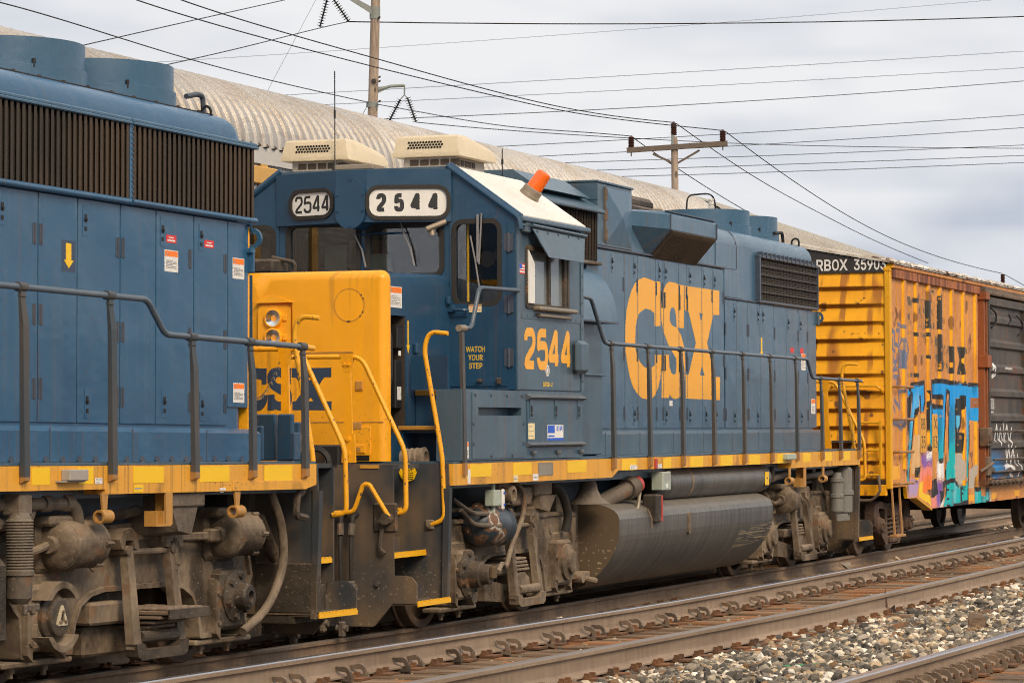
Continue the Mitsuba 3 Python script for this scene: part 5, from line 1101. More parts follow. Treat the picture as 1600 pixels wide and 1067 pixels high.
def jack_hooks(L, xs, plates):
    for x in xs:
        P(L, "jack_eye", cat(hull([(x - .035, -1.525, 1.34), (x + .06, -1.525, 1.34), (x - .01, -1.525, 1.20), (x + .04, -1.525, 1.20), (x - .035, -1.51, 1.34), (x + .06, -1.51, 1.34), (x - .01, -1.51, 1.20), (x + .04, -1.51, 1.20)]), lathe((x - .065, -1.52, 1.175), (x + .075, -1.52, 1.175), [(0, .032), (0, .047), (.14, .047), (.14, .032), (0, .032)], 18)), "sill_hardware")
    for x in plates:
        P(L, "jack_pad", cat(box(x + .10, x + .12, -1.52, -1.40, 1.10, 1.34), box(x + .02, x + .12, -1.53, -1.515, 1.10, 1.34), box(x - .12, x + .10, -1.53, -1.43, 1.09, 1.105), box(x - .12, x - .105, -1.53, -1.43, 1.09, 1.20), box(x - .02, x - .005, -1.53, -1.43, 1.105, 1.20)), "sill_hardware", smooth=False)
prin("sill_hardware", painted((.52, .26, .05), (.14, .10, .06), .35, 1.0, rust=.5), .5)
jack_hooks(L2, (10.40, 12.05), (11.05,))
P(L2, "air_filter_cylinder", cat(lathe((13.15, -1.42, .70), (13.15, -1.42, 1.24), [(0, 0), (0, .06), (.03, .085), (.20, .085), (.21, .10), (.25, .10), (.26, .085), (.40, .085), (.42, .10), (.46, .10), (.47, .07), (.54, .06), (.54, 0)], 18), lathe((13.55, -1.42, .68), (13.55, -1.42, 1.32), [(0, 0), (0, .07), (.03, .11), (.25, .11), (.26, .13), (.31, .13), (.32, .11), (.60, .11), (.64, .06), (.64, 0)], 18)), "air_filter_grey", smooth=35)
prin("air_filter_grey", painted((.16, .165, .16), (.2, .18, .15), .4, .5), .5)
P(L2, "filter_pipe", cat(tube([(11.9, -1.3, 1.2), (13.1, -1.35, 1.24)], .04, 10), tube([(10.2, -1.35, 1.20), (10.9, -1.3, 1.24), (11.2, -1.3, 1.26)], .04, 10, .1), cyl((10.1, -1.38, 1.18), (10.1, -1.38, 1.36), .035, 10)), "pipe_grime", smooth=40)
P(L2, "drain_valve", cat(*[cyl((13.1 + .1 * i, -1.45, .60), (13.1 + .1 * i, -1.45, .69), .035, 8) for i in range(6)]), "air_filter_grey")

# ================================================================== the engine in front of it (left)
q0, q1, q2, q3, q4 = -5.0484, -.0572, .0464, -.0281, -.0088
MAT = T().translate([q0, q1, q2]).rotate([0, 0, 1], math.degrees(q3)).rotate([0, 1, 0], math.degrees(-q4))
L1 = thing("diesel_locomotive", "blue diesel locomotive cut off by the left edge, with long dark radiator louvres", "locomotive", "diesel locomotives of the train")
sill(L1, -9.0, .90, [(-2.45, .70)], zlo=1.362, zdeep=1.328)
reflectors(L1, [(-5.8, -5.3), (-4.55, -4.05), (-3.43, -3.20), (-2.83, -2.62), (-2.06, -1.62), (-1.07, -.60), (-.02, .46)])
P(L1, "sill_box", cat(box(-3.05, -2.80, -1.60, -1.53, 1.425, 1.50, .006), box(-3.12, -2.80, -1.575, -1.53, 1.415, 1.425)), "ac_grey", smooth=False)
sticker(L1, -2.60, -2.50, 1.40, 1.44, -1.5332, None, "decal_white", 2)
sticker(L1, -.76, -.66, 1.335, 1.352, -1.5332, None, "decal_white", 1)
sticker(L1, -2.06, -1.92, 1.335, 1.39, -1.5332, None, "reflect_yellow", 2)
P(L1, "sill_lettering", text_side("MAC 50", -.05, .28, 1.362, 1.395, -1.5312), "decal_grey", smooth=False)
P(L1, "sill_doubler", box(-.55, .72, -1.537, -1.53, 1.328, 1.40, .002), "paint_yellow_sill", smooth=False)
step_well(L1, 1.0, 1.72, 1)
end_rails(L1, 1.72, 1)
coupler(L1, 1.74, 1)
P(L1, "end_bracket", cat(box(.98, 1.06, -1.5, -.95, .34, .74, .01), tube([(.80, -1.46, 1.31), (.70, -1.46, 1.28), (.68, -1.46, 1.12), (.86, -1.46, 1.10)], .03, 6, .04)), "truck_dark")
hd = unique(L1 + "__hood")
scene[hd] = mikit.ply(hood_shell(-9.0, .955, .895, 1.55, 4.29, end1=True), "paint_blue_clean", smooth=32, to_world=MAT)
P(hd, "rear_face", box(.950, .962, -.80, .80, 1.56, 3.44), "paint_yellow", smooth=False)
P(hd, "rear_corner_strip", box(.945, .968, -.905, -.80, 1.56, 3.44, .004), "paint_yellow", smooth=False)
P(hd, "base_duct", hull([(x, y, z) for x in (-9.0, .94) for y, z in ((-1.02, 1.547), (-1.02, 1.765), (-.97, 1.80), (-.88, 1.80), (-.88, 1.547))]), "paint_blue_clean", smooth=False)
P(hd, "duct_seam", cat(*[box(x - .006, x + .006, -1.0225, -1.018, 1.55, 1.79) for x in (-3.5, -2.33, -1.15, .02)], *[cyl((x, -1.03, 1.56), (x, -1.0, 1.56), .03, 8) for x in np.arange(-4, .9, .23)]), "hinge_paint")
s1 = [-5.2, -4.6, -4.05, -3.45, -2.88, -2.31, -1.765, -1.14, -.595, .01, .58, .94]
l1 = {6: [(-1.66, 3.28), (-1.63, 1.97)], 8: [(-.50, 3.28), (-.465, 1.985)], 9: [(.125, 3.28), (.146, 1.97)], 4: [(-2.8, 3.28)]}
h1 = {4: (-2.36, (3.145, 2.58, 2.06)), 5: (-2.27, (3.145, 2.58, 2.06)), 6: (-1.18, (3.12, 2.5, 2.02)), 7: (-1.10, (3.12, 2.5, 2.02)), 8: (-.05, (3.1, 2.5, 2.0)), 9: (.54, (3.1, 2.5, 2.0))}
for i, (a, b) in enumerate(zip(s1, s1[1:])):
    door_panel(hd, a, b, 1.825 if i < 10 else 1.97, 3.44, -.895, "paint_blue_clean", l1.get(i, ()), h1.get(i))
for a, b in ((-9.0, -1.075), (-1.045, .99)):
    P(hd, "grille_trim", cat(box(a, b, -.965, -.893, 4.055, 4.085, .008), box(a, b, -.975, -.893, 4.035, 4.058, .006)), "paint_blue_roof", smooth=False)
    P(hd, "grille_sill", cat(tube([(a, -.945, 3.465), (b, -.945, 3.465)], .024, 10), box(a, b, -.935, -.893, 3.45, 3.48)), "paint_blue_clean", smooth=40)
P(hd, "grille_post", cat(box(-1.085, -1.045, -.955, -.89, 3.47, 4.05), *[cyl((-1.05, -.962, z), (-1.05, -.952, z), .008, 6) for z in np.arange(3.5, 4.04, .04)]), "paint_blue_clean", smooth=False)
P(hd, "grille_backing", box(-9.0, .965, -.925, -.893, 3.47, 4.05), "mesh_dark", smooth=False)
zs = (3.47, 4.048)
SL = mikit.ply(cat(hull([(x, y, z) for x, y in ((0, -.952), (.030, -.958), (.070, -.918), (.058, -.908)) for z in zs])), "louvre_dark", smooth=False)
for x in np.concatenate([np.arange(-4.62, -1.12, .0775), np.arange(-1.03, .94, .0775)]):
    PC(hd, "slat", SL, MAT @ T().translate([float(x), 0, 0]))
P(hd, "scorch_stain", pxz(Polygon([(.13, 4.0), (.30, 4.02), (.27, 3.85), (.33, 3.7), (.25, 3.62), (.24, 3.5), (.19, 3.7), (.12, 3.8)]).buffer(.02), -.9585, -.9565), "plain_black", smooth=False) if False else None
P(hd, "roof_gutter", box(-9.0, .70, -.715, -.69, 4.288, 4.302), "plain_black", smooth=False)
P(hd, "roof_bolt", cat(*[cyl((x, -.69, 4.29), (x, -.69, 4.315), .018, 6) for x in np.arange(-3, .7, .35)]), "truck_dark")
fan(L1, -1.29); fan(L1, .10)
P(L1, "roof_pipe", tube([(.42, -.62, 4.42), (.62, -.62, 4.46), (.70, -.62, 4.45), (.72, -.62, 4.28)], .022, 8, .05), "hinge_paint", smooth=40)
P(L1, "lifting_eye", tube([(.92 - .35, -.76, 4.26), (.92 - .35, -.76, 4.33), (.92 - .35, -.72, 4.36), (.92 - .35, -.68, 4.33), (.92 - .35, -.68, 4.26)], .012, 6, .03), "plain_black", smooth=40)
P(L1, "rear_eye", cat(lathe((.99, -.91, 3.325), (1.02, -.91, 3.325), [(0, .085), (0, .05), (.03, .05), (.03, .085), (0, .085)], 22), box(.90, .97, -.96, -.88, 3.20, 3.24, .01), box(.93, .955, -.96, -.90, 3.05, 3.25, .006), tube([(.98, -.93, 3.36), (.93, -.93, 3.42), (.93, -.90, 3.43)], .012, 6)), "paint_blue_clean")
ar = Polygon([(-1.935, 3.105), (-1.86, 3.105), (-1.86, 2.985), (-1.825, 2.985), (-1.895, 2.925), (-1.965, 2.985), (-1.935, 2.985)])
P(hd, "arrow_sticker_ground", box(-1.99, -1.80, -.9105, -.909, 2.90, 3.125), "decal_navy", smooth=False)
P(hd, "arrow_sticker", pxz(ar, -.912, -.9105), "reflect_yellow", smooth=False)
sticker(hd, -.465, -.25, 2.985, 3.15, -.9095)
sticker(hd, .66, .86, 2.99, 3.155, -.9095)
sticker(hd, .675, .865, 2.01, 2.165, -.9095)
for a, z in ((-.44, 3.205), (.18, 3.205)):
    P(hd, "red_sticker", box(a, a + .16, -.9107, -.9095, z, z + .06), "decal_red", smooth=False)
    P(hd, "red_sticker_print", cat(box(a + .04, a + .12, -.9115, -.9107, z + .036, z + .044), box(a + .02, a + .14, -.9115, -.9107, z + .012, z + .024)), "decal_white", smooth=False)
railing(L1, [(-9.0, 2.70), (-1.87, 2.695), (-1.60, 2.455), (.70, 2.44)], [-8.35, -7.15, -5.95, -4.75, -3.555, -2.39, -1.18, -.25, .656], r=.023)
P(L1, "rail_tip", cyl((.66, -1.53, 2.44), (.90, -1.50, 2.437), .023, 10), "worn_yellow")
# rear platform
P(L1, "drop_plate", cat(box(1.66, 1.74, -.78, -.46, 1.55, 1.93, .01), box(1.60, 1.66, -.97, -.84, 1.55, 1.93, .01), box(1.60, 1.72, -1.0, -.90, 1.55, 1.78, .01), box(1.2, 1.25, -.9, -.75, 1.55, 1.83, .01)), "paint_blue_front", smooth=False)
kc = P(L1, "safety_chain", cat(*[tube([(1.76, -.80 + .30 * t + .01, 2.40 - .62 * math.sin(t * 1.9) ** 1.0 * .55 - .01), (1.76, -.80 + .30 * t - .012, 2.40 - .62 * math.sin(t * 1.9) * .55 + .01), (1.765, -.80 + .30 * t - .015, 2.395 - .62 * math.sin(t * 1.9) * .55 - .012)], .006, 5) for t in np.linspace(0, 1.6, 24)]), "galvanised")
truck(L1, -1.3716, ("tri", "hub"), [(-1.46, -.84, .985, True), (1.00, 1.56, .995, False)], plank=True)
jack_hooks(L1, (-2.46, -.46), (-1.60,))
P(L1, "side_bearing", cat(box(-1.42, -.92, -1.5, -1.25, 1.22, 1.325, .012), hull([(-1.40, -1.48, 1.22), (-1.0, -1.48, 1.22), (-1.1, -1.48, 1.02), (-1.3, -1.48, 1.05), (-1.4, -1.1, 1.22), (-1.0, -1.1, 1.22), (-1.1, -1.1, 1.0), (-1.35, -1.1, 1.0)])), "pipe_grime")
P(L1, "frame_pipe", cat(tube([(-6, -1.35, 1.27), (-2.9, -1.35, 1.27), (-2.55, -1.35, 1.26), (-2.50, -1.35, 1.10)], .045, 10, .1), tube([(-6, -1.30, 1.14), (-3.4, -1.30, 1.14), (-3.1, -1.3, 1.17), (-3.06, -1.30, 1.26)], .05, 10, .1), tube([(-2.4, -1.2, 1.1), (-1.4, -1.2, 1.20)], .04, 8)), "pipe_grime", smooth=40)
P(L1, "pipe_elbow", cat(*[cyl((x, -1.35, 1.27), (x + .1, -1.35, 1.27), .058, 10) for x in (-4.2, -3.5, -3.0, -2.72)], *[cyl((x, -1.30, 1.14), (x + .12, -1.30, 1.14), .065, 10) for x in (-4.0, -3.7, -3.3)]), "pipe_grime", smooth=40)
P(L1, "air_dryer", cat(lathe((-3.46, -1.46, .62), (-3.46, -1.46, 1.22), [(0, 0), (0, .05), (.04, .085), (.18, .085), (.19, .098), (.22, .098)] + [(.23 + .0095 * i, .094 if i % 2 else .082) for i in range(34)] + [(.56, .075), (.60, .06), (.60, 0)], 24), box(-3.52, -3.36, -1.5, -1.36, 1.20, 1.34, .012), *[box(-3.50 + .05 * i, -3.46 + .05 * i, -1.53, -1.50, .55 + .02 * (i % 2), .62, .008) for i in range(4)]), "pipe_grime", smooth=25)
P(L1, "fuel_tank", pyz(fullp, -9.0, -4.05), "tank_paint", smooth=32)
P(L1, "tank_end_box", box(-4.3, -3.56, -1.48, -1.2, .30, .98, .10), "truck_dark")
P(L1, "brake_hose", cat(tube([(.52, -1.32, 1.30), (.66, -1.35, 1.05), (.66, -1.37, .75), (.42, -1.36, .42), (.02, -1.33, .25)], .035, 10, .25), tube([(.55, -1.2, 1.1), (1.1, -1.1, .72)], .05, 10)), "truck_grime", smooth=40)
P(L1, "rear_frame", cat(box(.5, 1.7, -.95, .95, .55, 1.3), box(.7, 1.0, -1.0, -.6, .16, .3), box(1.0, 1.6, -1.28, -.8, .26, .55)), "truck_dark", smooth=False)
P(L1, "under_beam", box(-9, 1.6, -1.0, 1.0, .95, 1.08), "truck_dark", smooth=False)
MAT = None

GRAF = [('n2',[(17.7,1.72),(18.12,1.74),(18.04,1.27),(17.6,1.15),(17.5,1.21)]),('l',[(17.26,1.06),(17.83,1.08),(18.0,1.02),(17.87,0.81),(17.29,0.84)]),('pk',[(18.07,1.25),(18.88,1.27),(18.87,1.01),(18.38,0.87),(18.05,0.96)]),('p',[(18.13,1.43),(18.88,1.48),(18.88,1.24),(18.39,1.22),(18.17,1.26)]),('o',[(18.28,1.1),(18.79,1.11),(18.76,0.91),(18.48,0.87),(18.05,0.81),(18.18,0.93)]),('y',[(18.04,1.02),(18.28,1.04),(18.24,0.88),(18.74,0.8),(18.85,0.64),(18.48,0.73),(17.99,0.81)]),('pk',[(18.84,0.88),(19.22,0.78),(19.19,0.63),(18.81,0.63)]),('p',[(19.12,1.06),(19.46,1.03),(19.47,0.62),(19.21,0.63)]),('w',[(18.63,1.5),(18.89,1.55),(18.88,1.4),(18.52,1.32)]),('w',[(19.2,1.32),(19.69,1.33),(19.7,1.0),(19.25,1.08)]),('w',[(19.48,0.76),(19.71,0.74),(19.66,0.62),(19.47,0.62)]),('n',[(20.47,1.41),(21.04,1.43),(21.17,1.16),(21.02,0.89),(20.3,1.0)]),('n',[(21.59,1.15),(22.09,1.23),(21.96,0.87),(21.51,0.85)]),('n',[(23.15,0.8),(23.31,0.8),(23.3,0.62),(23.14,0.61)]),('k',[(17.22,2.26),(17.58,2.29),(17.42,1.86),(17.22,1.62)]),('k',[(17.76,1.25),(18.11,1.27),(18.04,1.1),(17.72,1.11)]),('k',[(18.57,2.39),(18.88,2.37),(18.83,2.18),(18.62,2.19)]),('k',[(20.6,2.27),(21.31,2.3),(21.26,2.17),(20.88,2.04),(20.59,2.05)]),('k',[(20.56,1.77),(21.1,1.74),(21.09,1.42),(20.54,1.43)]),('k',[(18.84,1.03),(19.19,1.08),(19.3,0.82),(18.82,0.77)]),('k',[(19.44,1.0),(19.9,1.02),(19.67,0.76),(19.45,0.64)]),('k',[(22.22,1.44),(22.87,1.44),(22.84,0.94),(22.2,0.97)]),('b',[(17.3,2.38),(17.5,2.41),(17.5,2.28),(17.32,2.28)]),('b',[(17.52,2.45),(18.39,2.49),(18.43,2.22),(18.32,2.06),(18.16,2.06),(18.14,2.27),(18.04,2.27),(18.02,2.12),(17.81,2.08),(17.65,1.86),(17.51,1.52),(17.38,1.17),(17.32,1.02),(17.2,1.03),(17.25,1.35),(17.4,1.82),(17.56,2.11),(17.64,2.31),(17.52,2.33)]),('b',[(18.59,2.19),(18.86,2.22),(18.9,2.02),(18.92,1.51),(18.61,1.5),(18.58,2.02)]),('b',[(18.91,2.52),(20.27,2.52),(21.36,2.51),(21.31,2.29),(20.6,2.28),(20.54,1.64),(20.39,1.0),(19.88,0.99),(19.82,1.13),(20.06,1.41),(20.1,1.93),(20.15,2.36),(19.96,2.39),(19.87,2.16),(19.74,1.51),(19.7,1.37),(19.32,1.31),(19.31,1.93),(19.0,1.99),(18.91,2.07),(18.93,2.15),(19.66,2.12),(19.7,2.28),(18.94,2.29)]),('b',[(21.37,2.51),(23.0,2.49),(23.0,1.91),(21.62,1.94),(21.6,1.62),(21.46,0.99),(21.31,0.99),(21.38,1.69),(21.34,2.17)]),('h',[(21.71,2.3),(22.38,2.3),(22.35,2.14),(21.7,2.14)]),('b',[(20.59,2.05),(20.99,2.05),(20.95,1.86),(20.75,1.78),(20.58,1.78)]),('t',[(19.88,0.99),(20.32,1.01),(20.95,0.9),(20.93,0.62),(19.67,0.62),(19.87,0.85)]),('t',[(20.97,0.89),(21.49,1.01),(21.47,0.65),(20.98,0.63)]),('b',[(22.0,0.84),(22.47,0.83),(22.53,0.72),(22.84,0.71),(22.9,0.82),(23.12,0.81),(23.12,0.61),(21.99,0.63)]),('b',[(23.03,1.97),(23.37,2.0),(23.32,0.93),(23.03,0.9)]),('f',[(17.33,3.73),(17.64,3.73),(17.59,3.3),(17.26,3.29)]),('k2',[(17.66,3.73),(17.94,3.73),(17.94,3.65),(17.65,3.65)]),('f',[(18.08,3.72),(18.48,3.73),(18.46,3.29),(18.06,3.28)]),('k2',[(18.48,3.72),(18.77,3.73),(18.77,3.3),(18.5,3.29)]),('f',[(18.85,3.73),(19.14,3.73),(19.12,3.3),(18.85,3.29)]),('f',[(18.87,3.89),(19.15,3.9),(19.14,3.81),(18.87,3.8)]),('k2',[(19.31,3.81),(19.59,3.86),(19.6,3.3),(19.29,3.3)]),('k2',[(17.7,3.23),(18.0,3.23),(18.0,3.17),(17.71,3.17)]),('f',[(17.25,3.23),(17.68,3.23),(17.68,3.17),(17.25,3.17)]),('f',[(18.15,3.23),(18.5,3.23),(18.49,3.17),(18.15,3.17)]),('k2',[(18.52,3.23),(18.83,3.23),(18.83,3.17),(18.53,3.17)]),('f',[(18.14,2.9),(18.52,2.9),(18.52,2.85),(18.17,2.84)]),('k2',[(18.54,2.9),(18.85,2.9),(18.85,2.84),(18.56,2.85)]),('f',[(19.16,3.22),(19.36,3.23),(19.34,2.66),(19.14,2.67)]),('k2',[(19.34,3.23),(19.67,3.23),(19.67,2.67),(19.34,2.67)]),('f',[(19.7,3.1),(19.88,3.1),(19.82,2.67),(19.7,2.68)]),('f',[(19.94,3.08),(20.18,3.08),(20.16,2.66),(19.91,2.66)]),('k2',[(20.14,3.08),(20.46,3.08),(20.44,2.66),(20.15,2.66)]),('k2',[(20.73,3.08),(21.24,3.08),(21.04,2.87),(21.24,2.66),(20.71,2.65),(20.91,2.87)]),('f',[(21.26,3.08),(21.59,3.08),(21.3,2.88),(21.48,2.72),(21.29,2.7),(21.13,2.87)]),('f',[(17.25,2.62),(17.75,2.62),(17.75,2.56),(17.24,2.56)]),('k2',[(17.71,2.62),(18.05,2.62),(18.05,2.56),(17.73,2.56)])]
STROKES = [[(16.71,3.31),(17.11,3.27)],[(16.32,3.2),(16.5,3.19),(16.49,3.03),(16.74,3.0),(16.82,3.22),(16.64,3.22)],[(16.37,3.09),(16.38,2.96),(16.52,2.92)],[(17.1,3.08),(16.92,3.08),(16.75,2.93),(17.1,2.88)],[(16.8,2.84),(17.08,2.83),(16.8,2.77),(17.09,2.77),(16.76,2.7),(17.1,2.7)],[(16.45,2.86),(16.43,2.76),(16.66,2.78),(16.66,2.87)],[(16.6,2.74),(16.42,2.63),(16.65,2.66),(16.74,2.56)],[(16.44,2.54),(16.65,2.54),(16.63,2.45)],[(17.21,3.11),(17.37,2.95),(17.2,2.75)],[(17.01,3.04),(17.0,2.7)],[(16.46,2.22),(16.81,2.1),(16.73,2.34),(17.05,2.37)],[(16.36,1.91),(16.94,1.81),(17.03,1.91),(16.4,1.93)],[(16.41,2.13),(16.48,2.07)]]
WIRES = {'a':[(26.32,18.7,10.24),(34.09,20.72,10.73),(42.02,22.32,11.05),(48.04,23.33,11.3),(61.06,25.57,11.99)],'a2':[(61.15,25.33,11.93),(60.07,22.54,11.32),(58.88,20.03,10.82),(57.66,17.59,10.47),(57.26,15.8,10.24)],'b':[(29.03,17.11,10.56),(37.14,18.23,10.85),(44.62,18.19,10.9),(51.37,17.25,10.76),(53.87,16.28,10.6),(56.73,14.34,10.44),(58.46,13.41,10.42)],'c':[(29.34,16.27,10.56),(34.42,16.96,10.72),(42.78,17.42,10.87),(50.43,16.9,10.76),(53.9,16.19,10.67),(57.29,14.53,10.59)],'d':[(61.58,24.2,11.37),(65.43,22.45,11.39),(70.55,20.13,11.51),(79.95,17.75,12.01),(87.35,15.02,12.45),(95.0,11.6,12.93)],'d0':[(61.29,25.01,11.36),(58.41,24.16,10.96),(50.63,22.23,9.73)],'e':[(57.29,15.71,10.18),(66.38,17.11,10.01),(79.52,19.1,9.86),(89.73,20.33,9.65)],'f':[(57.7,14.56,10.6),(63.75,15.53,10.58),(76.04,16.92,10.25),(87.55,17.58,9.79),(99.35,17.44,9.08),(101.66,17.0,8.8)],'g':[(58.21,13.22,10.35),(67.46,14.18,9.98),(79.02,14.71,9.24),(90.73,14.82,8.69),(102.76,14.05,8.35)],'g2':[(102.8,13.95,8.3),(104.99,13.82,8.09),(109.27,13.8,7.77)],'h1':[(60.78,26.12,14.5),(65.34,22.4,14.81),(68.67,19.16,15.05),(73.01,16.04,15.47),(81.12,8.46,16.32)],'h1b':[(60.78,26.12,14.5),(57.73,25.75,13.91),(51.64,25.02,12.68),(40.7,23.06,10.65),(33.88,21.41,9.45)],'h2':[(35.42,22.91,10.42),(45.32,24.82,12.36),(57.35,26.73,14.76)],'h3':[(80.29,45.33,16.15),(86.08,41.13,16.99),(95.28,33.45,18.43),(104.82,24.84,20.0),(114.7,15.27,21.76)],'h4':[(82.33,39.93,14.89),(93.45,32.79,16.33),(103.91,24.6,17.75),(114.97,14.75,19.29)],'h5':[(82.77,38.76,14.51),(93.47,32.8,15.77),(103.92,24.61,17.07),(114.99,14.76,18.52)],'h6':[(74.41,32.64,12.94),(81.32,28.32,13.68),(91.4,21.15,14.91),(103.06,12.55,16.56)],'h7':[(76.2,27.9,11.95),(83.02,23.81,12.72),(87.58,20.1,13.25),(99.12,11.84,14.71)],'h8':[(76.21,27.91,11.53),(83.03,23.82,12.26),(87.59,20.1,12.77),(99.13,11.84,14.18)],'h9':[(76.69,26.61,11.35),(82.09,23.52,11.81),(87.6,20.11,12.34),(99.15,11.85,13.45)],'h10':[(77.18,25.32,11.08),(82.1,23.52,11.5),(87.61,20.12,11.97),(99.16,11.86,13.02)],'h11':[(77.5,24.46,10.86),(87.62,20.12,11.69),(99.17,11.86,12.73)],'guy':[(57.68,25.81,14.84),(49.93,24.03,10.87)],'guy2':[(61.04,25.61,11.89),(59.12,25.1,11.2),(56.25,24.28,10.43)]}

# ================================================================== boxcar
BX = thing("boxcar", "rusty yellow boxcar with blue and turquoise graffiti behind the second locomotive", "boxcar")
def inside(x, z, poly):
    r = mi.Bool(False)
    for (x0, z0), (x1, z1) in zip(poly, poly[1:] + poly[:1]):
        if abs(z1 - z0) < 1e-9: continue
        c = ((z0 > z) != (z1 > z)) & (x < (x1 - x0) * (z - z0) / (z1 - z0) + x0)
        r = r ^ c
    return r
def seg_dist(x, z, a, b):
    dx, dz = b[0] - a[0], b[1] - a[1]
    t = dr.clip(((x - a[0]) * dx + (z - a[1]) * dz) / max(dx * dx + dz * dz, 1e-9), 0, 1)
    return dr.sqrt(dr.square(x - a[0] - t * dx) + dr.square(z - a[1] - t * dz))
WHITE_TAGS = [[(23.25, 1.62), (23.45, 1.86), (23.6, 1.55), (23.75, 1.8), (23.9, 1.6)], [(24.0, 1.9), (24.05, 1.62), (24.3, 1.85), (24.5, 1.55), (24.7, 1.8)], [(24.2, 1.52), (24.25, 1.25), (24.45, 1.5), (24.6, 1.22), (24.8, 1.48), (25.0, 1.2)], [(25.2, 1.35), (25.35, 1.1), (25.2, .95), (25.45, .85)],
              [(22.95, 2.78), (23.2, 2.85), (23.1, 2.65), (23.4, 2.7)], [(23.9, 1.16), (24.3, 1.2), (24.7, 1.13)], [(24.5, 1.05), (24.75, 1.0), (24.5, .9)]]
PALET = {'p': (.20, .10, .38), 'l': (.42, .30, .52), 'pk': (.74, .24, .20), 'o': (.82, .20, .03), 'y': (.80, .52, .02), 'w': (.74, .77, .80), 'k': (.020, .020, .020), 'n': (.42, .38, .33), 'n2': (.60, .40, .20), 'f': (.13, .10, .065), 'k2': (.035, .032, .028), 't': (.004, .44, .45), 'h': (.30, .12, .045)}
def graffiti(c, p):
    j1, j2 = noise(p.x * 5, p.z * 5, 1.0) - .5, noise(p.x * 5, p.z * 5, 9.0) - .5
    x, z = p.x + .03 * j1, p.z + .025 * j2
    g1, g2 = noise(p.x * 160, 4.0, p.z * 160) - .5, noise(p.x * 160, 8.0, p.z * 160) - .5
    xs, zs = x + .20 * g1 + .06 * j1, z + .14 * g2 + .05 * j2
    wear = fbm(p.x * 7, p.y * 3, p.z * 9, 3)
    for kind, poly in GRAF:
        soft = kind in ('p', 'l', 'pk', 'o', 'w')
        m = inside(xs if soft else x, zs if soft else z, poly)
        if kind in ('b', 't'):
            d = mi.Float(9)
            for a, b in zip(poly, poly[1:] + poly[:1]): d = dr.minimum(d, seg_dist(x, z, a, b))
            line = smoothstep(.045, .028, d)
            t = smoothstep(1.30, 2.12, z + .45 * (noise(x * 1.3, 3.0, z * .9) - .5)) if kind == 'b' else mi.Float(0)
            q = mix((.004, .42, .45), (.008, .30, .74), t)
            q = mix(q, (.30, .66, .80), smoothstep(.60, .80, noise(x * 2.3, 9.0, z * 1.1)) * .30)
            q = mix(q, (.003, .12, .22), smoothstep(.66, .80, noise(x * 3.1, 19.0, z * 1.6)) * .45)
            cc = mix(q, c, smoothstep(.68, .76, wear) * .55)
            c = dr.select(m, cc, c)
            c = mix(c, (.018, .018, .020), line * smoothstep(.74, .66, wear) * smoothstep(.25, .40, noise(x * 4, 2.0, z * 3)))
            continue
        if kind == 'f':
            cc = mix(PALET['f'], c, smoothstep(.36, .52, wear) * .8)
        elif kind == 'k2':
            cc = mix(PALET['k2'], c, smoothstep(.62, .70, wear) * .9)
        else:
            cc = mix(PALET[kind], c, smoothstep(.66, .76, wear) * .55)
        c = dr.select(m, cc, c)
    for s in STROKES:
        d = mi.Float(9)
        for a, b in zip(s, s[1:]): d = dr.minimum(d, seg_dist(x, z, a, b))
        c = mix((.075, .14, .26), c, smoothstep(.026, .040, d) * .8 + .2)
    drip = smoothstep(.80, .86, noise(p.x * 30, 3.0, p.z * .9)) * smoothstep(1.5, .9, p.z)
    return mix(c, (.20, .16, .12), drip * .35)
def boxcar_side(p, n, uv):
    f = fbm(p.x * 1.6, p.y * 4, p.z * 1.1, 4)
    st = noise(p.x * 26, p.y * 26, p.z * .9)
    scr = smoothstep(.66, .72, noise(p.x * 3 + p.z * 9, 5.0, p.z * 40 - p.x * 16))
    c = mix((.62, .27, .065), (.42, .165, .052), dr.clip(f * 1.5 - .35 + .45 * (st - .5), 0, 1))
    c = mix(c, (.62, .36, .15), scr * .35)
    left_facing = smoothstep(.25, .55, -n.x)  # colour turns yellower on faces that point to -x
    c = mix(c, mix((.84, .43, .004), (.62, .27, .012), smoothstep(.5, .75, f)), left_facing)
    rust = smoothstep(.62, .72, fbm(p.x * 4, p.y * 9, p.z * 3.2, 3))
    c = mix(c, (.12, .045, .022), rust * .75)
    return graffiti(c, p)
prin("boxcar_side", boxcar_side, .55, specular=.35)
def boxcar_end(p, n, uv):
    f = fbm(p.x * 4, p.y * 1.4, p.z * 2.4, 4)
    st = noise(p.x * 3, p.y * 20, p.z * 1.3)
    c = mix((.86, .42, .006), (.66, .27, .010), dr.clip(f * 1.3 - .25 + .3 * (st - .5), 0, 1))
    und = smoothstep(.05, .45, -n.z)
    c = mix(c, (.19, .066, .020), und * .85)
    run = smoothstep(.60, .74, noise(p.x, p.y * 13, p.z * .7)) * smoothstep(.42, .62, fbm(p.y * 2.2, p.z * 2.0, 3.0, 3))
    c = mix(c, (.24, .075, .020), run * .75)
    spots = smoothstep(.70, .76, fbm(p.y * 6, p.z * 6, 1.0, 3))
    return mix(c, (.07, .028, .018), spots * .8)
prin("boxcar_end", boxcar_end, .5, specular=.35)
def band_col(p, n, uv):
    st = noise(p.x * 9, 1.0, p.z * .5) * .6 + noise(p.x * 31, 2.0, p.z * .8) * .4
    return mix((.36, .135, .055), (.15, .060, .040), smoothstep(.25, .75, st))
prin("boxcar_band", band_col, .65, specular=.25)
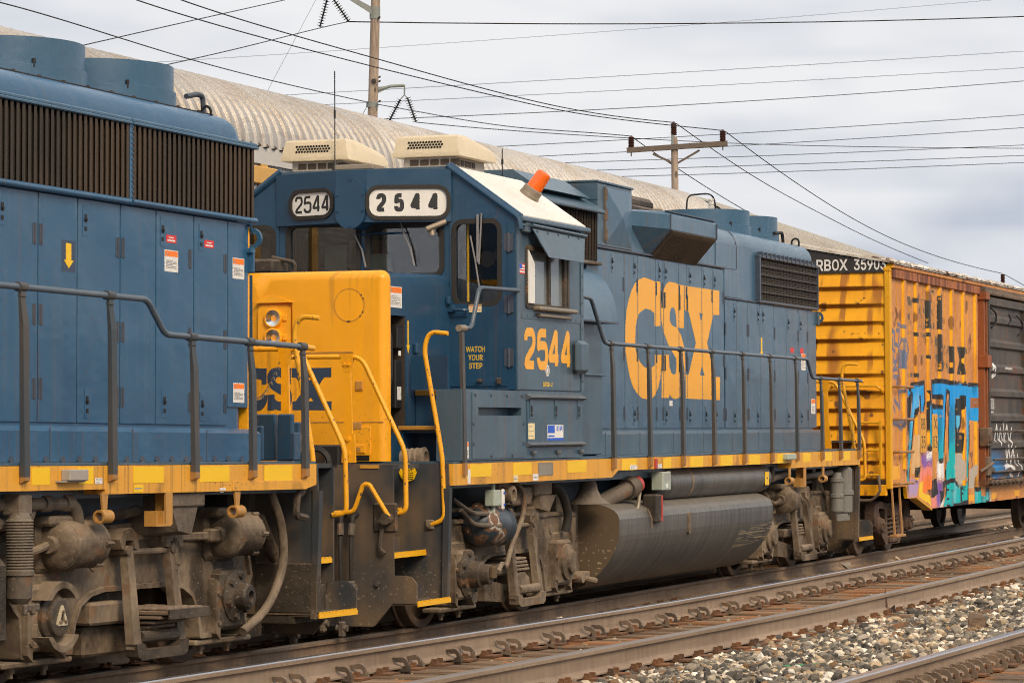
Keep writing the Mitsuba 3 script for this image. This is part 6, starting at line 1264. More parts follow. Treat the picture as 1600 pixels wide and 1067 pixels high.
def door_col(p, n, uv):
    f = fbm(p.x * 2.4, p.y * 2, p.z * 1.4, 3)
    st = noise(p.x * 30, p.y * 9, p.z * 1.1)
    c = mix((.045, .040, .036), (.115, .095, .080), dr.clip(f * 1.3 - .3 + .5 * (st - .5), 0, 1))
    c = mix(c, (.13, .05, .025), smoothstep(.64, .74, fbm(p.x * 5, 1.0, p.z * 4, 3)) * .6)
    d = mi.Float(9)
    for s in WHITE_TAGS:
        for a, b in zip(s, s[1:]): d = dr.minimum(d, seg_dist(p.x, p.z, a, b))
    c = mix((.60, .60, .60), c, smoothstep(.026, .04, d))
    blue = smoothstep(.55, .60, fbm(p.x * 2.2, 7.0, p.z * 1.6, 3)) * smoothstep(1.55, 1.2, p.z) * smoothstep(24.4, 23.2, p.x)
    low = smoothstep(1.02, .98, p.z)
    band = noise(dr.floor(p.x * 4.3), 3.0, 1.0)
    lowc = dr.select(band < .3, mi.Color3f(.03, .22, .46), dr.select(band < .55, mi.Color3f(.30, .12, .09), dr.select(band < .8, mi.Color3f(.36, .33, .30), mi.Color3f(.5, .25, .08))))
    c = mix(c, (.02, .20, .50), blue * .85)
    return mix(c, lowc, low * .8)
prin("boxcar_door", door_col, .55, specular=.3)
def roof_col(p, n, uv):
    f = fbm(p.x * 3.2, p.y * 5, 0.0, 4)
    return mix(mix((.56, .54, .50), (.35, .30, .25), smoothstep(.35, .7, f)), (.12, .07, .05), smoothstep(.62, .72, f))
prin("boxcar_roof", roof_col, .7, specular=.2)
prin("boxcar_yellow", painted((.82, .42, .006), (.22, .09, .03), .28, 1.0, rust=.8), .45, specular=.4)
X0, X1 = 16.17, 31.55
skin = [(X0, .98), (17.15, .98), (17.25, .80), (17.90, .80), (18.85, .618), (29.0, .618), (29.9, .80), (30.5, .80), (30.6, .98), (X1, .98), (X1, 4.12), (X0, 4.12)]
body = unique(BX + "__side_wall")
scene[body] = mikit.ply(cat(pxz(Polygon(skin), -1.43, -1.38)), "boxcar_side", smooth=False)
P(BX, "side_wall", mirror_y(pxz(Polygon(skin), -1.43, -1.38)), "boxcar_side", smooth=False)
P(BX, "underframe", cat(box(X0, X1, -1.38, 1.38, .98, 1.10), box(X0 + .4, X1 - .4, -.35, .35, .62, 1.0), box(20.5, 27.5, -.9, .9, .55, .75)), "truck_dark", smooth=False)
ribx = [17.05, 17.84, 18.65, 19.46, 20.30, 21.15, 22.08] + [26.3, 27.15, 28.0, 28.85, 29.7, 30.5]
def rib(x):
    lo = float(np.interp(x, [q[0] for q in skin[:10]], [q[1] for q in skin[:10]])) + .25
    return pxy(Polygon([(x - .075, -1.428), (x - .06, -1.468), (x + .06, -1.468), (x + .075, -1.428)]), lo, 3.955)
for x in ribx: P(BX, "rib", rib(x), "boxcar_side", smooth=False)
P(BX, "side_sheet_seam", cat(*[box(x - .006, x + .006, -1.436, -1.43, 1.0, 3.95) for x in np.arange(16.65, 22.3, .8)]), "boxcar_side", smooth=False)
P(BX, "top_chord", cat(box(X0, X1, -1.50, -1.36, 4.085, 4.15, .012), box(X0, X1, 1.36, 1.50, 4.085, 4.15)), "boxcar_side", smooth=False)
P(BX, "top_band", cat(box(X0 + .10, 22.35, -1.485, -1.43, 3.955, 4.08, .006), box(26.0, X1 - .1, -1.485, -1.43, 3.955, 4.08, .006)), "boxcar_band", smooth=False)
rfp = [(-1.52, 4.145), (-1.52, 4.175), (0, 4.47), (1.52, 4.175), (1.52, 4.145), (0, 4.43)]
rm = pyz(Polygon(rfp), X0 - .05, X1 + .05)
P(BX, "roof", cat(rm, *[hull([(x + dx, y, z) for dx in (-.05, .05) for y, z in ((-1.53, 4.165), (-1.53, 4.20), (0, 4.475), (0, 4.50))] ) for x in np.arange(X0 + .3, X1, 1.05)]), "boxcar_roof", smooth=False)
g = np.random.default_rng(3)
P(BX, "roof_flake", cat(*[hull(np.array([(x, -1.535, 4.165), (x + w, -1.53, 4.165 + g.uniform(-.02, .02)), (x + w * .6, -1.40, 4.21 + g.uniform(0, .05)), (x + .1 * w, -1.38, 4.22), (x + w * .5, -1.545, 4.175 + g.uniform(-.01, .03))])) for x, w in zip(np.arange(X0, 27, .24), g.uniform(.12, .45, 60))]), "boxcar_roof", smooth=False, kind="stuff")
# corrugated end
zz, xx = [], []
z = 4.02
rows = [(4.05, 0.0)]
while z > 1.12:
    rows += [(z, .0), (z - .012, -.001), (z - .10, -.030), (z - .172, -.056), (z - .184, -.058), (z - .192, -.055), (z - .236, -.006), (z - .242, -.001)]
    z -= .2475
rows.append((.98, 0.0))
rows = np.array(rows); yv = np.linspace(-1.38, 1.38, 9)
V = np.array([(X0 + .01 + dx * (1 if abs(y) < 1.3 else .25), y, zz_) for zz_, dx in rows for y in yv]); F = []
for i in range(len(rows) - 1):
    for j in range(len(yv) - 1):
        a = i * len(yv) + j
        F += [(a, a + len(yv), a + len(yv) + 1), (a, a + len(yv) + 1, a + 1)]
em = trimesh.Trimesh(V, np.array(F)[:, ::-1], process=False)
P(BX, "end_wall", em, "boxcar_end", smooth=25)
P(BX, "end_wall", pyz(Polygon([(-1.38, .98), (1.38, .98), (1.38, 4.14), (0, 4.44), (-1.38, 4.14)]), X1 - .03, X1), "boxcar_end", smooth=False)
P(BX, "end_gable", cat(pyz(Polygon([(-1.40, 4.03), (1.40, 4.03), (1.40, 4.15), (0, 4.43), (-1.40, 4.15)]), X0 - .02, X0 + .03)), "paint_black", smooth=False)
P(BX, "reporting_mark", cat(*[text_front(s, a, b, 4.065, 4.225, X0 - .02) for s, a, b in (("R", -.385, -.485), ("B", -.50, -.60), ("O", -.615, -.715), ("X", -.725, -.84), ("3", -.935, -1.02), ("5", -1.035, -1.115), ("9", -1.13, -1.21), ("0", -1.225, -1.305), ("3", -1.32, -1.40))]), "decal_white", smooth=False)
P(BX, "corner_post", cat(box(X0 - .03, X0 + .09, -1.455, -1.37, .96, 4.04, .01), box(X0 - .035, X0 + .11, -1.46, -1.36, 4.04, 4.10, .008)), "boxcar_yellow", smooth=False)
P(BX, "corner_post", box(X0 - .03, X0 + .09, 1.37, 1.455, .96, 4.04, .01), "boxcar_yellow", smooth=False)
P(BX, "end_sill", cat(box(X0 - .03, X0 + .05, -1.38, 1.38, .86, 1.02, .01), box(X0 - .9, X0, -.12, .12, .76, .98, .03), box(X0 - .2, X0 + .2, -.3, .3, .66, 1.1, .03)), "boxcar_end", smooth=False)
P(BX, "end_grab_iron", tube([(X0 - .01, -.60, 2.41), (X0 - .12, -.62, 2.42), (X0 - .12, -1.27, 2.42), (X0 - .11, -1.33, 2.37), (X0 - .02, -1.34, 2.32)], .017, 8, .05), "boxcar_yellow", smooth=40)
lad = P(BX, "end_ladder", cat(box(X0 - .12, X0 - .08, -.90, -.94, 1.1, 1.93, .006), box(X0 - .12, X0 - .08, -1.30, -1.34, 1.1, 1.93, .006)), "boxcar_yellow", smooth=False)
for z_ in (1.90, 1.51, 1.16): P(lad, "rung", cyl((X0 - .10, -.90, z_), (X0 - .10, -1.34, z_), .016, 8), "boxcar_yellow")
P(BX, "brake_step", cat(box(X0 - .3, X0, -.2, -.95, 1.62, 1.65), box(X0 - .12, X0 - .02, -.85, -.9, 1.0, 1.6)), "truck_dark", smooth=False)
P(BX, "hose_bracket", tube([(X0 - .15, -1.30, 1.15), (X0 - .18, -1.33, .92), (X0 - .15, -1.2, .80), (X0 - .1, -.9, .80)], .02, 8, .06), "anchor_rust", smooth=40)
P(BX, "end_scribble", text_front("NARK", -1.05, -1.22, 1.26, 1.31, X0 - .075, False), "decal_white", smooth=False) if False else None
for z_ in (2.41, 1.945, 1.48, 1.03):
    P(BX, "ladder_rung", cat(cyl((16.32, -1.53, z_), (17.24, -1.53, z_), .017, 8), *[cyl((x, -1.54, z_), (x, -1.43, z_), .02, 8) for x in (16.34, 17.22)]), "rung_rust")
prin("rung_rust", painted((.42, .22, .07), (.12, .06, .04), .4, .8), .6)
P(BX, "sill_step", cat(*[hull([(x + dx, y, z) for dx in (0, .06) for y, z in ((-1.42, .96), (-1.40, .96), (-1.46, .30), (-1.44, .30))]) for x in (16.32, 16.78)], box(16.32, 16.84, -1.50, -1.38, .27, .31, .008)), "rung_rust", smooth=False)
P(BX, "chamfer_plate", hull([(17.9, -1.435, .80), (18.85, -1.435, .618), (17.9, -1.30, .80), (18.85, -1.30, .618), (17.9, -1.435, .775), (18.85, -1.435, .59), (17.9, -1.30, .775), (18.85, -1.30, .59)]), "boxcar_yellow", smooth=False)
for a in (16.33, 21.50, 23.30, 25.25):
    zl = 1.09 if a < 17 else .66
    P(BX, "reflective_patch", box(a, a + .42, -1.4345, -1.43, zl, zl + (.19 if a < 17 else .10)), "reflect_orange", smooth=False)
prin("reflect_orange", (.80, .38, .005), .4)
for a, s1, s2 in ((18.11, "RB", "35"), (18.91, "X", "03")):
    kp = P(BX, "number_patch", box(a, a + .37, -1.4345, -1.43, 1.46, 2.03), "number_patch_paint", smooth=False)
    P(kp, "number_print", cat(text_side(s1, a + (.05 if len(s1) == 2 else .14), a + .32, 1.80, 1.96, -1.4345, False), text_side(s2, a + .05, a + .33, 1.52, 1.70, -1.4345, False)), "decal_black", smooth=False)
prin("number_patch_paint", painted((.70, .36, .03), (.2, .1, .05), .2, .5), .5)
# door
dk = P(BX, "door", box(22.62, 25.75, -1.50, -1.43, .98, 3.93, .01), "boxcar_door", smooth=False)
for z_ in (3.56, 3.16, 2.76, 2.36, 1.96, 1.52, 1.12):
    P(dk, "door_rib", pyz(Polygon([(-1.50, z_ + .10), (-1.55, z_ + .05), (-1.55, z_ - .03), (-1.50, z_ - .06)]), 22.70, 25.67), "boxcar_door", smooth=False)
P(dk, "door_frame", cat(box(22.60, 22.70, -1.56, -1.49, .98, 3.95, .008), box(25.66, 25.77, -1.56, -1.49, .98, 3.95, .008), box(22.6, 25.77, -1.56, -1.49, 3.80, 3.93, .008)), "boxcar_door", smooth=False)
P(dk, "door_hook", cat(tube([(22.9, -1.53, 3.76), (23.15, -1.57, 3.68), (23.15, -1.57, 3.52), (22.95, -1.53, 3.44)], .015, 6, .08), tube([(24.4, -1.53, 3.7), (24.45, -1.57, 3.6), (24.2, -1.56, 3.52)], .015, 6, .05), tube([(25.1, -1.53, 3.7), (25.4, -1.57, 3.6), (25.4, -1.57, 3.45), (25.2, -1.53, 3.38)], .015, 6, .08)), "plain_black", smooth=40)
P(dk, "door_rail", cat(tube([(22.7, -1.58, 1.76), (25.6, -1.58, 1.76)], .018, 8), tube([(22.8, -1.58, 1.30), (25.6, -1.58, 1.30)], .018, 8), tube([(22.8, -1.57, 1.10), (25.6, -1.57, 1.10)], .015, 8)), "truck_dark")
P(dk, "door_stencil", cat(box(22.80, 23.25, -1.502, -1.5, 2.12, 2.30), box(22.80, 23.2, -1.502, -1.5, 2.0, 2.09), box(23.95, 24.55, -1.552, -1.55, 2.78, 2.82)), "decal_grey_light", smooth=False)
prin("decal_grey_light", (.40, .39, .37), .6)
P(dk, "door_notice_print", cat(*[box(22.83 + .02 * (i % 2), 23.2, -1.503, -1.502, 2.14 + .035 * i, 2.15 + .035 * i) for i in range(4)]), "plain_black", smooth=False)
P(BX, "door_track", cat(box(22.4, 30.3, -1.58, -1.43, 3.96, 4.02, .01), box(22.4, 25.9, -1.545, -1.43, 4.02, 4.085, .006), *[hull([(x, -1.60, .955), (x + .12, -1.60, .955), (x, -1.43, .90), (x + .12, -1.43, .90), (x + .03, -1.56, .86), (x + .09, -1.56, .86)]) for x in np.arange(22.75, 25.5, .36)], box(22.6, 30.3, -1.58, -1.43, .92, .97)), "anchor_rust", smooth=False)
P(BX, "door_post", cat(box(22.34, 22.42, -1.53, -1.43, .9, 3.96), box(22.50, 22.56, -1.545, -1.43, .9, 3.96), box(22.30, 22.60, -1.58, -1.43, 3.88, 4.0), box(22.30, 22.6, -1.60, -1.43, 2.78, 2.98, .01)), "boxcar_post", smooth=False)
prin("boxcar_post", painted((.30, .085, .02), (.10, .04, .02), .35, .8, rust=.8), .6)
P(BX, "door_lock", cat(box(22.28, 22.62, -1.60, -1.45, 1.52, 1.82, .01), box(22.30, 22.50, -1.63, -1.45, 1.60, 1.70), tube([(22.1, -1.50, 1.12), (22.25, -1.60, 1.20), (22.55, -1.62, 1.26)], .025, 8), box(22.35, 22.60, -1.58, -1.44, 1.05, 1.35, .01)), "anchor_rust")
P(BX, "side_sill_print", cat(*[box(x, x + .16, -1.4335, -1.43, z_, z_ + .03) for x, z_ in ((19.9, .86), (19.9, .72), (20.95, .86), (20.95, .78))]), "plain_black", smooth=False)

def freight_truck(car, c, r=.42, yc=0.0, near=True):
    k = unique(car + "__truck")
    for a in (-.89, .89):
        for s in (-1, 1):
            m = wheel_mesh(c + a, r, s); m.apply_translation((0, yc, 0))
            P(k, "wheel", m, "wheel_rust", smooth=28)
        P(k, "axle", cyl((c + a, yc - .64, r), (c + a, yc + .64, r), .08), "truck_dark")
    pf = Polygon([(c - 1.14, .60), (c - 1.06, .72), (c - .70, .76), (c - .45, .72), (c + .45, .72), (c + .70, .76), (c + 1.06, .72), (c + 1.14, .60), (c + 1.10, .42), (c + .98, .40), (c + .80, .40), (c + .70, .30), (c + .42, .14), (c - .42, .14), (c - .70, .30), (c - .80, .40), (c - .98, .40), (c - 1.10, .42)]).buffer(.03).buffer(-.02)
    for w in ([(c - .30, .60), (c + .30, .60), (c + .30, .24), (c - .30, .24)], [(c - .82, .64), (c - .52, .62), (c - .46, .40), (c - .62, .40)], [(c + .82, .64), (c + .52, .62), (c + .46, .40), (c + .62, .40)]):
        pf = pf.difference(Polygon(w).buffer(.03))
    for s in ((-1, 1)):
        m = pxz(pf, -1.10, -.96)
        if s > 0: m = mirror_y(m)
        m.apply_translation((0, yc, 0))
        P(k, "side_frame", m, "freight_truck_paint", smooth=25)
    sp = []
    for dx in (-.20, 0, .20):
        t = np.linspace(0, 5 * 2 * math.pi, 60)
        sp.append(tube([(c + dx + .085 * math.cos(q), yc - 1.04 + .085 * math.sin(q), .20 + .32 * q / t[-1]) for q in t], .018, 6))
    P(k, "spring", cat(*sp), "freight_truck_paint", smooth=50)
    P(k, "bolster", cat(box(c - .24, c + .24, yc - 1.16, yc + 1.16, .52, .70, .03), box(c - .3, c + .3, yc - 1.14, yc - 1.0, .16, .22, .01)), "freight_truck_paint", smooth=False)
    for a in (-.89, .89):
        P(k, "bearing_cap", lathe((c + a, yc - 1.0, r), (c + a, yc - 1.2, r), [(0, 0), (0, .13), (.12, .13), (.14, .11), (.18, .10), (.19, .04), (.20, .04), (.20, 0)], 20), "freight_truck_paint")
        P(k, "bearing_bolt", cat(*[cyl((c + a + .07 * math.cos(q), yc - 1.205, r + .07 * math.sin(q)), (c + a + .07 * math.cos(q), yc - 1.17, r + .07 * math.sin(q)), .02, 6) for q in (.5, 2.6, 4.7)]), "anchor_rust")
    return k
prin("freight_truck_paint", grime((.085, .055, .042), (.17, .115, .085), (.20, .15, .12)), .7, specular=.25)
freight_truck(BX, 17.70); freight_truck(BX, 30.08)

# ================================================================== covered car carriers on the far track
def arch_roof(x0, x1, yc, ze=4.90, zc=5.77, hw=1.50, pitch_=.205):
    n = int((x1 - x0) / pitch_)
    prof_ = np.array([0, .18, .30, .62, .74, 1.0]); dep = np.array([0, 0, .026, .026, 0, 0])
    xs_, dz = [], []
    for i in range(n):
        for a, d in zip(prof_[:-1], dep[:-1]): xs_.append(x0 + (i + a) * pitch_); dz.append(d)
    xs_.append(x0 + n * pitch_); dz.append(0)
    ang = np.linspace(0, math.pi, 25)
    cy = -hw * np.sign(np.cos(ang)) * np.abs(np.cos(ang)) ** .80
    cz = ze + (zc - ze) * np.sin(ang) ** .95
    ny_, nz_ = -np.cos(ang), np.sin(ang) + .2
    xs_, dz = np.array(xs_), np.array(dz); m_ = len(ang)
    V = np.stack([np.repeat(xs_[:, None], m_, 1), yc + cy[None] + dz[:, None] * ny_[None], cz[None] + dz[:, None] * nz_[None]], -1).reshape(-1, 3)
    idx = np.arange(len(xs_) * m_).reshape(len(xs_), m_)
    F = np.concatenate([np.stack([idx[:-1, :-1], idx[1:, :-1], idx[1:, 1:]], -1).reshape(-1, 3), np.stack([idx[:-1, :-1], idx[1:, 1:], idx[:-1, 1:]], -1).reshape(-1, 3)])
    return trimesh.Trimesh(V, F, process=False)
def carrier_roof(p, n, uv):
    r = dr.abs(p.x / .205 - dr.floor(p.x / .205) - .5) * 2
    f = fbm(p.x * .5, p.y * 3, p.z * 3, 3)
    st = noise(p.x * 11, p.y * 2.0, p.z * 2.0)
    rust = smoothstep(.42, .80, st * .55 + f * .55)
    pt = noise(dr.floor(p.x / 2.46), 3.0, 1.0)
    c = mix((.40, .39, .375), (.33, .27, .21), rust * .55) * (.86 + .28 * pt)
    return mix(c, (.17, .12, .085), smoothstep(.70, .85, noise(p.x * 3, p.y * 14, p.z * 14)) * .25)
def carrier_roof_grey(p, n, uv):
    f = fbm(p.x * .4, p.y * 3, p.z * 3, 3)
    return mix((.36, .355, .33), (.27, .25, .215), dr.clip(f * 1.4 - .2, 0, 1))
prin("carrier_roof", carrier_roof, .5, metallic=.25, specular=.4)
prin("carrier_roof_grey", carrier_roof_grey, .55, specular=.35)
def perf(p, n, uv):
    u, w = p.x * 14, p.z * 14
    a, b = u - dr.floor(u) - .5, w - dr.floor(w) - .5
    h = smoothstep(.20, .14, dr.sqrt(a * a + b * b))
    f = fbm(p.x, p.y, p.z, 3)
    return mix(mix((.40, .40, .39), (.30, .27, .24), f), (.03, .03, .03), h)
prin("carrier_panel", perf, .5, metallic=.3)
prin("carrier_white", painted((.58, .58, .56), (.3, .26, .22), .3, .6), .5)
prin("carrier_yellow", painted((.66, .37, .07), (.3, .2, .1), .25, .6), .5)
def carrier(label, x0, x1, yc, mat, M, z=0.0):
    global MAT
    MAT = M
    k = thing("car_carrier", label, "railway car", "covered car carriers on the far track")
    P(k, "roof", arch_roof(x0, x1, yc), mat, smooth=35)
    P(k, "fascia", cat(box(x0, x1, yc - 1.50, yc - 1.46, 4.72, 4.90), box(x0, x1, yc + 1.46, yc + 1.50, 4.72, 4.90)), "carrier_white", smooth=False)
    P(k, "roof_bolt", cat(*[cyl((x, yc - 1.53, 4.90), (x, yc - 1.49, 4.95), .022, 6) for x in np.arange(x0 + .1, min(x1, x0 + 14), .205)]), "truck_dark", smooth=False, kind="stuff")
    xs_ = np.arange(x0 + .60, x1 - .2, 1.52)
    for a in xs_:
        P(k, "side_panel", box(a + .09, a + 1.43, yc - 1.47, yc - 1.45, 1.1, 4.72), "carrier_panel", smooth=False)
    for a in xs_[:12]:
        P(k, "post", cat(box(a - .08, a + .09, yc - 1.50, yc - 1.44, 1.0, 4.72), box(a - .36, a + .36, yc - 1.515, yc - 1.49, 4.50, 4.69, .02)), "carrier_yellow", smooth=False)
    P(k, "body", cat(box(x0, x1, yc - 1.42, yc + 1.42, 1.0, 4.85), box(x0 + .8, x1 - .8, yc - 1.2, yc + 1.2, .70, 1.0)), "truck_dark", smooth=False)
    hw_ = np.linspace(0, math.pi, 25)
    endp = Polygon([(yc - 1.5 * math.copysign(abs(math.cos(t)) ** .8, math.cos(t)) * .99, 4.88 + .87 * math.sin(t) ** .95 * .99) for t in hw_] + [(yc + 1.48, 1.0), (yc - 1.48, 1.0)])
    P(k, "end_door", cat(pyz(endp, x0 - .02, x0), pyz(endp, x1, x1 + .02)), "carrier_white", smooth=False)
    for c in (x0 + 3.0, x1 - 3.0): freight_truck(k, c, .42, yc)
    MAT = None
    return k
carrier("beige ribbed arched roof of a covered car carrier standing behind the two locomotives", -6.0, 21.6, 4.0, "carrier_roof", T().translate([0, 0, -.02]))
carrier("grey arched roof of the car carrier farther right, above the yellow boxcar", 0.0, 27.4, 0.0, "carrier_roof_grey", T().translate([22.4, 4.05, -.03]).rotate([0, 0, 1], 4.0))
carrier("far end car carrier on the far track, roof seen last above the boxcar", 0.0, 27.4, 0.0, "carrier_roof_grey", T().translate([50.7, 6.1, -.04]).rotate([0, 0, 1], 5.5)) if False else None
kt = struct("railway_track", None, None, "railway track under the car carriers behind the train")
for side in (.7525, -.7525):
    P(kt, "rail", trimesh.util.concatenate([box(-24, 60, 4 + side - .035, 4 + side + .035, -.19, -.01), box(-24, 60, 4 + side - .07, 4 + side + .07, -.19, -.17)]), "rail_rust_dark", smooth=False)

# ================================================================== poles and wires
from scipy.interpolate import CubicSpline
def wood(p, n, uv):
    g_ = noise(p.x * 26, p.y * 26, p.z * 1.3) * .6 + noise(p.x * 60, p.y * 60, p.z * 3.0) * .4
    f = fbm(p.x * 2, p.y * 2, p.z * .8, 3)
    c = mix((.24, .185, .145), (.44, .36, .29), dr.clip(g_ * 1.2 + f * .6 - .45, 0, 1))
    kn = smoothstep(.80, .86, noise(p.x * 9, p.y * 9, p.z * 3.4))
    return mix(c, (.09, .07, .055), kn * .8)
prin("pole_wood", wood, .85, specular=.15)
prin("crossarm_wood", (.13, .105, .085), .85)
prin("arm_steel", painted((.24, .28, .27), (.2, .19, .17), .3, .4), .5)
prin("insulator_brown", (.055, .022, .018), .3)
prin("insulator_dark", (.055, .060, .055), .4)
prin("wire", (.035, .037, .040), .6)
def string(p, q, n=11, r=.115):
    L = float(np.linalg.norm(np.subtract(q, p)))
    pr = [(0, 0)]
    for i in range(n):
        a = L * (i + .35) / n
        pr += [(a, .025), (a + .01, r), (a + L / n * .28, r * .55), (a + L / n * .34, .028)]
    return lathe(p, q, pr + [(L, .02), (L, 0)], 14)
PA = thing("utility_pole", "tall bare wooden pole with steel arms holding hanging insulator strings", "utility pole")
P(PA, "pole", lathe((61.36, 25.95, -.6), (61.0, 25.20, 18.5), [(0, 0), (0, .20), (11, .158), (15, .145), (19.1, .13), (19.1, 0)], 20), "pole_wood", smooth=40)
P(PA, "upper_arm", hull([(61.05, 25.35, 14.66), (61.05, 25.35, 14.90), (61.0, 25.40, 14.78), (59.6, 25.85, 15.30), (59.6, 25.85, 15.16), (59.62, 25.92, 15.22)]), "arm_steel")
P(PA, "arm_clamp", lathe((61.07, 25.36, 14.58), (61.05, 25.35, 14.95), [(0, .15), (0, .165), (.37, .165), (.37, .15)], 18), "arm_steel")
P(PA, "lower_arm", hull([(61.13, 25.30, 12.26), (61.13, 25.30, 12.46), (61.28, 24.93, 12.46), (61.28, 24.93, 12.52)]), "arm_steel")
P(PA, "lower_arm", tube([(61.15, 25.29, 12.38), (61.28, 24.93, 12.49), (61.43, 24.54, 12.51)], .05, 8), "arm_steel")
P(PA, "hanger_link", cat(tube([(61.43, 24.52, 12.53), (61.44, 24.53, 12.20)], .025, 6), tube([(61.40, 24.64, 12.09), (61.44, 24.53, 12.22), (61.47, 24.45, 12.13)], .022, 6)), "arm_steel")
for p_, q_ in (((61.40, 24.64, 12.09), (61.29, 25.01, 11.36)), ((61.47, 24.45, 12.15), (61.58, 24.2, 11.37)), ((60.53, 26.72, 15.26), (60.47, 26.96, 14.33)), ((60.58, 26.59, 15.26), (60.78, 26.12, 14.5))):
    P(PA, "insulator_string", string(p_, q_), "insulator_dark", smooth=False)
P(PA, "band", lathe((61.14, 25.49, 11.84), (61.13, 25.48, 12.02), [(0, .16), (0, .19), (.18, .19), (.18, .16)], 18), "arm_steel")
P(PA, "bolt", cat(*[cyl((61.0, 25.2, z_), (60.85, 25.1, z_), .03, 6) for z_ in (12.0, 12.62, 12.75, 14.6)], box(60.9, 61.0, 25.3, 25.4, 12.58, 12.70)), "truck_dark")
PB = thing("utility_pole", "wooden pole with a crossarm and three brown pin insulators", "utility pole")
P(PB, "pole", lathe((57.80, 14.58, -.6), (57.70, 14.61, 10.20), [(0, 0), (0, .15), (9, .102), (10.6, .098), (10.8, .08), (10.8, 0)], 18), "pole_wood", smooth=40)
def arm(p, q, w, h):
    p, q = np.array(p), np.array(q); d, u, v = frame(q - p)
    return hull([c + a * u * w + b * v * h for c in (p, q) for a in (-1, 1) for b in (-1, 1)])
P(PB, "crossarm", arm((57.14, 15.87, 9.82), (58.14, 13.15, 10.01), .055, .075), "crossarm_wood", smooth=False)
P(PB, "brace", cat(arm((57.45, 15.18, 9.72), (57.70, 14.62, 9.44), .02, .03), arm((57.92, 13.92, 9.82), (57.72, 14.55, 9.44), .02, .03)), "crossarm_wood", smooth=False)
for b_, z0_, z1_ in (((57.22, 15.76), 9.90, 10.22), ((57.68, 14.62), 10.26, 10.62), ((58.10, 13.28), 10.06, 10.38)):
    P(PB, "insulator", lathe((*b_, z0_), (*b_, z1_), [(0, 0)] + [((z1_ - z0_) * (i + o) / 7, r_) for i in range(7) for o, r_ in ((.05, .085), (.45, .095), (.7, .068))] + [(z1_ - z0_, .045), (z1_ - z0_ + .03, .03), (z1_ - z0_ + .03, 0)], 14), "insulator_brown", smooth=False)
    P(PB, "insulator_pin", cyl((*b_, z0_ - .25), (*b_, z0_ + .02), .018, 6), "truck_dark")
P(PB, "top_bracket", box(57.60, 57.66, 14.60, 14.68, 9.85, 10.28, .01), "arm_steel")
PC_ = thing("utility_pole", "distant pole top with one dark insulator showing above the boxcar roof", "utility pole")
P(PC_, "pole", lathe((102.8, 14.03, -.6), (102.78, 14.03, 7.95), [(0, 0), (0, .15), (8.5, .10), (8.55, 0)], 14), "pole_wood", smooth=40)
P(PC_, "insulator", lathe((102.78, 14.03, 7.95), (102.78, 14.03, 8.34), [(0, 0)] + [(.39 * (i + o) / 6, r_) for i in range(6) for o, r_ in ((.05, .09), (.45, .10), (.7, .07))] + [(.39, 0)], 14), "insulator_brown", smooth=False)
WL = {'a': "wire from the top left corner down to the tall bare pole", 'a2': "wire between the tall bare pole and the left crossarm insulator", 'b': "wire from the top edge left of centre to the right crossarm insulator", 'c': "wire from the top edge running to the middle crossarm insulator",
      'd': "wire from the tall pole's lower right insulator string passing behind the crossarm", 'd0': "short wire left of the tall pole's lower insulator string", 'e': "wire descending right from the left crossarm insulator behind the pole", 'f': "wire descending right from the middle crossarm insulator to the boxcar roof",
      'g': "wire from the right crossarm insulator down to the distant pole top", 'g2': "short wire right of the distant pole top", 'h1': "topmost long wire running right from the upper insulator strings", 'h1b': "wire running down left from the upper insulator strings",
      'h2': "wire crossing the top left sky above the beige roof", 'h3': "faintest thin wire rising to the top right corner", 'h4': "thin wire across the sky, first below the topmost pair", 'h5': "thin wire across the sky, second below the topmost pair",
      'h6': "thicker wire across the sky above the crossarm pole", 'h7': "wire passing just behind the crossarm pole's top", 'h8': "wire meeting the crossarm pole at the crossarm's own height", 'h9': "wire crossing behind the crossarm braces", 'h10': "wire crossing just below the crossarm braces", 'h11': "lowest wire across the sky above the locomotive roof",
      'guy': "very thin slanting guy wire left of the tall bare pole", 'guy2': "short guy wire tied to the band of the tall bare pole"}
WR = {'h3': .008, 'h4': .011, 'h5': .011, 'guy': .006, 'guy2': .010, 'h1': .021, 'h6': .016}
for k_, pts_ in WIRES.items():
    p_ = np.array(pts_); s_ = np.concatenate([[0], np.cumsum(np.linalg.norm(np.diff(p_, axis=0), axis=1))])
    if len(p_) > 2:
        deg = min(len(p_) - 1, 3)
        if k_ in ('d0', 'a', 'd', 'e', 'f', 'g', 'h1b', 'h2', 'guy2', 'g2', 'b', 'c', 'a2'): q_ = CubicSpline(s_, p_)(np.linspace(0, s_[-1], 40))
        else: q_ = np.stack([np.polyval(np.polyfit(s_, p_[:, i], 2), np.linspace(0, s_[-1], 40)) for i in range(3)], -1)
    else: q_ = p_
    kw_ = thing("overhead_wire", WL[k_], "wire", "overhead wires")
    scene[kw_] = mikit.ply(tube(list(q_), WR.get(k_, .0145), 6), "wire", smooth=True)

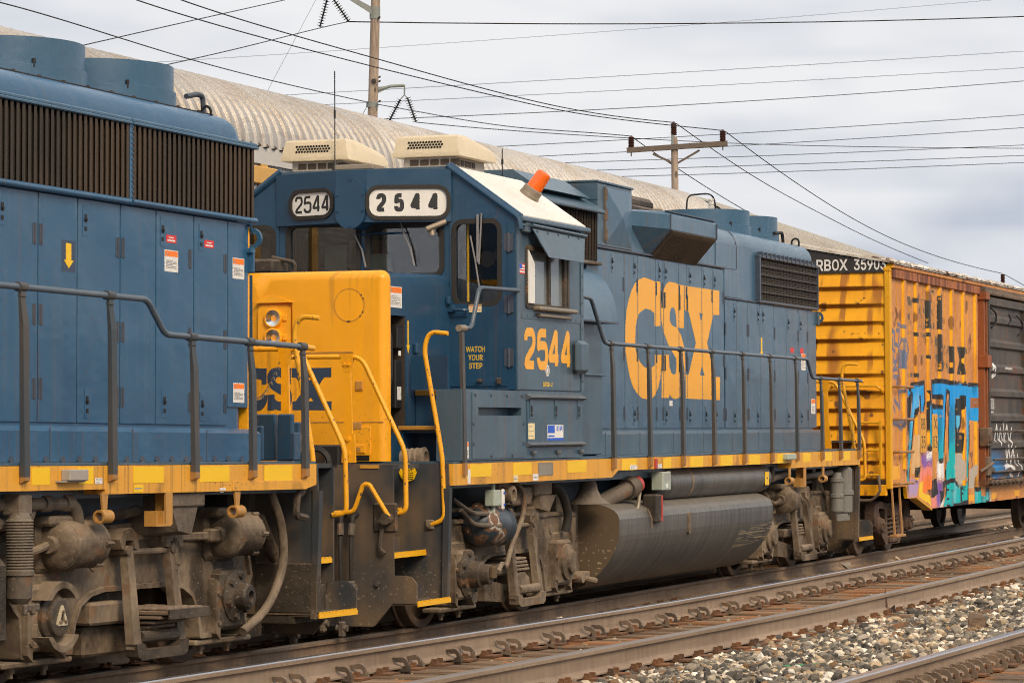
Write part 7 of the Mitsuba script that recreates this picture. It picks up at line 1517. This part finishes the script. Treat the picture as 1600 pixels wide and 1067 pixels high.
# ================================================================== litter on the ballast
def gzz(x, y): return float(gz(y) + yT(x) * 0 + zT(x))
rg = np.random.default_rng(12)
k = thing("rotten_wood", "dark splintered stump of rotten wood beside the near rail of the middle track", "wood")
sh = []
for i in range(9):
    a = rg.uniform(0, 6.28); bx_, by_ = 1.96 + rg.normal(0, .05), -4.72 + rg.normal(0, .03)
    h_ = rg.uniform(.10, .24) * (1.2 if i < 3 else .6); w_ = rg.uniform(.03, .05)
    sh.append(hull([(bx_ - w_, by_ - w_, .04), (bx_ + w_, by_ - w_, .04), (bx_ + w_, by_ + w_, .04), (bx_ - w_, by_ + w_, .04), (bx_ + rg.normal(0, .03), by_ + rg.normal(0, .03), .04 + h_), (bx_ + rg.normal(0, .03), by_ + rg.normal(0, .02), .04 + h_ * .8)]))
scene[k] = mikit.ply(cat(*sh), "rotten_dark", smooth=False)
def rot_col(p, n, uv):
    return mix((.035, .022, .016), (.15, .095, .065), smoothstep(.4, .75, noise(p.x * 70, p.y * 70, p.z * 12)))
prin("rotten_dark", rot_col, .9)
k = thing("timber_block", "broken brown timber block with a yellow streak lying on the gravel", "wood")
m_ = hull([(-.62, -6.20, .10), (-.30, -6.12, .10), (-.66, -6.05, .10), (-.34, -5.98, .10), (-.58, -6.19, .22), (-.30, -6.10, .24), (-.62, -6.06, .21), (-.33, -6.0, .25)])
scene[k] = mikit.ply(m_, "tie_wood", smooth=False)
P(k, "yellow_streak", hull([(-.50, -6.178, .20), (-.46, -6.168, .20), (-.40, -6.155, .115), (-.37, -6.145, .115), (-.50, -6.184, .20), (-.40, -6.16, .115)]), "hinge_yellow", smooth=False)
for i, (x_, y_, dx_, dy_, lab) in enumerate(((-.9, -5.36, 1.05, -.25, "thin brown stick near the middle of the gravel bed"), (-4.4, -5.85, .62, -.33, "dark wooden splinter lying low in the gravel above the green strap"), (1.0, -5.7, 1.3, -.2, "long thin twig behind the broken timber block"))):
    k = thing("stick", lab, "stick")
    scene[k] = mikit.ply(hull([(x_, y_, .11), (x_ + dx_, y_ + dy_, .12), (x_, y_ + .05, .11), (x_ + dx_, y_ + dy_ + .05, .12), (x_ + dx_ * .4, y_ + dy_ * .4 + .02, .165)]), "rotten_dark" if i == 1 else "tie_wood", smooth=False)
k = thing("plastic_strap", "bent green plastic strap lying on the gravel near the bottom edge", "strap")
pt = np.array(fillet([(-6.0, -5.86, .13), (-5.75, -5.80, .175), (-5.35, -6.02, .165), (-5.15, -6.28, .125)], .3, 8))
wd = np.array([.018, .012, .012])
V = np.concatenate([pt + wd, pt - wd, pt + wd + (0, 0, .004), pt - wd + (0, 0, .004)]); n_ = len(pt); F = []
for i in range(n_ - 1):
    for a, b in ((0, 1), (3, 2), (1, 3), (2, 0)):
        F += [(a * n_ + i, b * n_ + i, b * n_ + i + 1), (a * n_ + i, b * n_ + i + 1, a * n_ + i + 1)]
scene[k] = mikit.ply(trimesh.Trimesh(V, np.array(F), process=False), "strap_green", smooth=False)
prin("strap_green", (.03, .17, .05), .4)
k = thing("plastic_scrap", "small yellow scrap between the rails in the bottom right corner", "scrap")
scene[k] = mikit.ply(hull([(-4.56, -7.28, .13), (-4.46, -7.22, .13), (-4.5, -7.2, .19), (-4.58, -7.23, .16), (-4.48, -7.28, .15)]), "reflect_orange", smooth=False)
